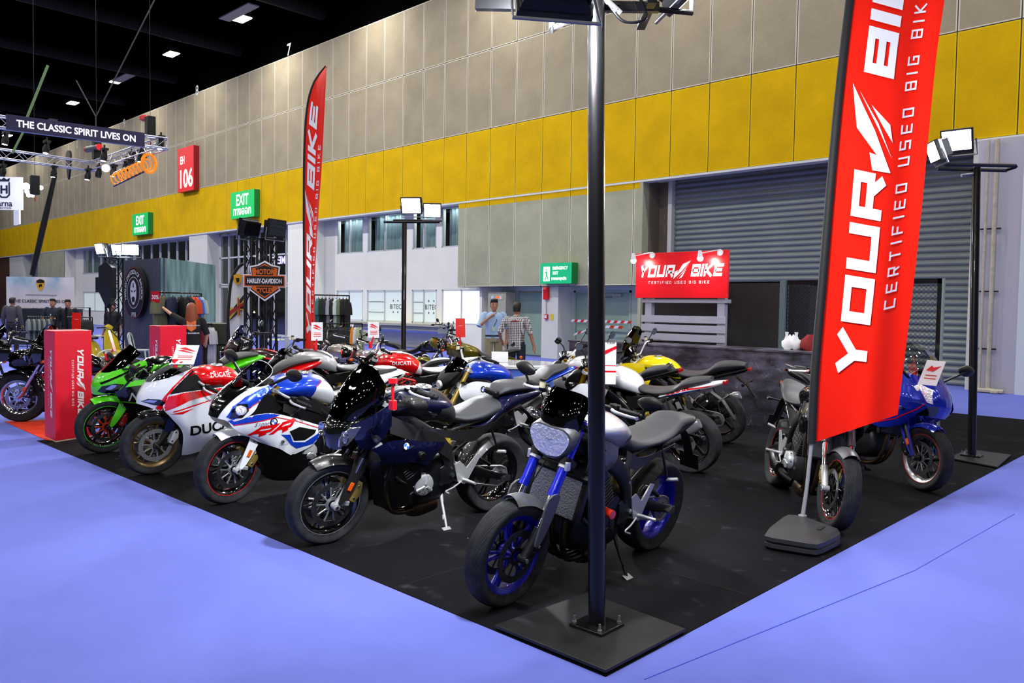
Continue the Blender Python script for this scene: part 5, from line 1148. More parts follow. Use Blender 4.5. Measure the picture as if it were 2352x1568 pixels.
# ---------------------------------------------------------------- generic upright roadster
def naked(name, label, O, ang, tank, tail, tank_m=None, lean=8, fork=M_GOLD, wheel=M_BLKG, stripe=None, seat=M_SEAT, cowl=None, tailm=None, lamp='angular', barm=M_ALU, mirr='stem', can='side', screen=None, wheel_style='five', side=None, fender=M_BLKP, conv=False, shroudm=None, cover=M_GRAP, frame=M_BLKM, ftype='spar', canm=M_STL, hb=None, wb=1.45, steer=0, eng=M_GRAP, seatpts=None, n=5, chw=None):
    b = Bike(name, label, O, ang, lean, wb=wb, steer=steer)
    b.wheel(True, wheel, wheel_style, stripe, n=n, carrier=M_BLKM, hubm=chw); b.wheel(False, wheel, wheel_style, stripe, n=n, discs=(-1,))
    b.fork(fork, M_CHR, 'conv' if conv else 'usd', top=.78); b.fender(fender)
    b.bars('bar', barm=barm, h=hb or .08, back=.15, top=.78, w=.38, mir=mirr if mirr == 'barend' else None); b.dash(.76)
    b.chassis(can=can, canm=canm, frame=frame, ftype=ftype, cover=cover, eng=eng)
    tg, t = tankbody(b, [(.50, .88, .77, .05), (.54, .94, .77, .12), (.64, 1.01, .79, .165), (.78, 1.05, .82, .185), (.94, 1.05, .85, .20), (1.04, 1.01, .86, .15), (1.10, .97, .88, .07)], tank)
    b.caps(.80, 1.052, M_STL, .05, t)
    b.p('seat', (hull([sec(*q, top=.65) for q in (seatpts or ((-.24, 1.0, .93, .06), (-.12, .99, .89, .11), (.02, .96, .85, .13), (.12, .89, .80, .145), (.28, .85, .78, .155), (.44, .85, .78, .12), (.54, .88, .79, .06)))]), seat), smooth=60)
    tl = hull([sec(*q) for q in ((-.38, .97, .94, .02), (-.30, .96, .90, .06), (-.12, .92, .84, .10), (.08, .86, .79, .13), (.26, .81, .75, .13), (.38, .78, .75, .10))]); to = b.p('tail_cowl', (tl, tailm or tank)); b.p('tail_lamp', (box(-.39, -.36, -.045, .045, .93, .965), M_REDL), to, bevel=.004)
    sm = shroudm or tank
    q = b.grpatch('radiator_shroud', [[(1.24, .17, .80), (1.10, .21, .88), (.94, .215, .87), (.80, .19, .83)], [(1.22, .19, .72), (1.08, .235, .76), (.96, .235, .75), (.84, .205, .74)], [(1.12, .17, .64), (1.04, .21, .64), (.96, .215, .64), (.88, .19, .66)]], sm)
    b.grpatch('side_cover', [[(.62, .155, .77), (.44, .155, .77), (.26, .14, .80)], [(.60, .16, .64), (.46, .15, .66), (.32, .13, .72)]], M_BLKP)
    cm = cowl or M_BLKP
    if lamp == 'round':
        c = (1.26, 0, .92); o = b.p('headlight_shell', (lathe([(.001, -.10), (.05, -.085), (.075, -.04), (.085, .02), (.088, .03)], 28, False, 'X', c), M_BLKG), front=True)
        b.p('headlight_reflector', (lathe([(.001, -.02), (.05, 0), (.08, .028)], 28, False, 'X', c), M_REFL), o, front=True); b.p('headlight_lens', (lathe([(.001, .045), (.05, .04), (.084, .026)], 28, False, 'X', c), M_LENS), o, front=True)
        b.p('headlight_rim', (lathe([(.082, .024), (.092, .022), (.092, .036), (.084, .036)], 28, True, 'X', c), M_CHR if conv else M_BLKG), o, front=True)
    else:
        hl = hull([[(x, 0, zt), (x, w*.6, zt-.006), (x, w, zt-.04), (x, w*.9, (zt+zb)/2), (x, w*.5, zb+.02), (x, 0, zb)] for x, w, zt, zb in ((1.16, .10, 1.02, .86), (1.24, .14, 1.0, .80), (1.32, .13, .94, .76), (1.38, .08, .87, .74))], 3, 2)
        o = b.p('headlight_shell', (hl, cm), front=True)
        fr_ = xf(hull([[(x, 0, zt), (x, w*.6, zt-.006), (x, w, zt-.03), (x, w*.9, (zt+zb)/2), (x, w*.5, zb+.02), (x, 0, zb)] for x, w, zt, zb in ((1.30, .115, .91, .79), (1.36, .09, .88, .765), (1.395, .05, .84, .76))], 3, 2), Matrix.Identity(4))
        b.p('headlight_reflector', (fr_, mat('faceted_reflector', 'f4f6fa', .2, .7, bump=1.0, bscale=60)), o, front=True, smooth=30)
    if screen:
        hh = screen; g1 = grid([[(1.33, 0, .93), (1.27, 0, 1.0+hh*.3), (1.20, 0, 1.05+hh)], [(1.30, .09, .94), (1.24, .10, 1.0+hh*.3), (1.17, .09, 1.04+hh)], [(1.22, .14, .95), (1.18, .14, 1.0+hh*.3), (1.13, .12, 1.02+hh*.8)]], 4, 4); b.p('fly_screen', (cat(g1, mir(g1)), M_SDRK), o, front=True, smooth=60)
    if mirr == 'stem':
        q_ = b.fk(.78)
        for sd in (1, -1): b.mirror('stem', Vector((q_.x-.05, sd*.2, q_.z+.13)), sd, None)
    b.signals((1.20, .14, .86))
    return b, tg, t, q, to, tl
def at_head(u, v, z, O, lx): return O
# white roadster seen from its tail
wh = naked('naked_motorcycle', 'white naked motorcycle with grey seat and red and blue tail stripes parked side-on', (-4.22, 7.02), 190, P_WHT, P_WHT, fork=M_GOLD, tailm=P_WHT, mirr='stem', can='leftside', canm=M_STL, shroudm=P_WHT)
b, tg, t, q, to, tl = wh
b.decal('tail_stripe', poly2([(.20, .80), (.10, .86), (-.05, .885), (-.28, .925), (-.22, .905), (-.02, .865)]), tl, P_RED, to, 1, .003)
b.decal('tail_stripe', poly2([(.24, .785), (.14, .815), (-.04, .86), (-.2, .89), (-.05, .845), (.12, .79)]), tl, P_BLUE, to, 1, .003)
# blue and white roadster in the second row
f8 = naked('naked_motorcycle', 'blue and white naked motorcycle with gold fork facing out behind the navy one', (-6.12, 6.86), 256, P_BLUE, P_WHT, tailm=P_BLUE, shroudm=P_WHT, screen=.06, fork=M_CGLD, mirr=None)
b, tg, t, q, to, tl = f8
b.decal('grey_tank_band', band([(.56, .98), (.60, .90), (.62, .80)], .02), tg, M_SEAT, t, 1, .003); roundel(b, .98, .80, .034, q[0][0], q[0][1])
# grey roadster facing left behind the pole
gr = naked('naked_motorcycle', 'silver naked motorcycle with grey seat half hidden behind the thick black pole', (-5.32, 7.98), 190, P_GRY, P_GRY, tailm=M_BLKP, fork=M_GOLD, mirr='stem', shroudm=P_GRY)
# red naked twin
mo = naked('naked_motorcycle', 'red naked motorcycle with a round headlight and white lettering on its tank', (-7.62, 6.95), 236, P_RED, P_RED, tailm=P_WHT, lamp='round', ftype='trellis', frame=P_RED, fork=M_BLKM, mirr='stem', shroudm=M_BLKP, seat=M_SEATD)
b, tg, t, q, to, tl = mo
b.decal('maker_lettering', place2(text('DUCATI', 1, .02), .78, .955, .065, 0, -1), tg, M_WPNT, t, 1, .003)
b.decal('tank_side_panel', poly2([(.52, .80), (.60, .80), (.54, .96), (.50, .92)]), tg, P_WHT, t, 1, .003)
b.p('tank_stripe', (grid([[(.56, -.03, .975), (.70, -.035, 1.043), (.95, -.03, 1.062), (1.08, -.02, .995)], [(.56, .03, .975), (.70, .035, 1.043), (.95, .03, 1.062), (1.08, .02, .995)]], 4, 3), P_WHT), t, smooth=60)
# silver-white roadster
si = naked('naked_motorcycle', 'pale silver naked motorcycle with broad angular tank in the second row, black handlebar', (-8.62, 6.35), 236, P_GRY, P_GRY, tailm=M_BLKP, barm=M_BLKM, fork=M_BLKM, mirr=None, shroudm=P_GRY, lamp='angular', screen=.02)
b, tg, t, q, to, tl = si
b.p('tank_stripe', (grid([[(.56, -.05, .970), (.70, -.06, 1.038), (.95, -.06, 1.056), (1.08, -.04, .990)], [(.56, .05, .970), (.70, .06, 1.038), (.95, .06, 1.056), (1.08, .04, .990)]], 4, 3), M_GRAP), t, smooth=60)
# ---------------------------------------------------------------- yellow tourer with tall screen
ve = naked('adventure_motorcycle', 'yellow and black tall touring motorcycle with upright screen in front of the scratched counter', (-4.91, 8.85), 189, P_YEL, M_BLKP, tailm=M_BLKP, fork=M_BLKM, mirr='stem', shroudm=P_YEL, seatpts=((-.34, 1.02, .96, .06), (-.2, 1.04, .93, .11), (.0, 1.02, .88, .13), (.12, .93, .83, .145), (.28, .88, .80, .155), (.44, .88, .80, .12), (.54, .92, .80, .06)), stripe=None, eng=M_BLKM, hb=.14)
b, tg, t, q, to, tl = ve
b.decal('maker_lettering', place2(text('Kawasaki', 1, .025), .84, .93, .085, 0, -1), tg, mat('black_lettering', '0a0a0b', .3), t, 1, .003)
b.decal('black_tank_side', poly2([(.50, .80), (.74, .84), (.66, .94), (.62, 1.0), (.52, .95)]), tg, M_BLKP, t, 1, .003)
b.grpatch('front_fairing', [[(1.42, .06, .84), (1.30, .17, .93), (1.10, .235, .99), (.90, .22, .98)], [(1.46, .06, .78), (1.30, .19, .83), (1.10, .25, .88), (.88, .225, .88)], [(1.36, .07, .70), (1.26, .18, .72), (1.10, .22, .76), (.94, .21, .80)]], P_YEL)
g1 = grid([[(1.36, 0, .98), (1.30, 0, 1.14), (1.22, 0, 1.30), (1.12, 0, 1.43)], [(1.32, .10, .99), (1.26, .12, 1.14), (1.19, .125, 1.29), (1.10, .11, 1.40)], [(1.22, .16, 1.0), (1.18, .18, 1.13), (1.13, .18, 1.25), (1.08, .15, 1.33)]], 4, 4); b.p('windscreen', (cat(g1, mir(g1)), M_SDRK), smooth=60)
# ---------------------------------------------------------------- black naked with red rims beside the banner
bk = naked('naked_motorcycle', 'black naked motorcycle with red-striped wheels standing behind the tall near banner', (0, 0), 0, M_BLKG, M_BLKP, tailm=M_BLKP, fork=P_GRM, cowl=P_WHT, mirr=None, stripe=mat('red_rim_tape', 'd8121a', .3), can='short', canm=M_BLKM, shroudm=M_BLKG, seat=M_SEAT, fender=P_GRM, lean=9, barm=M_BLKM, cover=M_ALU)
F = Vector((-2.36, 5.93)); R = Vector((-3.28, 7.0)); d = (F-R).normalized(); bk[0].root.location = (F.x-d.x*1.45, F.y-d.y*1.45, .004); bk[0].root.rotation_euler[2] = math.atan2(d.y, d.x)
# ---------------------------------------------------------------- blue sports tourer
def bike_gt():
    F = G(2108, 1128)+Vector((.02, .03, 0)); b = Bike('touring_motorcycle', 'deep blue sports touring motorcycle with clear screen at the right edge of the carpet', (F.x-1.5*math.cos(R3(-24)), F.y-1.5*math.sin(R3(-24))), -24, 8, wb=1.5, rake=26, steer=-8)
    pb = mat('royal_blue_paint', '1228a8', .2, .35, coat=1)
    wr = mat('silver_wheel', 'b9babd', .25, .9)
    b.wheel(True, wr, 'five', mat('red_rim_tape', 'd8121a', .3), n=5, hubm=M_BLKM, spokem=M_BLKM, carrier=M_STL); b.wheel(False, wr, 'five', discs=(-1,))
    b.fork(M_BLKM, M_CHR, 'conv', top=.74, foot=M_BLKM, amber=True, cal=M_BLKM); b.fender(pb, stays=pb)
    b.bars('bar', barm=M_BLKM, h=.06, back=.16, top=.76, w=.36); b.dash(.76)
    b.chassis(can='side', eng=M_GRAP, headers=2, subm=M_BLKM)
    tg, t = tankbody(b, [(.50, .90, .78, .06), (.56, .97, .78, .13), (.70, 1.04, .80, .17), (.86, 1.06, .83, .19), (1.02, 1.03, .86, .17), (1.12, .98, .88, .09)], pb)
    b.p('seat', (hull([sec(*q, top=.7) for q in ((-.26, .98, .92, .07), (-.12, .98, .88, .12), (.02, .95, .84, .14), (.12, .88, .80, .15), (.30, .84, .78, .16), (.46, .85, .78, .12), (.56, .90, .79, .06))]), M_SEAT), smooth=60)
    tl = hull([sec(*q) for q in ((-.42, 1.0, .93, .05), (-.34, 1.01, .89, .10), (-.12, .95, .84, .12), (.08, .86, .79, .14), (.3, .80, .75, .13))]); to = b.p('tail_cowl', (tl, M_BLKP)); b.p('tail_lamp', (box(-.435, -.40, -.07, .07, .95, .985), M_REDL), to, bevel=.005)
    b.p('grab_rail', (both(tube([(.10, .16, .92), (-.10, .17, .98), (-.34, .13, 1.02), (-.42, .05, 1.02)], .012, 10, 4)), P_GRM))
    rows = [[(1.60, 0, .68), (1.64, 0, .78), (1.60, 0, .90), (1.52, 0, 1.0)], [(1.585, .07, .68), (1.62, .09, .78), (1.58, .10, .91), (1.49, .11, 1.02)], [(1.52, .13, .68), (1.54, .165, .78), (1.49, .19, .92), (1.38, .20, 1.05)], [(1.40, .16, .66), (1.40, .21, .76), (1.33, .235, .90), (1.18, .23, 1.06)]]
    cg = cat(*[grid([[(p[0], p[1]*sd, p[2]) for p in r] for r in rows], 4, 4, .004*sd) for sd in (1, -1)]); up = b.p('upper_fairing', (cg, pb), smooth=50)
    for sd in (1, -1):
        b.decal('headlight', poly2([(1.60, .80), (1.57, .93), (1.48, .97), (1.42, .92), (1.48, .84)]), cg, mat('faceted_reflector', 'f4f6fa', .2, .7, bump=1.0, bscale=60), up, sd, .005)
    b.decal('chin', poly2([(1.66, .66), (1.66, .79), (1.45, .75), (1.38, .66)]), cg, M_BLKG, up, -1, .004); b.decal('chin', poly2([(1.66, .66), (1.66, .79), (1.45, .75), (1.38, .66)]), cg, M_BLKG, up, 1, .004)
    g1 = grid([[(1.535, 0, 1.0), (1.46, 0, 1.14), (1.36, 0, 1.27), (1.24, 0, 1.36)], [(1.49, .11, 1.02), (1.42, .13, 1.15), (1.33, .135, 1.26), (1.22, .12, 1.34)], [(1.38, .20, 1.05), (1.33, .20, 1.15), (1.26, .19, 1.23), (1.18, .16, 1.28)]], 4, 4); b.p('windscreen', (cat(g1, mir(g1)), M_SCLR), up, smooth=60)
    sr = [[(1.50, .19, .92), (1.34, .24, .96), (1.12, .245, .94), (.90, .21, .90)], [(1.58, .17, .78), (1.40, .25, .82), (1.14, .265, .80), (.90, .23, .78)], [(1.50, .18, .70), (1.34, .24, .68), (1.12, .255, .66), (.96, .23, .66)], [(1.34, .16, .58), (1.24, .20, .54), (1.12, .215, .52), (1.0, .20, .54)]]
    q = b.grpatch('side_fairing', sr, pb)
    for g_, o_ in q:
        sd = 1 if o_ is q[0][1] else -1
        b.decal('red_pinstripe', band([(1.56, .79), (1.50, .735), (1.30, .62), (1.1, .56)], .008), g_, P_RED, o_, sd, .004)
    for sd in (1, -1): b.mirror('fair', Vector((1.38, sd*.22, 1.02)), sd, up, fwd=.02, out=.28, up=.14, size=1.35, front=False)
    b.signals((1.40, .22, .72))
    return b
gt = bike_gt()
# ================================================================== STAND FURNITURE
def Dp(u, v, Z): return Vector((0, 0, CAMZ))+Vector(_ray(u, v))*Z
M_BM = mat('black_painted_steel', '0b0b0d', .32, .3, coat=.3)
M_BOX = mat('stand_red_vinyl', 'e0142e', .38, vary=.03, vscale=3)
M_WLET = mat('white_vinyl_lettering', 'f0f0f2', .45)
M_FLOODG = mat('flood_glow', 'f4f8ff', .3, emit=60)
M_FIN = mat('flood_housing', '1b1c1f', .4, .4)
YB = yourbike()
TAG = letters('CERTIFIED USED BIG BIKE', .15, .72, .55)
def flood(name, label, pos, look, parent=None, lit=True, w=.30, h=.22, power=0, group='flood lamps', M=None):
    """floodlight head: finned back, bezel, glass"""
    d = Vector(look).normalized(); up = Vector((0, 0, 1)); s = d.cross(up).normalized(); u = s.cross(d)
    M = Matrix(((s.x, d.x, u.x, pos[0]), (s.y, d.y, u.y, pos[1]), (s.z, d.z, u.z, pos[2]), (0, 0, 0, 1)))
    t = bpy.data.objects.new(name, None); COL.objects.link(t)
    if label: t['label'] = label; t['category'] = 'flood lamp'
    if group and label: t['group'] = group
    if parent: t.parent = parent
    t.location = (0, 0, 0)
    mk('housing', (cat(xf(loft([[(a*w/2*k, y, b*h/2*k) for a, b in ((-1, -1), (1, -1), (1, 1), (-1, 1))] for k, y in ((.6, -.10), (.92, -.06), (1, -.02), (1.06, -.02), (1.06, .015), (.98, .02))]), M), *[xf(box(-w/2*.9+i*w*.1, -w/2*.9+i*w*.1+.008, -.13, -.04, -h*.42, h*.42), M) for i in range(10)]), M_FIN), t, smooth=0)
    mk('bracket', (xf(tube([(-w/2-.03, -.02, 0), (-w/2-.035, -.03, -h*.75), (w/2+.035, -.03, -h*.75), (w/2+.03, -.02, 0)], .010, 6), M), M_STL), t)
    mk('glass', (xf(box(-w/2*.93, w/2*.93, .018, .024, -h/2*.9, h/2*.9), M), M_FLOODG if lit else mat('unlit_glass', '20242a', .05, coat=1)), t, smooth=0)
    if power:
        L = bpy.data.lights.new('flood_light', 'AREA'); L.energy = power; L.color = (.93, .96, 1); L.size = w; L.size_y = h; L.shape = 'RECTANGLE'; L.spread = R3(150)
        o = bpy.data.objects.new('flood_light', L); o.location = Vector(pos)+d*.05; o.rotation_euler = d.to_track_quat('-Z', 'Y').to_euler(); COL.objects.link(o)
    return t
def lamppost(label, base, top, plate_poly=None, r=.0435):
    t = thing('lighting_pole', label, 'pole', base, group='black lighting poles of the stand')
    b = Vector(base); tp = Vector(top)-b
    mk('pole_tube', (tube([(0, 0, .03), tuple(tp)], r, 28), M_BM), t)
    mk('base_flange', (cat(cbox((0, 0, .028), (.2, .2, .016), (0, 0, .04)), *[sweep([(0, 0, .03+0), (0, 0, .031)], [(0, 0)]*3) for _ in ()]), M_BM), t, bevel=.003)
    for sx in (-1, 1):
        for sy in (-1, 1): mk('bolt', (cat(cyl((sx*.08, sy*.08, .03), (sx*.08, sy*.08, .075), .006, n=8), cyl((sx*.08, sy*.08, .036), (sx*.08, sy*.08, .046), .012, n=6)), M_STL), t)
    if plate_poly:
        V = [(p[0]-b.x, p[1]-b.y, z) for z in (.004, .02) for p in plate_poly]; n = len(plate_poly)
        mk('floor_plate', ((V, [tuple(range(n-1, -1, -1)), tuple(range(n, 2*n))]+[(i, (i+1) % n, (i+1) % n+n, i+n) for i in range(n)]), mat('scuffed_black_board', '161618', .45, vary=.5, vscale=5)), t, smooth=0, bevel=.003)
    return t
# near pole
b1 = Vector((-2.42, 3.16, .012)); t1 = Dp(1369, -60, 4.05); t1 = b1+(t1-b1)*(3.2/(t1.z-b1.z))
p1 = lamppost('thick black pole on a bolted black board at the near corner', b1, t1, [(-2.79, 2.80), (-2.09, 2.80), (-2.09, 3.46), (-2.75, 3.50)])
top = t1-b1
cr1 = mk('cross_arm', (cat(cbox(top+Vector((-.15, -.05, -.02)), (.95, .04, .05), (0, 0, .76)), cbox(top+Vector((.1, .3, -.02)), (.05, .4, .04), (0, 0, .76))), M_BM), p1, bevel=.003)
mk('junction_cable', (tube([top+Vector((.05, .03, -.03)), top+Vector((.11, .09, -.12)), top+Vector((.19, .17, -.10)), top+Vector((.16, .14, .02))], .008, 8, 6), M_BM), p1)
mk('cable_gland', (cat(tube([top+Vector((.04, .02, -.01)), top+Vector((.10, .08, -.08))], [.016, .012], 10), tube([top+Vector((.075, .055, -.055)), top+Vector((.085, .065, -.066))], .017, 10)), M_STL), p1)
for (u, v, Z, lk, nm) in ((1268, -10, 3.75, (-.75, .55, -.5), 'left-hand'), (1590, -40, 4.3, (.55, .75, -.55), 'right-hand')):
    q = Dp(u, v, Z); flood('flood_lamp', '%s flood lamp on the arm of the near black pole, cut by the top edge' % nm, q, lk, power=170 if u < 1400 else 50, w=.34, h=.26)
    mk('lamp_arm', (tube([top+Vector((0, 0, -.03)), q-b1+Vector((0, 0, -.16)), q-b1], .016, 8), M_BM), p1)
# right pole
b2 = G(2232, 1050, .012); t2 = Dp(2243, 392, 0); Z2 = 7.75
def depth(p): return float(CM[2] @ (np.array(p)-np.array([0, 0, CAMZ])))
t2 = Dp(2243, 385, depth(b2)); p2 = lamppost('thin-looking black pole on a grey board at the right edge of the stand', b2, t2, [G(2178, 1056), G(2290, 1078), G(2322, 1050), G(2225, 1037)])
top = t2-b2
mk('cross_arm', (cat(*[tube(q, .020, 4) for q in ([top+Vector((-.32, -.30, -.02)), top+Vector((.24, .28, -.02))], [top+Vector((-.22, -.42, .0)), top+Vector((.36, .14, .0))], [top+Vector((.24, .28, -.01)), top+Vector((.36, .14, -.01))])]), M_BM), p2, smooth=0)
mk('cable_clip', (cat(tube([top+Vector((-.12, -.12, -.09)), top+Vector((-.02, -.02, -.07))], .02, 10), cbox(top+Vector((.0, .0, -.1)), (.05, .05, .06))), M_STL), p2)
dd = depth(t2)
flood('flood_lamp', 'large blazing flood lamp on the right pole, facing the viewer', Dp(2198, 322, dd-.35), (.05, -.92, -.32), lit=True, w=.30, h=.23, power=45)
flood('flood_lamp', 'narrow flood lamp turned aside on the right pole, next to the banner edge', Dp(2146, 348, dd-.2), (-.75, -.55, -.35), lit=True, w=.26, h=.22, power=60)
# far pole
Z3 = 14.3; t3 = Dp(929, 512, Z3); b3 = Vector((t3.x, t3.y, .012)); q = Dp(927, 760, Z3); b3.x = q.x+(q.x-t3.x)*.9; b3.y = q.y+(q.y-t3.y)*.9
p3 = lamppost('black pole with two blazing lamps in front of the white office wall', b3, t3)
top = t3-b3
mk('cross_arm', (cat(*[tube(q, .022, 4) for q in ([top+Vector((-.32, -.22, .02)), top+Vector((.5, .4, .02))], [top+Vector((-.2, -.1, .05)), top+Vector((.5, .45, .05))])]), M_BM), p3, smooth=0)
flood('flood_lamp', 'left of the two blazing lamps on the pole by the office windows', Dp(945, 472, Z3-.2), (.5, -.8, -.3), w=.36, h=.28, power=110)
flood('flood_lamp', 'right of the two blazing lamps on the pole by the office windows', Dp(993, 483, Z3-.2), (.65, -.65, -.3), w=.30, h=.24, power=110)
# ---- banners
M_BAN = None
s = NT('red_banner_cloth'); n = s.noise(60, 3)
s.b.inputs['Base Color'].default_value = (.92, .012, .002, 1); s.b.inputs['Roughness'].default_value = .75; s.b.inputs['Specular IOR Level'].default_value = .15
s.b.inputs['Subsurface Weight'].default_value = 0; s.bump(n, .05, .01); M_BAN = s.m
M_POLE = mat('black_sleeve', '0d0d0f', .7); M_GPOLE = mat('pale_grey_pole', 'a9a9ac', .35, .4)
def banner(label, Lc, Rc, Z0, rip, base, pole_r, grey_to, tfn, name='feather_banner', zr=0.0, dfn=None):
    """Lc, Rc: outline points (u,v) bottom to top of the pole side and the free side"""
    t = thing(name, label, 'banner', base)
    B = Vector(base); L = cr(Lc, 6); Rr = cr(Rc, 6)
    def at(C, k):
        v = C[0][1]+(C[-1][1]-C[0][1])*k; i = 0
        while i < len(C)-2 and C[i+1][1] > v: i += 1
        f = (v-C[i][1])/(C[i+1][1]-C[i][1]); return (C[i][0]*(1-f)+C[i+1][0]*f, v)
    def S(s_, t_, off=0.0):
        a = at(L, t_); b = at(Rr, t_); u = a[0]*(1-s_)+b[0]*s_; v = a[1]*(1-s_)+b[1]*s_
        w = rip*math.sin(s_*7+t_*5)*(.15+s_)*(1-t_*.5)+rip*.5*math.sin(s_*17+2*t_)*s_**2
        return Dp(u, v, Z0+zr*s_+w-off)-B
    n, m = 40, 14; V = [tuple(S(j/m, i/n)) for i in range(n+1) for j in range(m+1)]
    F = [(i*(m+1)+j, i*(m+1)+j+1, (i+1)*(m+1)+j+1, (i+1)*(m+1)+j) for i in range(n) for j in range(m)]
    cl = mk('cloth', ((V, F), M_BAN), t, smooth=80)
    P = [tuple(S(0, i/n)) for i in range(n+1)]
    mk('pole_sleeve', (tube(P, pole_r, 10), M_POLE), t)
    bt = Vector(P[0]); mk('pole', (tube([(0, 0, grey_to), tuple(bt*.5), tuple(bt)], [.016, .014, .014], 12), M_GPOLE), t)
    for nm, VF, fn in tfn(S): mk(nm, (warp(VF, fn, .35), M_WLET), t, smooth=80)
    return t
fb = G(1842, 1225)
def near_text(S):
    # big word mark runs up the cloth ; text x -> t, text y -> s
    h = 1568*1.35
    def tv(v): return v
    Wd = YB[2]
    def big(x, y): return S(.57-y*.33, .070+x*.0615, .012)
    def small(x, y): return S(.82-y*.12, .160+x*.0182, .012)
    return [('word_mark', (YB[0], YB[1]), big), ('tag_line', (TAG[0], TAG[1]), small)]
Lc = [(1864, 1018), (1872, 850), (1890, 640), (1910, 400), (1929, 200), (1952, 0), (1985, -250), (2040, -480), (2140, -650)]
Rc = [(2062, 952), (2078, 820), (2100, 640), (2118, 470), (2134, 300), (2152, 120), (2178, -70), (2195, -330), (2150, -652)]
nb = banner('tall red feather banner in the foreground with white lettering running upward', Lc, Rc, 5.86, .04, fb, .031, .11, near_text, zr=.05)
# weighted foot
ft = thing('banner_foot', 'dark grey plastic water-filled foot under the tall near banner', 'banner base', (fb.x, fb.y, .004))
c1, c2, c3, c4 = [G(*q)-fb for q in ((1748, 1262), (1878, 1284), (1936, 1255), (1806, 1214))]
def foot_ring(k, z):
    P = [c1*k, c2*k, c3*k, c4*k]; out = []
    for i in range(4):
        a, b_, c = P[i-1], P[i], P[(i+1) % 4]
        for f in (.80, .9): out.append(b_*f+a*(1-f) if f == .8 else b_*.93+(a+c)*.035)
        out.append(b_*.80+c*.2)
    return [(p.x, p.y, z) for p in out]
rg = [foot_ring(.94, 0), foot_ring(1, .02), foot_ring(1, .045), foot_ring(.97, .05), foot_ring(.97, .058), foot_ring(1, .063), foot_ring(1, .09), foot_ring(.92, .115), foot_ring(.3, .125), foot_ring(.1, .128)]
mk('shell', (loft(rg), mat('dark_moulded_plastic', '2b2c30', .5, bump=.2, bscale=300)), ft, smooth=35)
mk('handle_slot', (cbox((c3+c2)*.33+Vector((0, 0, .118)), (.03, .11, .012), (0, 0, .1)), M_DRK), ft, bevel=.003)
mk('filler_socket', (cyl((0, 0, .12), (0, 0, .135), .03, n=16), M_GPOLE), ft)
# far feather banner, seen nearly edge on, its back
bb = Dp(701, 860, 11.1); bb = Vector((bb.x, bb.y, 0))
def far_text(S):
    def big(x, y): return S(.62-y*.45, .10+x*.072, .015)
    def small(x, y): return S(.88-y*.14, .19+x*.022, .015)
    return [('word_mark', (YB[0], YB[1]), big), ('tag_line', (TAG[0], TAG[1]), small)]
Lc2 = [(700, 850), (700, 700), (699, 500), (700, 350), (706, 250), (722, 190), (749, 153)]
Rc2 = [(735, 850), (722, 700), (731, 500), (738, 400), (743, 300), (747, 220), (750, 152)]
banner('red feather banner standing in the middle of the stand, seen almost edge-on', Lc2, Rc2, 11.1, .02, bb, .022, .05, far_text, zr=-.45)
mk('ground_plate', (cbox((bb.x, bb.y, .015), (.4, .4, .02)), M_BM), smooth=0, label='black square plate holding the banner in the middle of the stand', cat_='banner base')
# ---- red lettered pillars
def pillar(label, cor_, a, c, h):
    """box standing on corner cor_, with edges towards a and c"""
    t = thing('display_pillar', label, 'pillar', (cor_.x, cor_.y, .004), group='red lettered display pillars')
    ea = Vector((a.x-cor_.x, a.y-cor_.y, 0)); ec = Vector((c.x-cor_.x, c.y-cor_.y, 0)); P = [Vector((0, 0, 0)), ec, ec+ea, ea]
    V = [(p.x, p.y, z) for z in (.012, h) for p in P]
    mk('box', ((V, [(3, 2, 1, 0), (4, 5, 6, 7), (0, 1, 5, 4), (1, 2, 6, 5), (2, 3, 7, 6), (3, 0, 4, 7)]), M_BOX), t, smooth=0, bevel=.004)
    V = [(p.x, p.y, z) for z in (0, .014) for p in P]
    mk('skirting', ((V, [(0, 1, 5, 4), (1, 2, 6, 5), (2, 3, 7, 6), (3, 0, 4, 7), (4, 5, 6, 7)]), mat('cream_edge', 'd8b8a0', .5)), t, smooth=0)
    for e, k in ((ec, 1), (ea, -1)):
        ed = e.normalized(); nrm = Vector((ed.y, -ed.x, 0))*(1 if k == 1 else -1); wd = e.length; cen = e*.5
        sc = h*.62/YB[2]; hh = wd*.17
        def big(x, y, w_=wd): q = ed*((wd*.68 if k == 1 else -wd*.0)+ (y-.5)*hh*1.0*k) if k == 1 else ed*(wd*.34-(y-.5)*hh*1.0); return q+nrm*.003+Vector((0, 0, h*.84-x*sc))
        def sm(x, y): q = ed*(wd*.44+(y)*wd*.055) if k == 1 else ed*(wd*.62-(y)*wd*.055); return q+nrm*.003+Vector((0, 0, h*.73-x*(h*.42/TAG[2])))
        mk('word_mark', (([tuple(big(*p)) for p in YB[0]], YB[1]), M_WLET), t, smooth=0); mk('tag_line', (([tuple(sm(*p)) for p in TAG[0]], TAG[1]), M_WLET), t, smooth=0)
    return t
c = G(128, 1016); pillar('red lettered pillar at the left corner of the black carpet, before the green motorcycle', c, G(103, 1005), G(212, 1003), 1.28)
c0 = Dp(368, 753, 12.6); e1 = Dp(343, 753, 12.9); e2 = Dp(428, 757, 13.1)
pillar('red lettered pillar farther back, beside the woman at the clothes rail', c0, e1, e2, 1.25)
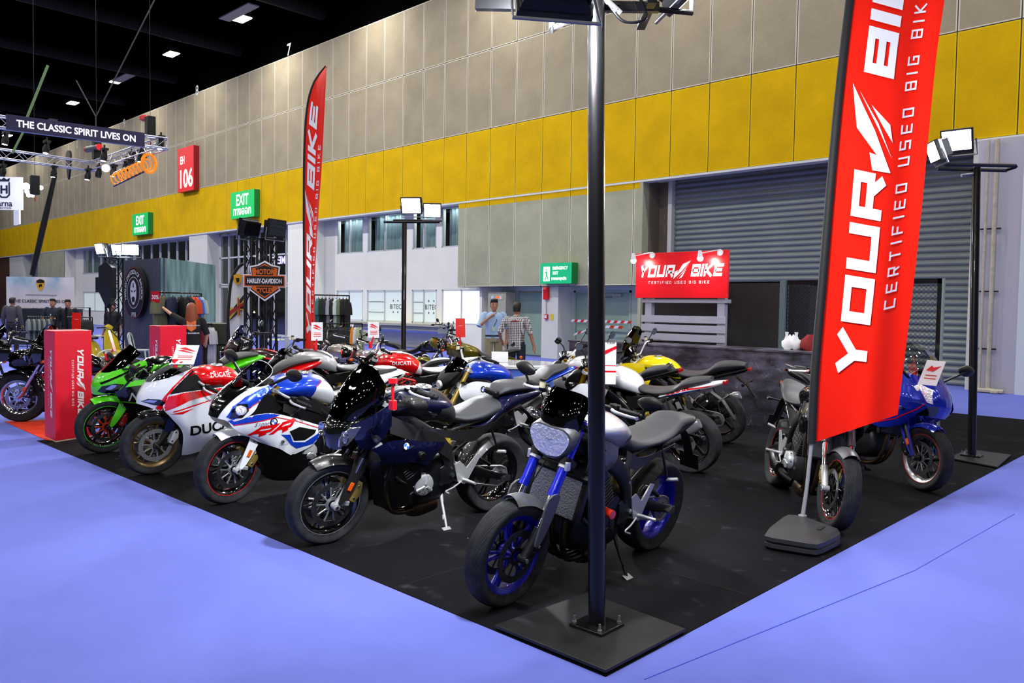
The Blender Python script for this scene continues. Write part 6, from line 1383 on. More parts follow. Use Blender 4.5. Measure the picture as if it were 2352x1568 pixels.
# ---- scratched counter, sign and backdrop
s = NT('scratched_black_laminate'); a1 = s.noise(3, 8, s.map((1, 1, 2.2), (0, .35, 0))); a2 = s.noise(30, 6, s.map((.25, 1, 3), (0, .3, 0)))
w1 = s.n('ShaderNodeTexVoronoi', feature='DISTANCE_TO_EDGE', ins={'Vector': s.map((1.2, 1, .25), (0, .6, 0)), 'Scale': 4.0}).outputs['Distance']
w2 = s.n('ShaderNodeTexVoronoi', feature='DISTANCE_TO_EDGE', ins={'Vector': s.map((.2, 1, 1.3), (0, -.4, 0)), 'Scale': 7.0}).outputs['Distance']
scr = s.math('MAXIMUM', s.math('MULTIPLY', s.rng(w1, .0, .006, 1, 0), s.rng(a1, .5, .62, 0, 1)), s.math('MULTIPLY', s.rng(w2, .0, .008, 1, 0), s.rng(a2, .5, .65, 0, 1)))
zz = s.xyz()[2]; haze = s.math('MULTIPLY', s.rng(a1, .38, .66, 0, 1), s.rng(zz, .1, 1.05, .12, .9))
cc = s.mix(haze, lin('1b1a22'), lin('66637a')); cc = s.mix(s.math('MULTIPLY', scr, .8), cc, lin('aaa8b8')); s.t.links.new(cc, s.b.inputs['Base Color']); s.b.inputs['Roughness'].default_value = .4; M_SCR = s.m
ct = thing('long_counter', 'long black counter front with scratched laminate behind the yellow motorcycle', 'counter', (0, 0, .004))
mk('front_panel', (box(-8.75, -4.0, 10.5, 10.56, 0, 1.06), M_SCR), ct, smooth=0); mk('worktop', (box(-8.77, -3.98, 10.48, 11.1, 1.06, 1.09), M_SCR), ct, smooth=0, bevel=.004); mk('end_panel', (cat(box(-8.75, -8.70, 10.56, 11.05, 0, 1.06), box(-4.05, -4.0, 10.56, 11.05, 0, 1.06)), M_SCR), ct, smooth=0)
sy = 11.35
sg = thing('shop_sign', 'red sign board with white lettering on grey pallet slats behind the counter', 'sign', (-7.1, sy, 0))
M_SRED = mat('sign_red', 'dc1420', .3, coat=.3)
def SY(u, v, y=sy): q = Yp(u, v, y); return q-Vector((-7.1, sy, 0))
A_, B_, C_, D_ = SY(1465, 583), SY(1677, 575), SY(1465, 684), SY(1677, 685)
x0, x1, z0, z1 = A_.x, B_.x, C_.z, A_.z
mk('board', (box(x0, x1, -.05, 0, z0, z1), M_SRED), sg, smooth=0, bevel=.004)
sc = (x1-x0)*.90/YB[2]
mk('word_mark', (([(x0+(x1-x0)*.04+p[0]*sc, -.054, z0+(z1-z0)*.46+p[1]*sc*1.35) for p in YB[0]], YB[1]), M_WLET), sg, smooth=0)
sc = (x1-x0)*.66/TAG[2]; mk('tag_line', (([(x0+(x1-x0)*.155+p[0]*sc, -.054, z0+(z1-z0)*.31+p[1]*sc) for p in TAG[0]], TAG[1]), M_WLET), sg, smooth=0)
M_PAL = mat('lilac_grey_paint', '9a9cae', .5, vary=.04)
fx0, fx1 = SY(1480, 700).x, SY(1663, 700).x; gs = [box(fx0, fx0+.13, .02, .12, 0, z0), box(fx1-.13, fx1, .02, .12, 0, z0), box(fx0-.05, fx1+.05, 0, .14, z0-.08, z0-.02)]
mk('uprights', (cat(*gs), M_PAL), sg, smooth=0, bevel=.004)
for v in (733, 754, 775, 797, 820, 843): zc = SY(1560, v).z; mk('slat', (box(fx0-.05, fx1+.04, -.015, .02, zc-.058, zc+.058), M_PAL), sg, smooth=0, bevel=.003)
for u in (1465, 1618):
    q = SY(u+20, 584); o = thing('spot_lamp', '%s white spot lamp lighting the red sign board' % ('left' if u < 1500 else 'right'), 'spot lamp', (0, 0, 0))
    o.location = (-7.1, sy, 0)
    e = Vector((q.x-.06, -.30, z1-.06))
    mk('arm', (tube([(q.x+.16, -.05, z1+.01), (q.x+.16, -.12, z1-.0), tuple(e)], .008, 8), M_WPNT), o); mk('lamp_head', (tube([tuple(e+Vector((0, 0, .05))), tuple(e+Vector((0, .01, -.06)))], [.025, .045], 14), M_WPNT), o)
    mk('bulb', (sphere(tuple(e+Vector((0, .012, -.075))), .048, 14, 10), mat('spot_glow', 'fff6e6', .3, emit=9)), o); mk('mount', (cyl((q.x+.16, -.052, z1-.04), (q.x+.16, -.07, z1-.04), .05, n=16), M_WPNT), o)
    L = bpy.data.lights.new('spot_light', 'AREA'); L.energy = 9; L.size = .08; L.color = (1, .93, .85); lo = bpy.data.objects.new('spot_light', L); COL.objects.link(lo)
    lo.location = Vector((-7.1, sy, 0))+e+Vector((0, .03, -.1)); lo.rotation_euler = Vector((0, .55, -.5)).to_track_quat('-Z', 'Y').to_euler()
s = NT('dark_grained_board'); n = s.noise(5, 6, s.map((3, 1, .8))); s.t.links.new(s.mix(s.rng(n, .4, .75, 0, .7), lin('0d0c11'), lin('201e27')), s.b.inputs['Base Color']); s.b.inputs['Roughness'].default_value = .55; M_DGB = s.m
st = thing('storeroom_booth', 'black storeroom wall standing behind the red sign board', 'booth', (0, 0, .004)); xa, xb = Yp(1476, 700, 12.0).x, Yp(1790, 700, 12.0).x
mk('front_wall', (box(xa, xb, 12.0, 12.05, 0, 2.1), M_DGB), st, smooth=0); mk('side_wall', (box(xa, xa+.05, 12.05, 14.2, 0, 2.1), M_DGB), st, smooth=0); mk('side_wall', (box(xb-.05, xb, 12.05, 14.2, 0, 2.1), M_DGB), st, smooth=0); mk('roof_panel', (box(xa, xb, 12.0, 14.2, 2.08, 2.1), M_DGB), st, smooth=0)
mk('door_post', (box(xb, xb+.09, 12.0, 12.06, 0, 2.12), mat('grey_green_post', '5b6f74', .5)), st, smooth=0)
# mesh fence
def mesh_screen(x0, x1, z0, z1, y, p=.06):
    gs = []; n = int((x1-x0+z1-z0)/p)
    for i in range(n):
        for sg_ in (1, -1):
            a = i*p
            if sg_ > 0: q0 = (x0+max(0, a-(z1-z0)), z0+min(a, z1-z0)); q1 = (x0+min(a, x1-x0), z0+max(0, a-(x1-x0)))
            else: q0 = (x1-max(0, a-(z1-z0)), z0+min(a, z1-z0)); q1 = (x1-min(a, x1-x0), z0+max(0, a-(x1-x0)))
            gs.append(tube([(q0[0], y, q0[1]), (q1[0], y, q1[1])], .003, 3))
    return cat(*gs)
mx0, mx1 = Yp(1810, 700, 12.1).x, Yp(2164, 700, 12.1).x
ms = thing('mesh_partition', 'black framed expanded mesh partition between the storeroom and the right side', 'partition', (0, 0, .004))
mk('mesh', (mesh_screen(mx0, mx1, .05, 2.05, 12.1), mat('dark_wire', '1c1f20', .5, .5)), ms, smooth=0); mk('frame', (cat(box(mx0-.06, mx0, 12.07, 12.13, 0, 2.12), box(mx1-.06, mx1, 12.07, 12.13, 0, 2.12), box(mx0, mx1, 12.07, 12.13, 2.05, 2.12), box(mx0, mx1, 12.07, 12.13, 0, .05)), M_BM), ms, smooth=0)
mk('side_post', (box(mx1, mx1+.02, 12.06, 12.14, 0, 2.12), mat('pale_aluminium_post', '93a29c', .4, .5)), ms, smooth=0)
mk('side_mesh', (xf(mesh_screen(0, .8, .05, 2.05, 0), Matrix.Translation((mx0, 12.1, 0)) @ Matrix.Rotation(PI/2, 4, 'Z')), mat('dark_wire', '1c1f20', .5, .5)), ms, smooth=0)
# things on the counter
q = Yp(1817, 806, 10.85); bg = []
rnd = random.Random(3)
for i, (z, r) in enumerate(((0, .10), (.05, .13), (.12, .12), (.17, .07), (.20, .035))): bg.append([(r*(1+.22*math.sin(a*3+i*1.3)+.1*math.sin(a*7+i))*math.cos(a), .6*r*(1+.2*math.sin(a*5+i))*math.sin(a), z+.02*math.sin(a*4+i)) for a in [2*PI*j/22 for j in range(22)]])
o = mk('plastic_bag', [(loft(bg), mat('white_plastic_bag', 'd9dade', .3)), (cat(*[mv(loft([[(r*math.cos(a), .4*r*math.sin(a), z) for a in [2*PI*j/8 for j in range(8)]] for z, r in ((.14, .04), (.2, .02), (.25, .028))]), dx) for dx in (-.07, .07)]), mat('white_plastic_bag', 'd9dade', .3))], smooth=60, label='crumpled white plastic bag standing on the scratched counter', cat_='bag'); o.location = (q.x, 10.85, 1.094)
q = Yp(1858, 800, 10.85)
o = mk('folded_jacket', (loft([[(r*(1+.2*math.sin(3*a+i))*math.cos(a), .5*r*math.sin(a), z+.03*math.sin(2*a+i)) for a in [2*PI*j/16 for j in range(16)]] for i, (z, r) in enumerate(((0, .13), (.06, .15), (.14, .11), (.2, .05)))]), mat('dark_red_cloth', '7a1418', .8)), smooth=60, label='dark red cloth heap on the scratched counter beside the banner pole', cat_='clothes'); o.location = (q.x, 10.85, 1.094)
# round reception counter
q = Dp(1189, 834, 11.4); rc = thing('round_counter', 'round white-topped reception counter with a blue front behind the second row', 'counter', (q.x, q.y, .004))
mk('worktop', (lathe([(0, .84), (.58, .84), (.59, .825), (.58, .79), (0, .79)], 48, False, 'Z'), M_WPNT), rc); mk('drum', (lathe([(.53, .79), (.53, .0), (.52, .0)], 48, False, 'Z'), mat('blue_counter_front', '3f5fc0', .4)), rc)
mk('white_stripe', (cat(*[xf(box(.530, .534, -.012, .012, 0, .79), Matrix.Rotation(R3(-15+a), 4, 'Z')) for a in (-8, 0, 60, 68)]), M_WPNT), rc, smooth=0)
o = mk('acrylic_sign', (cat(cbox((0, 0, .08), (.24, .004, .15), (.2, 0, .6)), cbox((0, 0, .01), (.24, .07, .015), (0, 0, .6))), M_WPNT), label='blank white stand-up sign on the round reception counter', cat_='sign'); q2 = Dp(1148, 834, 11.4); o.location = (q2.x, q2.y, .845)
q = Dp(1305, 845, 11.9); wc = thing('white_cabinet', 'low white cabinet between the round counter and the thick pole', 'cabinet', (q.x, q.y, .004), rz=.75)
mk('body', (box(-.22, .22, -.2, .2, 0, .76), M_WPNT), wc, smooth=0, bevel=.006); mk('top_edge', (box(-.23, .23, -.21, .21, .76, .785), M_WPNT), wc, smooth=0, bevel=.004)
o = mk('brochure_box', (cat(cbox((0, 0, .01), (.2, .12, .02)), cbox((0, .055, .10), (.2, .01, .2)), cbox((0, -.055, .05), (.2, .01, .1)), cbox((-.095, 0, .08), (.01, .12, .15)), cbox((.095, 0, .08), (.01, .12, .15))), M_WPNT), smooth=0, label='open white brochure box on the low white cabinet', cat_='box'); o.location = (q.x, q.y, .79); o.rotation_euler[2] = .7
# information board hidden partly by the thick pole
q = Dp(1384, 882, 7.6); o = thing('price_board', 'large white price board with red stripes right of the thick pole', 'sign', q)
rt = Vector(_R2); rt.z = 0; rt.normalize(); fw = Vector((-rt.y, rt.x, 0))
def pb(x0, x1, z0, z1, off): 
    V = [tuple(rt*x+Vector((0, 0, z))-fw*off) for z in (z0, z1) for x in (x0, x1)]; V += [tuple(Vector(p)+fw*.004) for p in V]
    return V, [(0, 1, 3, 2), (5, 4, 6, 7), (0, 4, 5, 1), (2, 3, 7, 6), (0, 2, 6, 4), (1, 5, 7, 3)]
mk('sheet', (pb(-.14, .125, 0, .40, 0), M_WPNT), o, smooth=0); mk('red_stripes', (cat(pb(-.14, .125, .115, .13, .003), pb(-.14, .125, .175, .182, .003)), P_RED), o, smooth=0)
mk('red_wedge', (([tuple(rt*x+Vector((0, 0, z))-fw*.003) for x, z in ((-.1, .22), (.125, .34), (.125, .37), (-.1, .27))], [(0, 1, 2, 3)]), P_RED), o, smooth=0)
mk('holder', (tube([tuple(Vector((0, 0, .02))), tuple(Vector((0, 0, -.12)))+()], .012, 8), M_RED), o)
mk('lettering', (([tuple(rt*(.03+p[0]*.02)+Vector((0, 0, .385+p[1]*.02))-fw*.003) for p in letters('YOUR BIKE', .2, .8, .2, .2)[0]], letters('YOUR BIKE', .2, .8, .2, .2)[1]), M_DRK), o, smooth=0)
# ---- price tags on red clips
def tag_(label, clip, board, Z, rot, face='white', w=.20, h=.24):
    """clip: pixel of the red foot ; board: pixel of the board centre"""
    b0 = Dp(*clip, Z); c0 = Dp(*board, Z)-b0; t = thing('price_tag', label, 'sign', b0, group='price tags clipped on the motorcycles')
    mk('clip', (cat(cbox((0, 0, 0), (.04, .03, .05)), cbox((.0, 0, .04), (.02, .05, .03))), M_RED), t, bevel=.003)
    n = 7; P = [c0*(i/n) for i in range(n+1)]; mk('jointed_stem', (cat(*[sphere(tuple(P[i]), .013, 8, 6) for i in range(n)], tube([tuple(p) for p in P], .006, 6)), M_RED), t)
    yaw, tilt = rot; M = Matrix.Translation(c0) @ Matrix.Rotation(yaw, 4, 'Z') @ Matrix.Rotation(tilt, 4, 'X')
    mk('card', (xf(box(-w/2, w/2, -.002, .002, -h*.1, h*.9), M), P_WHT if face == 'white' else mat('red_card', 'd4180c', .3)), t, smooth=0)
    if face == 'white':
        mk('card_print', (cat(*[xf(([(x, -.004, z) for x, z in q], [tuple(range(len(q)))]), M) for q in ([(-w*.35, h*.72), (-w*.1, h*.78), (w*.45, h*.55), (w*.1, h*.6)], [(-w*.4, h*.60), (-w*.15, h*.64), (w*.4, h*.45), (0, h*.52)])], *[xf(box(-w*.3, w*.35, -.004, -.003, z, z+.008), M) for z in (h*.12, h*.22, h*.30)]), P_RED), t, smooth=0)
    else: mk('card_print', (xf(box(-w*.2, w*.25, -.004, -.003, h*.5, h*.515), M), M_WPNT), t, smooth=0)
    return t
tag_('white and red price tag leaning over the white and red sports motorcycle', (402, 838), (420, 832), 7.2, (.9, -.9), w=.2, h=.26)
tag_('white price tag curling up by the middle red banner', (724, 800), (728, 778), 9.2, (1.0, -.3), w=.13, h=.22)
tag_('white and red price tag above the red naked motorcycle', (851, 795), (858, 772), 10.0, (1.1, -.1), w=.14, h=.2)
tag_('red tag standing on the olive cruiser', (1055, 792), (1058, 770), 12.6, (1.2, -.1), 'red', w=.16, h=.3)
tag_('red tag above the left lettered pillar', (172, 775), (175, 752), 10.6, (.75, -.05), 'red', w=.12, h=.22)
tag_('red tag leaning beside the green motorcycle screen', (245, 822), (262, 800), 9.6, (2.2, -.3), 'red', w=.05, h=.25)
c_ = Dp(902, 930, 5.05); t = thing('tag_clip', 'red empty price clip standing on the navy motorcycle handlebar', 'clip', c_, group='price tags clipped on the motorcycles')
mk('clip', (cat(cbox((0, 0, .0), (.045, .035, .06)), tube([(0, 0, .02), (0, 0, .14)], .010, 8), cbox((0, 0, .155), (.05, .05, .035), (0, 0, .7))), M_RED), t, bevel=.003)

q = Dp(2140, 856, 6.95); o = thing('price_card', 'white card with a red arrow taped inside the clear screen of the blue motorcycle', 'sign', q); M = Matrix.Rotation(-.35, 4, 'Z') @ Matrix.Rotation(-.5, 4, 'X')
mk('card', (xf(box(-.09, .09, -.001, .001, -.12, .12), M), P_WHT), o, smooth=0); mk('card_print', (cat(xf(([(x, -.004, z) for x, z in ((-.06, .02), (-.02, .07), (.0, .05), (.07, .07), (.01, .01))], [tuple(range(5))]), M), *[xf(box(-.05, .06, -.004, -.003, z, z+.008), M) for z in (-.03, -.06)]), P_RED), o, smooth=0)
# ================================================================== CRUISERS, NEIGHBOURING STANDS, TRUSSES
def cruiser(label, O, ang, tank, fender=None, lean=6, batwing=None, forkm=M_CHR, wheel=M_CHR, style='five', name='cruiser_motorcycle', seat=M_SEATD, apes=False, stripe=None, tail_m=None, nose=None, rf=.33, tyre=None, group='cruisers shown behind the sports motorcycles', bag=None, pipes=M_CHR, bars=M_CHR):
    b = Bike(name, label, O, ang, lean, rake=31, rf=rf, rr=.33, wb=1.60, group=group, tw=.13, rtw=.17)
    fender = fender or tank
    b.wheel(True, wheel, style, n=9, discs=(1, -1), discm=M_STL, carrier=M_CHR, rr_=.225); b.wheel(False, wheel, style, n=5, discs=(1,), rr_=.225)
    b.fork(forkm, M_CHR, 'conv', top=.80, foot=M_CHR if forkm is M_CHR else M_BLKM, clamp=M_BLKM, radial=False, cal=M_BLKM, amber=True)
    b.fender(fender, shape='full', a0=-50, a1=75, w=.17, r=rf+.025)
    b.bars('bar', barm=bars, h=.16 if apes else .10, back=.24, top=.80, w=.40, res=False, mir=None); q = b.fk(.80)
    for sd in (1, -1): b.mirror('stem', Vector((q.x-.12, sd*.28, q.z+.16)), sd, None, out=.1, up=.12, m=M_BLKG)
    # v-twin
    en = b.p('engine', [(cat(cbox((.72, 0, .30), (.42, .24, .20)), cyl((.72, .12, .32), (.72, .17, .32), .11, n=24), cyl((.60, -.12, .30), (.60, -.17, .30), .10, n=24)), M_BLKM), (cat(cyl((.72, .17, .32), (.72, .18, .32), .08, n=24), cyl((.60, -.17, .30), (.60, -.18, .30), .07, n=24)), M_CHR)], bevel=.008)
    for a, x in ((-22, .62), (24, .80)):
        M = Matrix.Translation((x, 0, .38)) @ Matrix.Rotation(R3(a), 4, 'Y'); b.p('cylinder', [(xf(cat(*[lathe([(0, z), (.085, z), (.085, z+.008), (0, z+.008)], 20, False, 'Z') for z in [.02+.022*i for i in range(8)]], cyl((0, 0, 0), (0, 0, .2), .062)), M), M_BLKM), (xf(cat(cyl((0, 0, .19), (0, 0, .27), .075, .06)), M), M_CHR)], en)
    b.p('air_cleaner', (cyl((.71, -.09, .55), (.71, -.17, .55), .08, n=24), M_CHR if pipes is M_CHR else M_BLKG), en, bevel=.008)
    b.p('exhaust_pipes', (cat(tube([(.86, -.10, .50), (.92, -.14, .36), (.80, -.17, .22), (.3, -.18, .20), (-.25, -.18, .22)], [.022, .022, .03, .045, .045], 14, 4), tube([(.58, -.08, .5), (.5, -.15, .4), (.2, -.18, .31), (-.25, -.18, .32)], [.022, .022, .04, .045], 14, 4)), pipes), en)
    b.p('frame', (both(cat(tube([(1.22, .02, .86), (1.0, .05, .78), (.5, .10, .62), (.2, .12, .52)], .017, 10, 4), tube([(1.24, .02, .76), (1.12, .08, .35), (1.0, .10, .16), (.35, .12, .16), (.25, .12, .4)], .017, 10, 4), tube([(.4, .13, .3), (.0, .13, .33)], .022, 10))), M_BLKM))
    g = hull([sec(x, zt, zb, w, top=.7, mid=.45, low=.75) for x, zt, zb, w in ((.50, .80, .72, .03), (.56, .86, .68, .09), (.72, .93, .66, .145), (.90, .97, .67, .165), (1.05, .96, .70, .14), (1.14, .92, .74, .07))])
    t = b.p('fuel_tank', (g, tank), smooth=60); b.caps(.88, .972, M_CHR, .045, t)
    if stripe:
        b.p('tank_stripe', (grid([[(.60, -.03, .90), (.75, -.035, .947), (.92, -.035, .975), (1.06, -.03, .962)], [(.60, .03, .90), (.75, .035, .947), (.92, .035, .975), (1.06, .03, .962)]], 4, 3), stripe), t, smooth=60)
        b.decal('side_stripe', band([(1.08, .90), (.9, .90), (.66, .82)], .022), g, stripe, t, 1, .003)
    b.p('seat', (hull([sec(*q, top=.75) for q in ((-.22, .86, .80, .06), (-.12, .87, .77, .10), (.05, .84, .72, .12), (.18, .76, .66, .15), (.32, .72, .62, .17), (.46, .76, .66, .14), (.56, .84, .74, .08))]), seat), smooth=60)
    rows = []
    for i in range(8):
        a = R3(28+i*18); rows.append([(math.cos(a)*(.375-.07*abs(u)**3)*-1 if False else -math.cos(PI-a)*(.375-.07*abs(u)**3), u*.12, .33+math.sin(a)*(.375-.07*abs(u)**3)) for u in np.linspace(-1, 1, 7)])
    b.p('rear_fender', (grid(rows, 2, 2, .004), tail_m or tank), smooth=60)
    b.p('tail_lamp', (cbox((-.36, 0, .56), (.05, .09, .05)), M_REDL), bevel=.01)
    for sd in (1, -1):
        b.p('rear_turn_signal', (cat(tube([(-.25, sd*.1, .66), (-.27, sd*.2, .66)], .008, 8), sphere((-.27, sd*.22, .66), .032)), M_AMB)); b.p('shock_absorber', (tube([(.0, sd*.14, .36), (.06, sd*.14, .66)], .025, 12), M_CHR))
        b.p('footboard', (box(.85, 1.05, sd*.18-.04, sd*.18+.04, .27, .29), M_BLKM), smooth=0)
    b.signals((1.20, .14, .84), lens=M_AMB)
    b.p('side_stand', (tube([(.6, .1, .2), (.66, .22, .03)], .010, 8), M_CHR))
    if batwing:
        rows = [[(1.46, 0, .80), (1.44, 0, .95), (1.38, 0, 1.08), (1.32, 0, 1.15)], [(1.44, .10, .79), (1.42, .12, .95), (1.36, .12, 1.08), (1.30, .11, 1.15)], [(1.36, .22, .82), (1.34, .25, .96), (1.29, .24, 1.07), (1.25, .20, 1.13)], [(1.18, .33, .88), (1.16, .35, .97), (1.15, .33, 1.05), (1.14, .28, 1.09)]]
        g1 = grid(rows, 4, 4, .006); o = b.p('fairing', (cat(g1, mir(g1)), batwing), front=True, smooth=55)
        s1 = grid([[(1.32, 0, 1.15), (1.27, 0, 1.24), (1.20, 0, 1.32)], [(1.30, .11, 1.15), (1.25, .12, 1.23), (1.19, .12, 1.30)], [(1.25, .20, 1.13), (1.21, .20, 1.19), (1.17, .18, 1.24)]], 4, 4); b.p('windscreen', (cat(s1, mir(s1)), M_SDRK), o, front=True, smooth=60)
        b.p('inner_fairing', (both(hull([[(x, .0, zt), (x, w*.7, zt), (x, w, (zt+zb)/2), (x, w*.7, zb), (x, 0, zb)] for x, w, zt, zb in ((1.14, .28, 1.06, .9), (1.24, .22, 1.1, .86))], 2, 2)), M_BLKP), o, front=True)
        c = (1.455, 0, .90)
    else: c = (1.36, 0, .92)
    o = b.p('headlight', [(lathe([(.001, -.11), (.05, -.10), (.08, -.05), (.088, .02)], 24, False, 'X', c), M_CHR if forkm is M_CHR and not batwing else M_BLKG), (lathe([(.001, -.02), (.05, 0), (.08, .02)], 24, False, 'X', c), M_REFL), (lathe([(.078, .018), (.094, .014), (.094, .032), (.082, .032)], 24, True, 'X', c), M_CHR)], front=True)
    b.p('headlight_lens', (lathe([(.001, .04), (.05, .036), (.084, .024)], 24, False, 'X', c), M_LENS), o, front=True)
    if nose: g1 = grid([[(1.42, 0, 1.05), (1.46, 0, .99), (1.45, 0, .93)], [(1.40, .08, 1.05), (1.43, .10, .98), (1.41, .11, .90)], [(1.30, .12, 1.03), (1.32, .13, .95), (1.30, .12, .86)]], 4, 4, .004); b.p('headlight_cowl', (cat(g1, mir(g1)), nose), front=True, smooth=55)
    if bag:
        for sd in (1, -1): b.p('saddlebag', (sweep([(-.52, sd*.26, .50), (-.45, sd*.26, .50), (.0, sd*.26, .53), (.12, sd*.25, .52)], rrect(1, 1, .25, 3), scales=[(.16, .2), (.2, .3), (.2, .3), (.12, .2)]), bag), smooth=50)
    return b
P_OLI = mat('olive_gold_paint', '6b6410', .25, .5, coat=1); P_MAR = mat('dark_maroon_paint', '2c1318', .25, .5, coat=1); P_SGR = mat('grey_beige_paint', '8a867f', .25, .4, coat=1)
cruiser('olive gold cruiser standing before the man in the chequered shirt', (-10.45, 10.73), 228, P_OLI, nose=P_OLI, forkm=M_BLKM, wheel=M_BLKG, pipes=M_BLKM, bars=M_BLKM)
cruiser('silver cruiser with long tank left of the far pole', (-11.2, 8.6), 248, P_SGR, forkm=M_BLKM, wheel=M_BLKG, bars=M_BLKM, pipes=M_BLKM)
hk = cruiser('dark maroon cruiser with broad fairing and red tank stripes behind the sports motorcycles', (-10.15, 6.55), 224, P_MAR, batwing=P_MAR, stripe=P_RED, bag=P_MAR, forkm=M_BLKM, wheel=M_BLKG)
# black cruiser with long chrome fork facing right, beside the far pole
q = Dp(905, 850, 16.6); cruiser('black cruiser with long chrome fork facing right beside the far pole', (q.x, q.y), 32, M_BLKG, apes=True, style='wire', rf=.34)
# grey tube-seat motorcycle behind the red tank
q = Dp(1000, 905, 12.0); cruiser('silver cruiser with rounded rear mudguard behind the red naked motorcycle', (q.x, q.y), 222, P_SIL, forkm=M_BLKM, wheel=M_BLKG, bars=M_BLKM)
# neighbouring stand at the left edge
F = G(50, 968); d = Vector((math.cos(R3(-128)), math.sin(R3(-128)), 0))
cruiser('glossy black touring cruiser with chrome front wheel standing on the orange carpet', (F.x-d.x*1.6, F.y-d.y*1.6), -128, M_BLKG, batwing=M_BLKG, style='nine', rf=.34, bag=M_BLKG, group='cruisers on the neighbouring stand')
q = Dp(-14, 796, 10.6); a_ = R3(-100); cruiser('glossy black touring cruiser at the very left edge of the view', (q.x-1.3*math.cos(a_), q.y-1.3*math.sin(a_)), -100, M_BLKG, batwing=M_BLKG, bag=M_BLKG, group='cruisers on the neighbouring stand')
# ---- truss helper
M_TRA = mat('aluminium_truss', 'b8bac0', .35, .85); M_TRB = mat('black_truss', '101113', .45, .4)
def truss(P, Q, w=.29, r=.022, m=None, step=.3, up=None):
    P, Q = Vector(P), Vector(Q); d = (Q-P).normalized(); u = Vector(up) if up else (Vector((0, 0, 1)) if abs(d.z) < .9 else Vector((1, 0, 0)))
    s_ = d.cross(u).normalized(); u = s_.cross(d); L = (Q-P).length; gs = []
    C = [s_*a*w/2+u*b_*w/2 for a, b_ in ((1, 1), (-1, 1), (-1, -1), (1, -1))]
    for c in C: gs.append(tube([P+c, Q+c], r, 8))
    n = max(1, int(L/step))
    for i in range(n):
        for k in range(4):
            a, b_ = C[k], C[(k+1) % 4]
            if i % 2: a, b_ = b_, a
            gs.append(tube([P+d*(L*i/n)+a, P+d*(L*(i+1)/n)+b_], r*.45, 5))
    for i in (0, n): 
        for k in range(4): gs.append(tube([P+d*(L*i/n)+C[k], P+d*(L*i/n)+C[(k+1) % 4]], r*.6, 5))
    return cat(*gs)
A1 = Dp(375, 328, 23.2); B1 = Dp(215, 388, 27.4); L1 = Dp(12, 285, 20.8); A1.z = L1.z = B1.z = 6.25
L0 = L1+(L1-A1)*.35; F0 = Dp(0, 358, 25.2); F0.z = 6.25; F0 = F0+(F0-B1)*.2
tr = thing('lighting_truss', 'suspended aluminium truss square hung with stage lamps at the upper left', 'truss', (0, 0, 0))
mk('truss_beam', (truss(L0, A1+(A1-L1)*.02), M_TRA), tr); mk('truss_beam', (truss(A1, B1), M_TRA), tr); mk('truss_beam', (truss(B1, F0), M_TRA), tr)
# text banner on the near beam
bd = (A1-L1).normalized(); nb_ = Vector((bd.y, -bd.x, 0)); R1 = L1+bd*((A1-L1).length*.86)
bn = thing('truss_banner', 'dark blue banner lettered THE CLASSIC SPIRIT LIVES ON fixed on the hanging truss', 'banner', (0, 0, 0)); Lb = (R1-L1).length
def bp(x, z, off): p = L1+bd*x+nb_*(.17+off); return (p.x, p.y, 6.25+z)
V = [bp(x, z, o) for o in (0, .01) for z in (-.2, .2) for x in (0, Lb)]
mk('board', ((V, [(0, 1, 3, 2), (4, 6, 7, 5), (0, 2, 6, 4), (1, 5, 7, 3), (0, 4, 5, 1), (2, 3, 7, 6)]), mat('dark_indigo_board', '17123a', .4)), bn, smooth=0)
tx = text('THE CLASSIC SPIRIT LIVES ON', 1, .025); xs = [p[0] for p in tx[0]]; k = Lb*.86/(max(xs)-min(xs))
mk('lettering', (([bp(Lb*.5+p[0]*k, p[1]*k*1.15, .014) for p in tx[0]], tx[1]), mat('white_lettering_lit', 'f4f0ff', .4, emit=.5)), bn, smooth=0)
# moving heads, hoists, slings
def head(u, v, Z, lit=True, sc=1.0, col='e8f0ff'):
    q = Dp(u, v, Z); o = thing('moving_head_lamp', 'black moving-head stage lamp hanging below the truss', 'stage lamp', q, group='stage lamps on the hanging truss')
    mk('yoke', (cat(cbox((0, 0, .26*sc), (.28*sc, .2*sc, .08*sc)), cbox((-.13*sc, 0, .1*sc), (.04*sc, .08*sc, .3*sc)), cbox((.13*sc, 0, .1*sc), (.04*sc, .08*sc, .3*sc)), cyl((0, 0, .3*sc), (0, 0, .42*sc), .025)), M_TRB), o, bevel=.005)
    mk('lamp_barrel', (tube([(0, 0, .14*sc), (0, -.02, 0), (.01, -.04, -.16*sc)], [.08*sc, .12*sc, .10*sc], 16), M_TRB), o)
    if lit: mk('lamp_glass', (cyl((.012, -.042, -.155*sc), (.012, -.043, -.165*sc), .085*sc, n=16), mat('stage_glow_'+{'e8f0ff': 'white', 'ffe0f0': 'pink'}[col], col, .3, emit=9)), o)
    return o
for (u, v, Z, l) in ((108, 342, 24.5, 1), (203, 404, 27, 1), (125, 398, 26.5, 1), (262, 396, 26, 1), (228, 398, 27, 0), (290, 384, 25.5, 0), (240, 360, 24, 1), (325, 362, 24.3, 1), (303, 368, 25, 0), (14, 322, 24, 1), (8, 395, 26, 0), (370, 332, 23.2, 1)): head(u, v, Z, bool(l), .85)
o = Dp(243, 386, 25.6); mk('spot_lens', (sphere((0, 0, 0), .12, 12, 8), mat('stage_glow_pink', 'ffe0f0', .3, emit=9)), label='glaring pinkish spot lamp on the hanging truss', cat_='stage lamp').location = o
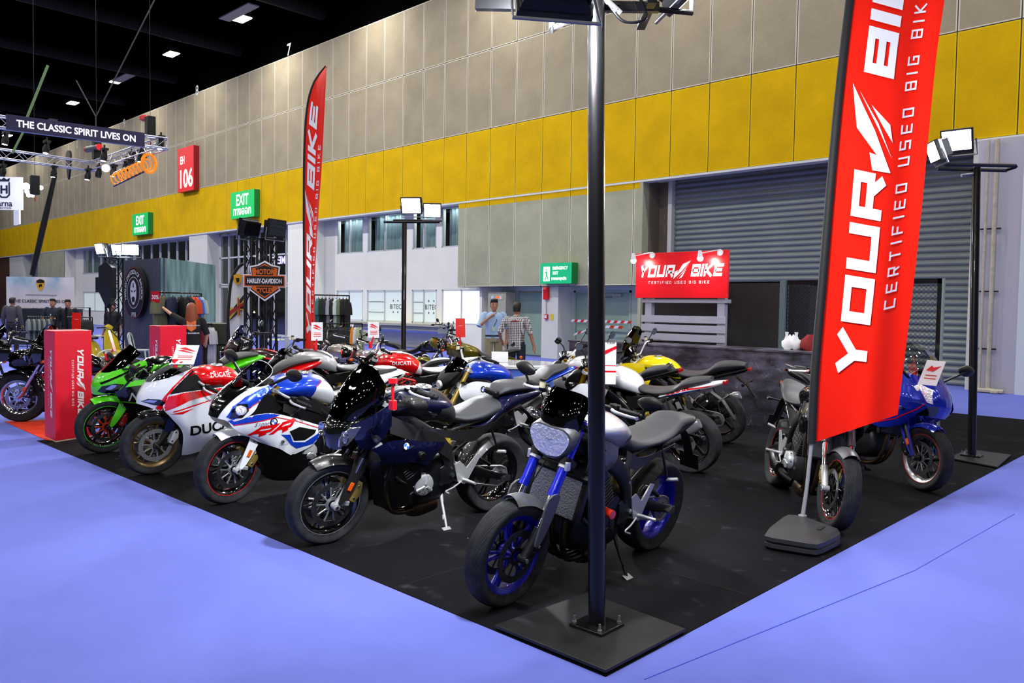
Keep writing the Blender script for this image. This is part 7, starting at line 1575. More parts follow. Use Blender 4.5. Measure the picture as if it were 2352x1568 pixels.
def hoist(u, v, Z, label, disc=None):
    q = Dp(u, v, Z); t = thing('chain_hoist', label, 'hoist', q)
    mk('motor', (cbox((0, 0, 0), (.24, .24, .62)), M_TRB), t, bevel=.02); mk('chain', (tube([(0, 0, .3), (0, 0, 15.1-q.z)], .007, 6), M_TRB), t)
    mk('hook', (tube([(0, 0, -.3), (.03, 0, -.45), (-.02, 0, -.52)], .015, 6, 3), M_RED), t)
    if disc: mk('chain_bag', (loft([[(-.28+.2*k_*math.cos(a), .2*k_*math.sin(a), z) for a in [2*PI*j/14 for j in range(14)]] for z, k_ in ((.2, .5), (.24, 1), (.33, 1), (.37, .6))]), M_RED), t)
hoist(345, 292, 23.2, 'black chain hoist with red bag at the near corner of the truss', True)
hoist(222, 345, 27.0, 'black chain hoist over the far corner of the truss'); hoist(80, 425, 26.0, 'black chain hoist hanging over the white lettered board')
q = Dp(210, 340, 27); o = mk('red_ended_tube', [(tube([(-.4, 0, 0), (.4, .1, 0)], .1, 16), mat('grey_hose', '55585c', .5)), (cat(tube([(-.45, 0, 0), (-.4, 0, 0)], .105, 16), tube([(.4, .1, 0), (.45, .1, 0)], .105, 16)), M_RED)], label='grey tube with red ends lying along the hanging truss', cat_='tube'); o.location = q
for k_, (a, b_, Z) in enumerate((((110, 150), (62, 270), 21.5), ((55, 300), (28, 352), 25), ((355, 0), (220, 268), 23.5), ((175, 185), (220, 268), 23.5), ((220, 268), (220, 300), 23.5))):
    p, q = Dp(*a, Z), Dp(*b_, Z); o = mk('rigging_sling', (tube([(0, 0, 0), tuple(q-p)], .035 if k_ < 2 else .02, 8), mat('green_sling', '6c8a56', .7) if k_ < 2 else mat('dark_sling', '3a3036', .7)), label='%s rigging sling holding the hanging truss' % ('green' if k_ < 2 else 'dark'), cat_='sling', group='%s slings above the truss' % ('green' if k_ < 2 else 'dark')); o.location = p
# jib pole, shield panel, orange ring sign, lettered white board
p, q = Dp(126, 402, 26.5), Dp(74, 632, 26.5); mk('boom_pole', (tube([(0, 0, 0), tuple((q-p)*.5), tuple(q-p)], [.07, .10, .08], 10), M_TRB), label='long black slanting boom pole hanging at the left', cat_='pole').location = p
c = Dp(158, 378, 28); sp = [(-.3, .3), (0, .38), (.3, .3), (.28, 0), (0, -.4), (-.28, 0)]; mk('hanging_shield_sign', ((lambda g: ([(x*.72, 0+y, z*1.3) for x, y, z in g[0]], g[1]))(plate(cr(sp, 3, True), -.03, .03)), M_BM), label='black shield-shaped panel hanging behind the truss', cat_='panel').location = c
p0, p1_ = Dp(262, 414, 25.5), Dp(336, 378, 24.2); t = thing('ring_sign', 'orange lamp sign of rings between two rails below the truss', 'sign', p0); dv = p1_-p0
mk('rails', (cat(*[tube([Vector((0, 0, z)), dv+Vector((0, 0, z))], .03, 6) for z in (-.18, .22)]), M_BM), t)
for i in range(9): mk('ring', (tube([dv*(.08+i*.115)+Vector((0, .17*math.cos(a), .17*math.sin(a))) for a in [2*PI*j/12 for j in range(12)]], .022, 6, 0, True), mat('orange_neon', 'e07c10', .4, emit=.7)), t)
mk('end_ring', (tube([dv*1.08+Vector((0, .2*math.cos(a), .28*math.sin(a))) for a in [2*PI*j/16 for j in range(16)]], .05, 8, 0, True), mat('orange_neon', 'e07c10', .4, emit=.7)), t)
def cardboard(name, label, uv0, uv1, Z, m, yaw=None, th=.03, cat_='sign', dz=0.0):
    """upright board facing the viewer's side, corners from two picture corners"""
    a = Dp(*uv0, Z); b_ = Dp(uv1[0], uv0[1], Z+dz); c = Dp(uv0[0], uv1[1], Z); w_ = Vector((b_.x-a.x, b_.y-a.y, 0)); h = a.z-c.z
    t = thing(name, label, cat_, (a.x, a.y, c.z)); ex = w_.normalized(); ny = Vector((ex.y, -ex.x, 0)); W_ = w_.length
    def P_(x, z, off=0.0): return tuple(ex*(x*W_)+ny*off+Vector((0, 0, z*h)))
    V = [P_(x, z, o) for o in (0, -th) for z in (0, 1) for x in (0, 1)]
    mk('board', ((V, [(0, 1, 3, 2), (4, 6, 7, 5), (0, 2, 6, 4), (1, 5, 7, 3), (0, 4, 5, 1), (2, 3, 7, 6)]), m), t, smooth=0)
    return t, P_, W_, h
def put_text(t, P_, W_, h, s_, cx, cz, hh, m, nm='lettering', bold=.01, sx=1.0, shear=0):
    tt = text(s_, 1, bold, sx, shear); mk(nm, (([P_(cx+p[0]*hh*h/W_, cz+p[1]*hh, .012) for p in tt[0]], tt[1]), m), t, smooth=0)
M_LB = mat('lit_white_board', 'd6d8e4', .4, emit=.35); M_NV = mat('navy_lettering', '14183c', .5)
t, P_, W_, h = cardboard('hanging_board', 'white hanging board with navy crowned emblem at the left edge', (-70, 405), (52, 480), 30, M_LB)
put_text(t, P_, W_, h, 'H', .65, .62, .34, M_NV, 'emblem_letter', .04)
mk('emblem_ring', (([P_(.65+p[0]*h/W_, .62+p[1], .012) for p in band([(-.16, .22), (-.16, -.16), (-.08, -.24), (.08, -.24), (.16, -.16), (.16, .22)], .05)[0]], band([(-.16, .22), (-.16, -.16), (-.08, -.24), (.08, -.24), (.16, -.16), (.16, .22)], .05)[1]), M_NV), t, smooth=0)
mk('emblem_crown', (([P_(.65+x*h/W_, .90+z, .012) for x, z in ((-.16, -.04), (.16, -.04), (.19, .08), (.08, .02), (0, .09), (-.08, .02), (-.19, .08))], [tuple(range(7))]), M_NV), t, smooth=0)
put_text(t, P_, W_, h, 'Husqvarna', .46, .20, .26, M_NV, bold=.02); put_text(t, P_, W_, h, 'MOTORCYCLES', .60, .05, .085, M_NV, 'small_lettering', .02)
q = Dp(40, 482, 30); mk('lower_board', (box(-.4, .3, -.03, .03, -.55, 0), M_LB), smooth=0, label='short white board hanging under the crowned emblem board', cat_='board').location = q
for k_, (u, v) in enumerate(((60, 428), (75, 448), (62, 440), (94, 431), (66, 448))): 
    mk('display_spot', (sphere((0, 0, 0), .13 if k_ == 0 else .08, 10, 8), mat('display_spot_glow', 'f4fff0', .3, emit=9)), label='small glaring display spot beside the crowned emblem board', cat_='spot lamp', group='display spots beside the emblem board').location = Dp(u, v, 29.5+k_*.1)
# backdrop of the clothing stand
s = NT('sky_backdrop_print'); o_ = s.xyz(); n = s.noise(.9, 6); c1_ = s.mix(s.rng(n, .38, .62, 0, 1), lin('dcd6d2'), lin('3f9ab0')); zf = s.rng(o_[2], .35, 1.1, 0, 1); cc = s.mix(zf, lin('cfc6be'), c1_); s.t.links.new(cc, s.b.inputs['Base Color']); s.b.inputs['Roughness'].default_value = .5
t, P_, W_, h = cardboard('printed_backdrop', 'printed sky backdrop reading THE CLASSIC SPIRIT LIVES ON at the left', (14, 635), (169, 706), 28, s.m, cat_='backdrop')
put_text(t, P_, W_, h, 'THE CLASSIC SPIRIT LIVES ON', .51, .22, .135, mat('charcoal_lettering', '2b2b30', .5), bold=.02)
put_text(t, P_, W_, h, 'จงเป็นสุขทุกการเดินทางในสไตล์ของคุณเอง', .52, .42, .06, mat('charcoal_lettering', '2b2b30', .5), 'small_lettering')
mk('crest', [(([P_(.51+x*h/W_, .74+z, .012) for x, z in cr([(-.13, .14), (0, .19), (.13, .14), (.11, -.05), (0, -.19), (-.11, -.05)], 3, True)], [tuple(range(18))]), mat('crest_gold', 'd8a020', .4)), (([P_(.51+x*h/W_, .74+z, .016) for x, z in ((-.13, .15), (0, .20), (.13, .15), (.12, .07), (-.12, .07))], [tuple(range(5))]), M_DRK), (([P_(.51+x*h/W_, .74+z, .016) for x, z in ((-.06, .0), (0, .04), (.06, .02), (.05, -.06), (.01, -.03), (-.03, -.09))], [tuple(range(6))]), M_DRK)], t, smooth=0)
mk('lower_cabinet', (([P_(x, z, o) for o in (.02, -.5) for z in (-1.2, -.02) for x in (0, 1.02)], [(0, 1, 3, 2), (4, 6, 7, 5), (0, 2, 6, 4), (1, 5, 7, 3), (0, 4, 5, 1), (2, 3, 7, 6)]), mat('dark_green_cabinet', '1b211f', .5)), t, smooth=0)
# dark booth block with round sign and green boarded face
P0, P1, P2 = Dp(374, 608, 22.0), Dp(280, 617, 24.0), Dp(495, 621, 25.8); H_ = 2.86
bt = thing('display_booth', 'booth block with one charcoal face and one weathered green boarded face', 'booth', (P0.x, P0.y, 0))
s = NT('weathered_green_boards'); o_ = s.xyz(); n = s.noise(2.5, 6, s.map((1, 1, .25))); ax = s.math('ADD', s.math('MULTIPLY', o_[0], .8), s.math('MULTIPLY', o_[1], 1.0)); fr_ = s.math('FRACT', s.math('MULTIPLY', ax, 5.0)); cc = s.mix(s.rng(n, .3, .7, 0, 1), lin('2f5a58'), lin('8fb3a6')); cc = s.mix(s.rng(fr_, .0, .06, .6, 0), cc, lin('1d3434')); s.t.links.new(cc, s.b.inputs['Base Color']); s.b.inputs['Roughness'].default_value = .6; M_GB = s.m
s = NT('charcoal_boards'); n = s.noise(12, 5, s.map((1, 1, .15))); s.t.links.new(s.mix(s.rng(n, .3, .7, 0, 1), lin('2f323c'), lin('464a56')), s.b.inputs['Base Color']); s.b.inputs['Roughness'].default_value = .6; M_CB = s.m
def wallq(a, b_, h, m, nm, th=.06):
    ex = Vector((b_.x-a.x, b_.y-a.y, 0)); n_ = Vector((ex.y, -ex.x, 0)).normalized()*th; o = Vector((a.x-P0.x, a.y-P0.y, 0))
    V = [tuple(o+ex*x+n_*k+Vector((0, 0, z))) for k in (0, -1) for z in (0, h) for x in (0, 1)]
    return mk(nm, ((V, [(0, 1, 3, 2), (4, 6, 7, 5), (0, 2, 6, 4), (1, 5, 7, 3), (0, 4, 5, 1), (2, 3, 7, 6)]), m), bt, smooth=0)
wallq(P1, P0, H_, M_CB, 'charcoal_face'); wallq(P0, P2, H_, M_GB, 'green_face')
ex = (P0-P1); ex.z = 0; ex.normalize(); nn = Vector((ex.y, -ex.x, 0)); C0 = Yp(312, 690, 1); 
u0 = (P1+(P0-P1)*.44); rs = thing('round_sign', 'round black sign with white lettering and mask emblem on the charcoal booth face', 'sign', (u0.x, u0.y, CAMZ+(711-690)/1828*23.1))
def rp(x, z, off): return tuple(ex*(x*1.5)+nn*off+Vector((0, 0, z*1.5)))
def disc(r, o0, o1, m, nm, r0=0.0):
    n = 40; V = [rp(r*math.cos(2*PI*i/n), r*math.sin(2*PI*i/n), o) for o in (o0, o1) for i in range(n)]
    F = [tuple(range(n)), tuple(range(2*n-1, n-1, -1))]+[(i, (i+1) % n, (i+1) % n+n, i+n) for i in range(n)]
    return mk(nm, ((V, F), m), rs, smooth=30)
M_INK = mat('pale_print', 'c9ccd2', .5); M_RST = mat('rust_red_print', '8a3a22', .5)
disc(.50, .05, .16, M_BM, 'disc'); 
def ringd(r, w_, m, nm, off=.163): 
    g = band(arc(0, 0, r, 0, 360, 48)[:-1], w_, True); mk(nm, (([rp(p[0], p[1], off) for p in g[0]], g[1]), m), rs, smooth=0)
ringd(.485, .014, M_RST, 'red_rim'); ringd(.30, .012, M_INK, 'inner_ring'); ringd(.275, .006, M_RST, 'inner_ring')
def arctext(s_, r, a0, da, hh, m, nm):
    V = []; F = []
    for i, chh in enumerate(s_):
        if chh == ' ': continue
        a = R3(a0-da*i); tt = text(chh, hh, .02); o = len(V)
        for x, y in tt[0]: V.append(rp((r+y)*math.cos(a)+x*math.sin(a), (r+y)*math.sin(a)-x*math.cos(a), .165))
        F += [tuple(j+o for j in f) for f in tt[1]]
    mk(nm, ((V, F), m), rs, smooth=0)
arctext('HARLEY-DAVIDSON OF BANGKOK', .40, 195, 8.4, .115, M_INK, 'arched_lettering')
tt = text('1903', .12, .02); mk('lettering', (([rp(p[0], p[1]-.42, .165) for p in tt[0]], tt[1]), M_INK), rs, smooth=0)
def blob(P, m, nm, off=.166): mk(nm, (([rp(x, z, off) for x, z in P], [tuple(range(len(P)))]), m), rs, smooth=0)
blob(cr([(0, .24), (.12, .16), (.15, .02), (.12, -.14), (0, -.24), (-.12, -.14), (-.15, .02), (-.12, .16)], 3, True), M_INK, 'emblem')
for P in ([(-.11, .06), (-.03, .03), (-.04, .0), (-.10, .02)], [(.11, .06), (.03, .03), (.04, .0), (.10, .02)], [(-.08, -.1), (0, -.07), (.08, -.1), (.05, -.2), (0, -.17), (-.05, -.2)], [(-.02, .18), (.02, .18), (.03, .1), (-.03, .1)]): blob(P, M_BM, 'emblem_mark', .169)
# ---- signs on the big wall
def wallsign(name, label, uvs, m, msd, depth_, items):
    q = [Yp(u, v, WY-.3) for u, v in uvs]; x0, x1 = (q[0].x+q[2].x)/2, (q[1].x+q[3].x)/2; z1, z0 = (q[0].z+q[1].z)/2, (q[2].z+q[3].z)/2
    t = thing(name, label, 'sign', ((x0+x1)/2, WY-.3, (z0+z1)/2)); W2, H2 = (x1-x0)/2, (z1-z0)/2
    mk('lit_face', (box(-W2, W2, -.01, 0, -H2, H2), m), t, smooth=0); mk('casing', (box(-W2, W2, 0, .30, -H2, H2), msd), t, smooth=0)
    for s_, cx, cz, hh, sx in items: tt = text(s_, 1, .02, sx); mk('lettering', (([(cx*W2+p[0]*hh*H2, -.014, cz*H2+p[1]*hh*H2) for p in tt[0]], tt[1]), mat('lit_white_lettering', 'ffffff', .4, emit=1.0)), t, smooth=0)
    return t, W2, H2
M_RLIT = mat('lit_red_face', 'd01020', .4, emit=.35); M_RSD = mat('dark_red_casing', '8e1016', .4); M_GLIT = mat('lit_green_face', '12b45a', .4, emit=.45); M_GSD = mat('dark_green_casing', '067a38', .4)
wallsign('hall_sign', 'red lit box sign reading EH 106 on the panelled wall', ((409, 343), (445, 333), (409, 445), (445, 433)), M_RLIT, M_RSD, .3, [('EH', -.42, .45, .5, .8), ('106', .0, -.40, 1.15, .88)])
wallsign('exit_sign', 'larger green EXIT box sign on the yellow band right of the red one', ((530, 443), (584, 434), (530, 505), (584, 495)), M_GLIT, M_GSD, .3, [('EXIT', 0, .38, 1.15, .82), ('ทางออก', 0, -.45, .85, 1.0)])
wallsign('exit_sign', 'farther green EXIT box sign on the yellow band left of the red one', ((304, 492), (340, 488), (304, 542), (340, 536)), M_GLIT, M_GSD, .3, [('EXIT', 0, .38, 1.15, .82), ('ทางออก', 0, -.45, .85, 1.0)])
t, W2, H2 = wallsign('emergency_exit_sign', 'green EMERGENCY EXIT box sign with a running figure on the low panels', ((1241, 606), (1313, 601), (1241, 652), (1313, 650)), mat('lit_teal_face', '10a870', .4, emit=.45), M_GSD, .3, [('EMERGENCY', .28, .5, .42, .8), ('EXIT', .0, .02, .42, .8), ('ทางออกฉุกเฉิน', .22, -.5, .40, .8)])
mk('doorway_picture', (box(-W2*.78, -W2*.36, -.016, -.012, -H2*.75, H2*.65), mat('lit_white_lettering', 'ffffff', .4, emit=1.0)), t, smooth=0)
mk('running_figure', (cat(*[([(-W2*.57+x*H2, -.02, z*H2) for x, z in P], [tuple(range(len(P)))]) for P in ([(-.06, .42), (.04, .42), (.08, .34), (.04, .26), (-.04, .26), (-.08, .34)], [(-.1, .2), (.08, .22), (.1, -.2), (-.06, -.22)], [(-.06, -.2), (.04, -.2), (-.12, -.7), (-.24, -.7)], [(.0, -.2), (.1, -.18), (.22, -.45), (.14, -.65), (.08, -.6)], [(-.1, .2), (-.28, -.02), (-.24, -.08), (-.04, .1)])]), M_GLIT), t, smooth=0)
q = Yp(1253, 672, WY); o = thing('fire_alarm', 'red fire alarm bell box on the white column under the green sign', 'alarm', (q.x, WY+.06, q.z))
mk('bell', (sphere((-.02, -.06, .08), .09, 14, 10, (1, .5, 1)), M_RED), o); mk('box', (box(-.09, .12, -.08, 0, -.22, .18), M_RED), o, smooth=0, bevel=.01); mk('conduit', (tube([(0, -.02, -.2), (0, -.02, -.9)], .012, 6), M_GPOLE), o)
q = Yp(1253, 727, WY); o = thing('call_point', 'small red break-glass box on the white column', 'alarm', (q.x, WY+.06, q.z)); mk('box', (box(-.07, .07, -.06, 0, -.08, .08), M_RED), o, smooth=0, bevel=.008); mk('glass', (box(-.05, .05, -.064, -.06, -.05, .05), M_WPNT), o, smooth=0)
q = Yp(1264, 728, WY); mk('notice', (box(-.06, .06, -.012, -.002, -.1, .1), mat('yellow_notice', 'd8c020', .5)), smooth=0, label='small yellow notice beside the red box on the column', cat_='notice').location = (q.x+.02, WY+.06, q.z)
# hazard tape across the door
for k_, (a, b_) in enumerate((((1312, 736), (1450, 740)), ((1318, 768), (1352, 757)), ((1391, 750), (1430, 752)))):
    p, q = Yp(*a, WY+.5), Yp(*b_, WY+.5); n_ = int((q-p).length/.13); V = []; F0_ = []; ms_ = [[], []]
    d_ = (q-p)/n_
    g0 = []; g1_ = []
    for i in range(n_):
        a_ = p+d_*i; c_ = d_; qd = ([tuple(a_+Vector((.03, 0, .04))), tuple(a_+Vector((-.03, 0, -.04))), tuple(a_+c_+Vector((-.03, 0, -.04))), tuple(a_+c_+Vector((.03, 0, .04)))], [(0, 1, 2, 3)]); (g0 if i % 2 else g1_).append(qd)
    mk('barrier_tape', [(cat(*g0), mat('red_tape', 'c02318', .5)), (cat(*g1_), M_WPNT)], smooth=0, label=('upper red and white barrier tape across the green door', 'short slanting barrier tape left of the pole', 'short lower barrier tape right of the pole')[k_], cat_='tape')
# electrical cabinet beside the office
q = Yp(1121, 670, WY+.2); q2 = Yp(1162, 670, WY+.2); o = thing('electrical_cabinet', 'tall beige electrical cabinet behind the man in the blue shirt', 'cabinet', (q.x, WY+.2, 0)); W3 = q2.x-q.x
mk('body', (box(0, W3, 0, .5, .1, 2.16), mat('beige_cabinet', 'a9a896', .45)), o, smooth=0, bevel=.01); mk('plinth', (box(.02, W3-.02, .02, .5, 0, .1), M_DRK), o, smooth=0)
mk('meter_panel', [(box(.1, W3-.1, -.01, 0, 1.88, 2.08), mat('beige_cabinet', 'a9a896', .45)), (cat(box(.18, .28, -.015, -.01, 1.92, 2.02), box(W3-.3, W3-.2, -.015, -.01, 1.92, 2.02)), mat('meter_glass', 'd8e4f0', .2)), (box(.4, .6, -.015, -.01, 1.94, 2.0), mat('meter_led', 'ff5030', .3, emit=1.5))], o, smooth=0)
# ---- lighting towers
def tower(label, u, v0, Z, w=.30, top=None):
    q = Dp(u, v0, Z); t = thing('truss_tower', label, 'truss', (q.x, q.y, 0)); mk('truss_mast', (truss((0, 0, .04), (0, 0, q.z), w, .024, M_TRB, .28), M_TRB), t); mk('base_plate', (cbox((0, 0, .02), (w*1.6, w*1.6, .04)), M_TRB), t, smooth=0); return t, q
t, q = tower('black truss tower with four blazing lamps before the distant windows', 262, 592, 19.5)
for k_, (u, v, lk) in enumerate(((230, 571, (.1, -.9, -.2)), (272, 573, (.4, -.9, -.2)), (285, 574, (.6, -.7, -.2)), (299, 573, (.9, -.4, -.2)))): flood('flood_lamp', '%s blazing lamp on the black truss tower at the left' % ('leftmost', 'second', 'third', 'rightmost')[k_], Dp(u, v, 19.3-.1*k_), lk, w=.38, h=.26, power=60, group=None)
t, q = tower('black truss tower carrying the orange and black shield sign', 584, 548, 14.6, .24); t2_, q_ = tower('second black mast right beside the shield sign tower', 617, 548, 14.6, .20)
flood('flood_lamp', 'unlit black flood lamp on the shield sign tower, tilted left', Dp(568, 522, 14.5), (-.9, -.3, .25), lit=False, w=.42, h=.30, group=None)
flood('flood_lamp', 'unlit black flood lamp on the shield sign tower, tilted right', Dp(636, 524, 14.5), (.9, .3, -.1), lit=False, w=.42, h=.30, group=None)
o = Dp(245, 655, 19.4); mk('dealer_sign', (plate([(-.62, .20), (-.40, .20), (-.40, .45), (.05, .58), (.5, .42), (.5, -.30), (.1, -.56), (-.38, -.17), (-.62, -.17)], -.05, .05), M_BM), smooth=0, label='black back of a shield sign on the left truss tower', cat_='sign').location = o
# shield sign
C = Dp(608, 645, 14.2); sh = thing('shield_sign', 'orange and black shield sign on the twin black masts', 'sign', C); exs = Vector((_R2[0], _R2[1], 0)).normalized(); nys = Vector((exs.y, -exs.x, 0))
def sp_(x, z, off): return tuple(exs*x+nys*off+Vector((0, 0, z)))
def shp(P, m, nm, o0, o1=None, k=0):
    if k: P = cr(P, k, True)
    n = len(P); o1 = o0+.002 if o1 is None else o1; V = [sp_(x, z, o) for o in (o1, o0) for x, z in P]
    mk(nm, ((V, [tuple(range(n)), tuple(range(2*n-1, n-1, -1))]+[(i, (i+1) % n, (i+1) % n+n, i+n) for i in range(n)]), m), sh, smooth=0)
def shield(k): return [(x*k+(0.012 if x < 0 else -.012)*0, z*k) for x, z in ((-.27, .26), (-.12, .29), (0, .36), (.12, .29), (.27, .26), (.25, .12), (.25, -.12), (.28, -.16), (.14, -.26), (0, -.36), (-.14, -.26), (-.28, -.16), (-.25, -.12), (-.25, .12))]
M_ORG = mat('sign_orange', 'd0641c', .4); M_SBK = mat('sign_black', '111113', .4); M_SWH = mat('sign_white', 'e4e4ea', .4)
shp(shield(1.0), M_SWH, 'white_edge', -.03, .0); shp([(-.38, .115), (.38, .115), (.38, -.115), (-.38, -.115)], M_SWH, 'white_edge', -.03, .004); shp(shield(.92), M_SBK, 'black_field', .003); shp(shield(.85), M_ORG, 'orange_line', .006)
shp([(-.17, .22), (0, .28), (.17, .22), (.15, .10), (-.15, .10)], M_SBK, 'upper_field', .009); shp([(-.15, -.10), (.15, -.10), (.13, -.2), (0, -.28), (-.13, -.2)], M_SBK, 'lower_field', .009)
shp([(-.365, .10), (.365, .10), (.365, -.10), (-.365, -.10)], M_ORG, 'bar_edge', .012); shp([(-.345, .082), (.345, .082), (.345, -.082), (-.345, -.082)], M_SBK, 'bar', .015)
for s_, z, hh, m, bx in (('HARLEY-DAVIDSON', 0, .115, M_SWH, .70), ('MOTOR', .165, .125, M_ORG, .8), ('CYCLES', -.165, .12, M_ORG, .8)): tt = text(s_, 1, .03, bx); mk('lettering', (([sp_(p[0]*hh*(.86 if s_[0] == 'H' else .95), z+p[1]*hh, .019) for p in tt[0]], tt[1]), m), sh, smooth=0)
# small white feather banner with crossed flag
Lc3 = [(527, 815), (524, 740), (527, 680), (533, 640), (548, 613), (563, 604)]; Rc3 = [(570, 815), (566, 740), (562, 680), (565, 640), (567, 615), (569, 605)]
def wt(S):
    return []
b0 = Dp(527, 840, 15.2); _mb = M_BAN; M_BAN = mat('white_banner_cloth', 'd2d4d8', .6)
wb_ = banner('white feather banner with yellow crest and crossed flag by the shield sign', Lc3, Rc3, 15.2, .01, (b0.x, b0.y, 0), .03, .05, wt); M_BAN = _mb; Bq = Vector((b0.x, b0.y, 0))
def q3(P, m, nm, off): mk(nm, (([tuple(Dp(u, v, 15.2-off)-Bq) for u, v in P], [tuple(range(len(P)))]), m), wb_, smooth=0)
q3([(527, 718), (563, 672), (563, 706), (527, 737)], mat('navy_print', '1e2233', .6), 'flag_field', .04)
for P in ([(527, 712), (529, 706), (563, 728-18), (563, 718-6)], [(544, 684), (549, 680), (552, 724), (546, 728)], [(527, 727), (563, 684), (563, 690), (527, 735)]): q3(P, mat('gold_print', 'c9a032', .6), 'flag_gold', .05)
for P in ([(546, 686), (548.5, 684), (551, 722), (548, 724)], [(527, 714), (563, 692), (563, 699), (527, 724)]): q3(P, mat('crimson_print', '96201c', .6), 'flag_red', .06)
q3([(536, 632), (546, 628), (556, 632), (555, 646), (546, 656), (537, 646)], mat('crest_gold', 'd8a020', .4), 'crest', .04); q3([(541, 638), (550, 638), (549, 647), (544, 649)], M_DRK, 'crest_beast', .05)
# ---- clothes rails
M_HANG = mat('hanger_black', '161616', .4)
def shirt(label, pos, yaw, col, length=.62, w=.42, group=None, name='hanging_shirt'):
    t = thing(name, label, 'shirt', pos, rz=yaw, group=group); m = mat('cloth_'+col, col, .85)
    mk('hanger', (tube([(0, 0, -.0), (.02, 0, .04), (0, 0, .06), (-.02, 0, .04)], .004, 5, 3), M_STL), t); mk('hanger_bar', (tube([(-w*.45, 0, -.10), (0, 0, -.01), (w*.45, 0, -.10)], .008, 5), M_HANG), t)
    rg = []
    for z, ww, d_ in ((-.03, .10, .03), (-.07, w*.40, .04), (-.14, w*.52, .05), (-.26, w*.46, .055), (-.45, w*.45, .06), (-length, w*.46, .07)): rg.append([(ww*math.copysign(abs(math.cos(a))**.8, math.cos(a)), d_*math.sin(a)+.012*math.sin(a*5+z*9), z) for a in [2*PI*j/18 for j in range(18)]])
    g = [loft(rg)]
    for sd in (1, -1): g.append(tube([(sd*w*.44, 0, -.11), (sd*w*.58, 0, -.22), (sd*w*.60, 0, -.34)], [.06, .065, .07], 10))
    mk('garment', (cat(*g), m), t, smooth=70); return t
def rail(label, A, B, z, legs=True, name='clothes_rail'):
    t = thing(name, label, 'clothes rail', (A.x, A.y, 0)); d_ = Vector((B.x-A.x, B.y-A.y, 0))
    mk('top_rail', (tube([(0, 0, z), tuple(d_+Vector((0, 0, z)))], .014, 8), M_BM), t)
    if legs: mk('uprights', (cat(tube([(0, 0, 0), (0, 0, z)], .014, 8), tube([tuple(d_), tuple(d_+Vector((0, 0, z)))], .014, 8)), M_BM), t); mk('feet', (cat(*[tube([tuple(p-Vector((.2, 0, -.02))), tuple(p+Vector((.2, 0, .02)))], .014, 8) for p in (Vector((0, 0, 0)), d_)]), M_BM), t)
    return t, d_
A, B = Dp(357, 671, 14.2), Dp(462, 672, 15.0); z_ = A.z; rail('black clothes rail in front of the green boarded booth face', A, B, z_)
d_ = Vector((B.x-A.x, B.y-A.y, 0)); yw = math.atan2(d_.y, d_.x)+PI/2
for k_, (f, c, L_) in enumerate(((.06, '5b5f48', .85), (.13, '565a44', .8), (.20, '4e5240', .8), (.36, '1b2440', .75), (.56, '141516', .7), (.70, '151515', .55), (.76, 'c4481c', .5), (.84, 'c8421a', .5), (.89, '3a5ab0', .5), (.93, '7f9bd0', .5), (.97, 'a8b4a0', .5))):
    shirt(('olive green shirt, leftmost on the rail by the booth', 'olive green shirt, second from the left on the rail', 'dark olive shirt, third on the rail by the booth', 'navy shirt the woman is reaching for', 'single black shirt hanging mid-rail', 'black shirt left of the orange ones', 'left one of the two orange shirts', 'right one of the two orange shirts', 'blue shirt right of the orange ones', 'pale blue shirt near the rail end', 'sage shirt at the right end of the rail')[k_], (A.x+d_.x*f, A.y+d_.y*f, z_-.04), yw-(.9 if k_ < 4 else .25), c, L_, group=None)
A2, B2 = Dp(456, 744, 15.0), Dp(489, 745, 15.3); rail('short low rail with white shirts right of the woman', A2, B2, A2.z); d2_ = Vector((B2.x-A2.x, B2.y-A2.y, 0))
for k_, (f, c) in enumerate(((.1, '6a1424'), (.35, '161616'), (.6, 'b8b6c0'), (.78, 'c4c2cc'), (.95, 'cac8d2'))): shirt(('dark red shirt on the short low rail', 'black shirt on the short low rail', 'leftmost white shirt on the short low rail', 'middle white shirt on the short low rail', 'rightmost white shirt on the short low rail')[k_], (A2.x+d2_.x*f, A2.y+d2_.y*f, A2.z-.04), yw-.5, c, .75)
A3, B3 = Dp(722, 677, 15.2), Dp(802, 679, 15.6); rail('tall clothes rail right of the middle red banner', A3, B3, A3.z); d3_ = Vector((B3.x-A3.x, B3.y-A3.y, 0)); yw3 = math.atan2(d3_.y, d3_.x)+PI/2
cols = ('3f6a68', '18201e', '16211f', '8f8ea0', '141616', 'b4c4c4', '5c6a58', '121414', '131313')
for k_, c in enumerate(cols): shirt('%s shirt on the tall rail by the middle banner' % ('teal', 'dark green', 'second dark green', 'lilac grey', 'black, left of the pale one,', 'pale aqua', 'sage green', 'black, second from the end,', 'black, last in line,')[k_], (A3.x+d3_.x*(.12+.1*k_), A3.y+d3_.y*(.12+.1*k_), A3.z-.04), yw3-.6, c, 1.0 if k_ == 0 else .75)
A4, B4 = Dp(748, 743, 15.0), Dp(832, 743, 15.4); rail('low clothes rail under the tall one by the middle banner', A4, B4, A4.z); d4_ = Vector((B4.x-A4.x, B4.y-A4.y, 0))
for k_ in range(12): c = ('131716',)*9+('c4761c', 'b9bec2', '9aa884'); shirt('%s shirt on the low rail by the middle banner' % (('black',)*9+('orange', 'white', 'light green'))[k_], (A4.x+d4_.x*(.05+.08*k_), A4.y+d4_.y*(.05+.08*k_), A4.z-.04), yw3-.7, c[k_], .7, group='black shirts on the low rail' if k_ < 9 else None)
o = thing('discount_sign', 'red 30% discount card on the clothes rail', 'sign', Dp(356, 695, 14.0)); ey = exs
mk('card', (([tuple(ey*x+Vector((0, 0, z))+nys*k) for k in (0, -.005) for z in (0, .2) for x in (-.07, .08)], [(0, 1, 3, 2), (4, 6, 7, 5)]), M_DKB), o, smooth=0)
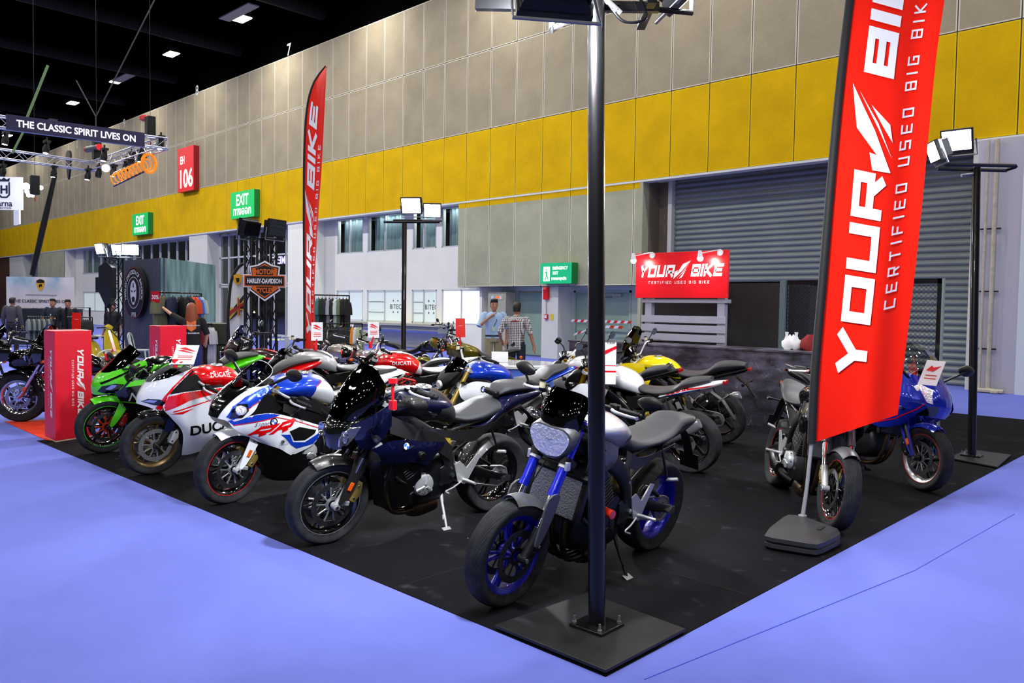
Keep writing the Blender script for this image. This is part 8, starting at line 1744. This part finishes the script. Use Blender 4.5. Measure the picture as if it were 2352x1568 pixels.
tt = text('30%', .10, .02, .75); mk('lettering', (([tuple(ey*(p[0]+.005)+Vector((0, 0, .10+p[1]))+nys*.004) for p in tt[0]], tt[1]), M_WPNT), o, smooth=0)
# left stand rails and shelves
A5, B5 = Dp(62, 727, 22), Dp(122, 727, 22.4); rail('low clothes rail in front of the printed backdrop', A5, B5, A5.z); d5_ = Vector((B5.x-A5.x, B5.y-A5.y, 0))
for k_ in range(10): shirt('charcoal shirt on the rail before the printed backdrop', (A5.x+d5_.x*(.06+.095*k_), A5.y+d5_.y*(.06+.095*k_), A5.z-.04), yw3, '2c3434' if k_ % 2 else '6c7474', .6, group='shirts on the rail before the printed backdrop')
A6, B6 = Dp(152, 728, 21), Dp(212, 728, 21.2); rail('black framed clothes rack left of the truss tower', A6, B6, A6.z); d6_ = Vector((B6.x-A6.x, B6.y-A6.y, 0))
for k_ in range(9): shirt('black shirt on the framed rack left of the truss tower', (A6.x+d6_.x*(.3+.075*k_), A6.y+d6_.y*(.3+.075*k_), A6.z-.04), yw3, '121414', .75, group='black shirts on the framed rack')
q = Dp(152, 706, 21); o = thing('garment_stand', 'black square display frame above the framed clothes rack', 'frame', (q.x, q.y, 0)); d7 = Dp(206, 706, 21.2)-q; d7.z = 0
mk('frame', (cat(tube([(0, 0, 0), (0, 0, q.z), tuple(d7+Vector((0, 0, q.z))), tuple(d7)], .03, 4)), M_BM), o, smooth=0)
# ---- white metal chairs and tables
def chair(label, pos, rz):
    t = thing('metal_chair', label, 'chair', pos, rz=rz, group=None); m = mat('cream_metal', 'b9c2ae', .4, coat=.3)
    mk('seat', (xf(loft([[(x*k_, y*k_, z) for x, y in rrect(.36, .36, .06)] for z, k_ in ((.43, .96), (.44, 1), (.46, 1), (.465, .94))]), Matrix.Identity(4)), m), t)
    for sx in (-1, 1):
        for sy_ in (-1, 1): mk('leg', (tube([(sx*.15, sy_*.15, .44), (sx*.2, sy_*.21, .0)], [.022, .014], 8), m), t)
    mk('back_hoop', (tube([(-.17, .16, .44), (-.19, .21, .66), (-.16, .24, .82), (0, .25, .87), (.16, .24, .82), (.19, .21, .66), (.17, .16, .44)], .012, 8, 4), m), t)
    mk('back_splat', (grid([[(-.07, .165, .46), (-.07, .225, .66), (-.06, .25, .85)], [(.07, .165, .46), (.07, .225, .66), (.06, .25, .85)]], 4, 2, .004), m), t, smooth=60); return t
for u, v, Z, rz, l in ((286, 815, 20.0, 2.0, 'left of two cream metal chairs before the charcoal booth face'), (322, 818, 19.6, 2.5, 'right of two cream metal chairs before the charcoal booth face'), (222, 830, 12.6, -1.2, 'cream metal chair behind the left lettered pillar'), (672, 812, 19.0, 3.6, 'cream metal chair left of the middle red banner')):
    q = Dp(u, v, Z); chair(l, (q.x, q.y, 0), rz)
for u, Z, l in ((240, 20.8, 'round white cafe table between the cream chairs at the left'), (636, 20.0, 'round pale cafe table left of the middle banner')):
    q = Dp(u, 790, Z); t = thing('cafe_table', l, 'table', (q.x, q.y, 0)); mk('table_top', (lathe([(0, .75), (.34, .75), (.35, .735), (.34, .72), (0, .72)], 32, False, 'Z'), mat('cream_metal', 'b9c2ae', .4, coat=.3)), t); mk('pedestal', (cat(cyl((0, 0, .02), (0, 0, .72), .03), lathe([(0, .03), (.22, .02), (.23, 0)], 24, False, 'Z')), M_BM), t)
q = Dp(455, 800, 14.0); o = thing('green_crates', 'stack of olive green chests behind the low rail of white shirts', 'chest', Dp(508, 840, 15.6)); o.location.z = 0
for k_ in range(3): mk('chest', (cbox((0, 0, .2+k_*.42), (.8, .6, .40), (0, 0, .7)), mat('olive_chest', '3a4030', .5, bump=.2)), o, bevel=.015)
# ---- yellow scooter
q = Dp(222, 845, 19.5); sc_ = thing('scooter', 'yellow classic scooter partly hidden by the truss tower at the left', 'scooter', (q.x, q.y, 0), rz=R3(25)); P_SY = mat('scooter_yellow', 'c9b00c', .3, coat=.8)
for x, nm in ((.62, 'front_wheel'), (-.62, 'rear_wheel')): w_ = mk(nm, (lathe([(.05, -.04), (.14, -.04), (.14, .04), (.05, .04)], 24, True), M_ALU), sc_); w_.location = (x, 0, .22); mk('tyre', (lathe([(.13, -.04), (.2, -.045), (.22, 0), (.2, .045), (.13, .04)], 28, True), M_TYF), w_)
mk('leg_shield', (grid([[(.50, y, .25) for y in (-.2, 0, .2)], [(.48, y*1.2, .5) for y in (-.2, 0, .2)], [(.42, y, .8) for y in (-.18, 0, .18)], [(.38, y, .95) for y in (-.08, 0, .08)]], 4, 4, .02), P_SY), sc_, smooth=60)
mk('rear_body', (hull([sec(*q_) for q_ in ((-.85, .5, .38, .05), (-.75, .62, .25, .2), (-.45, .72, .22, .26), (-.15, .68, .25, .2), (0, .5, .24, .14), (.2, .28, .22, .16), (.48, .28, .22, .16))]), P_SY), sc_, smooth=60)
mk('front_fender', (sphere((.62, 0, .33), .2, 14, 10, (1, .5, .75)), P_SY), sc_); mk('seat', (hull([sec(*q_) for q_ in ((-.7, .78, .70, .08), (-.5, .82, .71, .12), (-.15, .80, .70, .12), (0, .76, .70, .07))]), M_SEATD), sc_, smooth=60)
mk('handlebar_cowl', [(hull([sec(*q_) for q_ in ((.30, 1.04, .96, .06), (.38, 1.08, .94, .09), (.46, 1.04, .95, .06))]), P_SY), (tube([(.36, -.33, 1.0), (.38, 0, 1.0), (.36, .33, 1.0)], .014, 8), M_BLKP)], sc_, smooth=60)
mk('mirror', (cat(tube([(.37, .25, 1.0), (.40, .32, 1.2)], .006, 6), sphere((.40, .33, 1.26), .06, 12, 8, (.3, 1, 1))), M_BLKP), sc_)
# ================================================================== PEOPLE
M_SKIN = mat('skin', 'a8765a', .55); M_HAIR = mat('black_hair', '0c0a0a', .5, bump=.4, bscale=150)
def plaid_mat():
    s = NT('chequered_shirt_cloth'); o = s.xyz(); d = s.math('ADD', s.math('MULTIPLY', o[0], .6), o[1])
    a = s.rng(s.math('FRACT', s.math('MULTIPLY', d, 30)), .45, .55, 0, 1); b_ = s.rng(s.math('FRACT', s.math('MULTIPLY', o[2], 30)), .45, .55, 0, 1)
    k = s.math('MULTIPLY', s.math('ADD', a, b_), .5); c = s.mix(k, lin('d2d2d6'), lin('17171c')); s.t.links.new(c, s.b.inputs['Base Color']); s.b.inputs['Roughness'].default_value = .85; return s.m
def person(label, loc, rz, H=1.72, shirt='86a8d8', trousers='8d866a', arms=None, hair=M_HAIR, shirt_m=None, sleeve=.55, belt=True, longhair=False, shoes='1a1716', jacket=False, skin=None, untuck=.0, female=False, head_yaw=0.0):
    """faces +X; arms: {side: (elbow, wrist, finger direction)} relative to the shoulder, in metres"""
    k = H/1.75; sk = skin or M_SKIN; t = thing('person', label, 'person', loc, rz=rz); V3 = lambda x, y, z: Vector((x*k, y*k, z*k))
    sw = .185 if female else .205
    J = dict(pel=V3(0, 0, .95), sp=V3(0, 0, 1.12), ch=V3(0, 0, 1.32), nk=V3(-.01, 0, 1.47), hd=V3(.01, 0, 1.55))
    for sd, n in ((1, 'l'), (-1, 'r')):
        J['sh'+n] = V3(-.01, sd*sw, 1.42); J['hp'+n] = V3(0, sd*.095, .90); J['kn'+n] = V3(.02, sd*.11, .49); J['an'+n] = V3(-.02, sd*.12, .09); J['to'+n] = V3(.12, sd*.13, .035)
        e, w_, f = (arms or {}).get(n, (Vector((-.02, sd*.06, -.28)), Vector((.05, sd*.08, -.53)), Vector((.05, 0, -1))))
        J['el'+n] = J['sh'+n]+Vector(e)*k; J['wr'+n] = J['sh'+n]+Vector(w_)*k; J['f'+n] = Vector(f)
    names = ['pel', 'sp', 'ch', 'nk', 'hd', 'shl', 'ell', 'wrl', 'shr', 'elr', 'wrr', 'hpl', 'knl', 'anl', 'tol', 'hpr', 'knr', 'anr', 'tor']
    R = dict(pel=.12, sp=.11, ch=.125, nk=.052, hd=.055, sh=.058, el=.040, wr=.028, hp=.082, kn=.056, an=.040, to=.032)
    E_ = [('pel', 'sp'), ('sp', 'ch'), ('ch', 'nk'), ('nk', 'hd')]+[q for n in 'lr' for q in (('ch', 'sh'+n), ('sh'+n, 'el'+n), ('el'+n, 'wr'+n), ('pel', 'hp'+n), ('hp'+n, 'kn'+n), ('kn'+n, 'an'+n), ('an'+n, 'to'+n))]
    me = bpy.data.meshes.new('body'); me.from_pydata([tuple(J[n]) for n in names], [(names.index(a), names.index(b_)) for a, b_ in E_], []); me.materials.append(sk)
    ob = bpy.data.objects.new('body', me); COL.objects.link(ob); ob.parent = t; md = ob.modifiers.new('skin', 'SKIN'); md.use_smooth_shade = True
    if me.skin_vertices:
        for i, n in enumerate(names):
            r = R.get(n, R.get(n[:2], .05))*k*(.9 if female else 1); me.skin_vertices[0].data[i].radius = (r, r); me.skin_vertices[0].data[i].use_root = (n == 'pel')
    ss = ob.modifiers.new('sub', 'SUBSURF'); ss.levels = 1; ss.render_levels = 2
    # head with face
    HC = V3(.015, 0, 1.635); HM = Matrix.Translation(HC) @ Matrix.Rotation(head_yaw, 4, 'Z')
    def hx(g): return xf(g, HM)
    rg = [[(cx*k+a_*k*math.cos(a), b_*k*math.sin(a), z*k) for a in [2*PI*j/20 for j in range(20)]] for z, cx, a_, b_ in ((-.125, .02, .035, .03), (-.115, .025, .055, .045), (-.08, .012, .082, .062), (-.03, .0, .094, .072), (.03, -.005, .098, .076), (.075, -.01, .085, .068), (.105, -.015, .055, .046), (.118, -.018, .015, .012))]
    g = [loft(rg), hull([[(x*k, 0, zt*k), (x*k, .010*k, (zt-.01)*k), (x*k, .012*k, zb*k), (x*k, 0, (zb-.004)*k)] for x, zt, zb in ((.085, .02, -.02), (.105, .0, -.032), (.112, -.018, -.034))], 2, 2)]
    for sd in (1, -1): g.append(sphere((-.005*k, sd*.077*k, -.01*k), .026*k, 10, 8, (.6, .35, 1.1)))
    hd = mk('head', (hx(cat(*g)), sk), ob, smooth=60)
    mk('eyes', [(hx(cat(*[sphere((.083*k, sd*.030*k, .008*k), .010*k, 8, 6) for sd in (1, -1)])), mat('eye_dark', '1a100c', .3)), (hx(cat(*[sweep([(.089*k, sd*.016*k, .028*k), (.085*k, sd*.045*k, .028*k)], [(-.003, -.002), (.003, -.002), (.003, .002), (-.003, .002)]) for sd in (1, -1)])), hair)], hd)
    mk('mouth', (hx(sweep([(.088*k, -.022*k, -.062*k), (.094*k, 0, -.06*k), (.088*k, .022*k, -.062*k)], rrect(.006, .010, .002, 1))), mat('lips', '8a4a40', .5)), hd)
    if longhair:
        hr = [[(cx*k+a_*k*math.cos(a), b_*k*math.sin(a), z*k) for a in [R3(50)+(2*PI-R3(100))*j/19 for j in range(20)]] for z, cx, a_, b_ in ((.128, -.02, .02, .02), (.10, -.02, .075, .065), (.04, -.015, .112, .095), (-.04, -.02, .115, .10), (-.12, -.03, .115, .11), (-.20, -.04, .11, .12), (-.27, -.05, .085, .10))]
        mk('hair', [(hx(loft(hr, False)), hair), (hx(loft([[(p[0]*.9-.005, p[1]*.9, p[2]) for p in r] for r in hr], False)), hair)], hd, smooth=70)
    else:
        hr = [[((cx+a_*math.cos(a))*k, b_*k*math.sin(a), (z+(.085 if math.cos(a) > .3 else .03 if math.cos(a) > -.1 else 0)*(1-i/4))*k) for a in [2*PI*j/22 for j in range(22)]] for i, (z, cx, a_, b_) in enumerate(((-.055, -.014, .092, .076), (.03, -.010, .108, .084), (.075, -.012, .100, .078), (.112, -.016, .066, .054), (.130, -.02, .014, .012)))]
        mk('hair', (hx(loft(hr)), hair), hd, smooth=70)
    # hands
    for sd, n in ((1, 'l'), (-1, 'r')):
        w_, f = J['wr'+n], J['f'+n].normalized(); e = (w_-J['el'+n]).normalized(); side = f.cross(Vector((0, sd, .01))); side = side.normalized() if side.length > .1 else Vector((1, 0, 0)); nr = f.cross(side).normalized()
        g = [sweep([w_-e*.02*k, w_+f*.03*k, w_+f*.085*k], rrect(.03*k, 1, .01, 2), up=tuple(nr), scales=None) if False else tube([w_-e*.02*k, w_+f*.03*k, w_+f*.075*k], [.026*k, .034*k, .036*k], 10)]
        for q, (off, L_) in enumerate(((-.027, .062), (-.009, .072), (.009, .068), (.026, .052))):
            b0 = w_+f*.075*k+side*off*k; g.append(tube([b0-f*.02*k, b0+f*L_*.5*k+nr*.006*k*sd, b0+f*L_*k+nr*.022*k*sd], [.010*k, .009*k, .007*k], 7, 2))
        g.append(tube([w_+f*.02*k-side*.022*k, w_+f*.05*k-side*.048*k, w_+f*.078*k-side*.05*k], [.013*k, .010*k, .008*k], 7, 2)); mk('hand', (cat(*g), sk), ob, smooth=60)
    # clothes
    sm = shirt_m or mat('shirt_'+shirt, shirt, .85); hem = .93-untuck
    rg = [[(cx*k+a_*k*math.cos(a)+.006*math.sin(a*6+z*20), b_*k*math.copysign(abs(math.sin(a))**.85, math.sin(a)), z*k) for a in [2*PI*j/26 for j in range(26)]] for z, cx, a_, b_ in ((hem, 0, .128, .175), (1.02, 0, .128, .165), (1.12, 0, .125, .165 if not female else .14), (1.25, 0, .135, .185), (1.36, 0, .132, .205), (1.43, -.005, .105, .195), (1.47, -.008, .075, .12), (1.49, -.008, .062, .068))]
    g = [loft(rg, True, False, False)]
    for n in 'lr':
        a, b_, c = J['sh'+n], J['el'+n], J['wr'+n]; P = [a+(J['ch']-a)*.28+Vector((0, 0, .03)), a, a+(b_-a)*.55, b_] if sleeve <= .6 else [a+(J['ch']-a)*.28+Vector((0, 0, .03)), a, b_, b_+(c-b_)*.9]
        g.append(tube(P, [.058*k, .068*k, .060*k, .057*k] if sleeve <= .6 else [.065*k, .08*k, .06*k, .045*k], 14, 3))
    so = mk('shirt' if not jacket else 'jacket', (cat(*g), sm), t, smooth=60)
    mk('collar', (tube([(.055*k*math.cos(a)-.006, .062*k*math.sin(a), (1.485-.012*math.cos(a))*k) for a in [2*PI*j/16 for j in range(16)]], .012*k, 8, 0, True), sm), so)
    tm = mat('trousers_'+trousers, trousers, .9)
    g = [loft([[(a_*k*math.cos(a), b_*k*math.sin(a), z*k) for a in [2*PI*j/22 for j in range(22)]] for z, a_, b_ in ((.86, .125, .175), (.93, .13, .178), (1.0, .12, .165))])]
    for n in 'lr': g.append(tube([J['hp'+n]+Vector((0, 0, .02)), J['hp'+n]*.5+J['kn'+n]*.5, J['kn'+n], J['kn'+n]*.4+J['an'+n]*.6, J['an'+n]+Vector((0, 0, -.02))], [.098*k, .09*k, .072*k, .068*k, .064*k], 16, 3))
    mk('trousers', (cat(*g), tm), t, smooth=60)
    if belt: mk('belt', (lathe([(1, -.018), (1.03, -.018), (1.03, .018), (1, .018)], 28, True, 'Z', (0, 0, 0)), mat('black_belt', '101010', .4)), t, M_=None) if False else mk('belt', (([(p[0]*.132*k, p[1]*.176*k, p[2]+.985*k) for p in lathe([(1, -.018), (1.03, -.018), (1.03, .018), (1, .018)], 28, True, 'Z')[0]], lathe([(1, -.018), (1.03, -.018), (1.03, .018), (1, .018)], 28, True, 'Z')[1]), mat('black_belt', '101010', .4)), t)
    for sd, n in ((1, 'l'), (-1, 'r')):
        a = J['an'+n]; mk('shoe', (hull([[(a.x+x*k, a.y, zt*k), (a.x+x*k, a.y+w_*.7*k, zt*k), (a.x+x*k, a.y+w_*k, .03*k), (a.x+x*k, a.y+w_*.9*k, .0), (a.x+x*k, a.y, .0)] for x, w_, zt in ((-.07, .03, .07), (-.02, .042, .10), (.08, .048, .075), (.17, .040, .05), (.21, .02, .03))], 3, 2) if False else sweep([(a.x-.07*k, a.y, .045*k), (a.x, a.y, .05*k), (a.x+.12*k, a.y+sd*.01, .036*k), (a.x+.19*k, a.y+sd*.015, .03*k)], rrect(1, 1, .35, 3), scales=[(.07*k, .09*k), (.085*k, .10*k), (.095*k, .07*k), (.06*k, .05*k)]), mat('shoe_'+shoes, shoes, .5)), t, smooth=60)
    return t, J, k, so
yv = math.atan2(-CM[2][1], -CM[2][0])    # heading that faces the viewer
q = Dp(1187, 697, 15.6); PM = plaid_mat()
t, J, k, so = person('person in a black and white chequered shirt seen from behind, walking to the green door', (q.x, q.y, 0), yv+PI-.25, 1.72, shirt_m=PM, trousers='1a2438', belt=False, untuck=.10, arms={'r': ((-.02, -.09, -.28), (.03, -.16, -.54), (.05, 0, -1)), 'l': ((-.08, .12, -.26), (.10, .13, -.42), (.6, -.1, -.7))})
mk('back_stripe', (tube([(-.135*k, -.09*k, 1.385*k), (-.14*k, 0, 1.395*k), (-.135*k, .09*k, 1.385*k)], .012, 6), mat('dark_red_cloth', '7a1418', .8)), so)
q = Dp(1135, 684, 17.3)
t, J, k, so = person('person in a light blue shirt and khaki trousers with a hand at the chin', (q.x, q.y, 0), yv+.15, 1.80, '9db8dc', '8c8468', arms={'r': ((.10, -.12, -.24), (.20, .12, -.02), (.0, .8, .4)), 'l': ((-.05, .10, -.28), (-.02, .07, -.54), (.05, -.1, -1))})
mk('lanyard', (tube([(.05*k, .05*k, 1.47*k), (.15*k, .04*k, 1.3*k), (.15*k, -.02*k, 1.18*k)], .006, 6), mat('dark_strap', '23283a', .6)), so); mk('badge', (cbox((.155*k, -.025*k, 1.13*k), (.004, .07, .10)), mat('pale_badge', 'a8c0a0', .4)), so)
q = Dp(440, 699, 14.0)
t, J, k, so = person('person with long auburn hair and black printed t-shirt reaching up to the clothes rail', (q.x, q.y, 0), yv+PI+.35, 1.62, '131315', '1f2f66', female=True, longhair=True, hair=mat('auburn_hair', '8a4420', .45, bump=.5, bscale=120), belt=False, skin=mat('fair_skin', 'd2a078', .5), untuck=.06, arms={'l': ((.16, .16, .10), (.34, .36, .26), (.5, .6, .3)), 'r': ((.02, -.09, -.26), (.14, -.06, -.44), (.8, .1, -.4))})
bk_ = so.data; ts = bvh(([tuple(v.co) for v in bk_.vertices], [tuple(p.vertices) for p in bk_.polygons]))
def back(VF, m, nm, off=.006):
    V, F = tess(VF[0], VF[1], .03); out = []
    for y, z in V: h = ts.ray_cast(Vector((-1, y, z)), Vector((1, 0, 0))); out.append(tuple((h[0] or Vector((-.13, y, z)))-Vector((off, 0, 0))))
    mk(nm, ((out, F), m), so, smooth=60)
back(([(-x*.30, 1.235+z*.30) for x, z in shield(1.0)], [tuple(range(14))]), M_ORG, 'back_emblem'); back(place2(text('HARLEY-DAVIDSON', 1, .02), 0, 1.235, .030, 0, -1), M_SWH, 'back_lettering', .009)
back(place2(text('H-D BANGKOK', 1, .02), 0, 1.10, .038, 0, -1), M_SWH, 'back_lettering', .009)
q = Dp(28, 690, 24); person('person in a grey jacket seen from behind at the left edge', (q.x, q.y, 0), yv+PI, 1.70, '4a464c', '26262c', sleeve=1, jacket=True)
q = Dp(122, 694, 23); t, J, k, so = person('person in a navy jacket with a white lanyard looking down, before the backdrop', (q.x, q.y, 0), yv, 1.68, '1c2436', '1c1c22', sleeve=1, jacket=True, arms={'r': ((.06, -.10, -.26), (.26, .04, -.26), (.8, .5, 0)), 'l': ((.06, .10, -.26), (.26, -.02, -.26), (.8, -.5, 0))})
mk('lanyard', (cat(tube([(.06*k, .05*k, 1.46*k), (.15*k, .0, 1.25*k)], .006, 6), tube([(.06*k, -.05*k, 1.46*k), (.15*k, .0, 1.25*k)], .006, 6)), M_WPNT), so)
q = Dp(156, 696, 22.5); person('person in dark clothes half hidden behind the framed clothes rack', (q.x, q.y, 0), yv+.4, 1.66, '15171d', '1c1c22', sleeve=1)
q = Dp(258, 700, 20.5); person('person in a dark shirt sitting-height behind the yellow scooter and truss tower', (q.x, q.y, 0), yv-.3, 1.60, '1d1c22', '1c1c22')
# small glowing surfaces are seen but not sampled as lamps (the lamps beside them carry their light)
for m_ in bpy.data.materials:
    if m_.name != 'flood_glow': m_.cycles.emission_sampling = 'NONE'
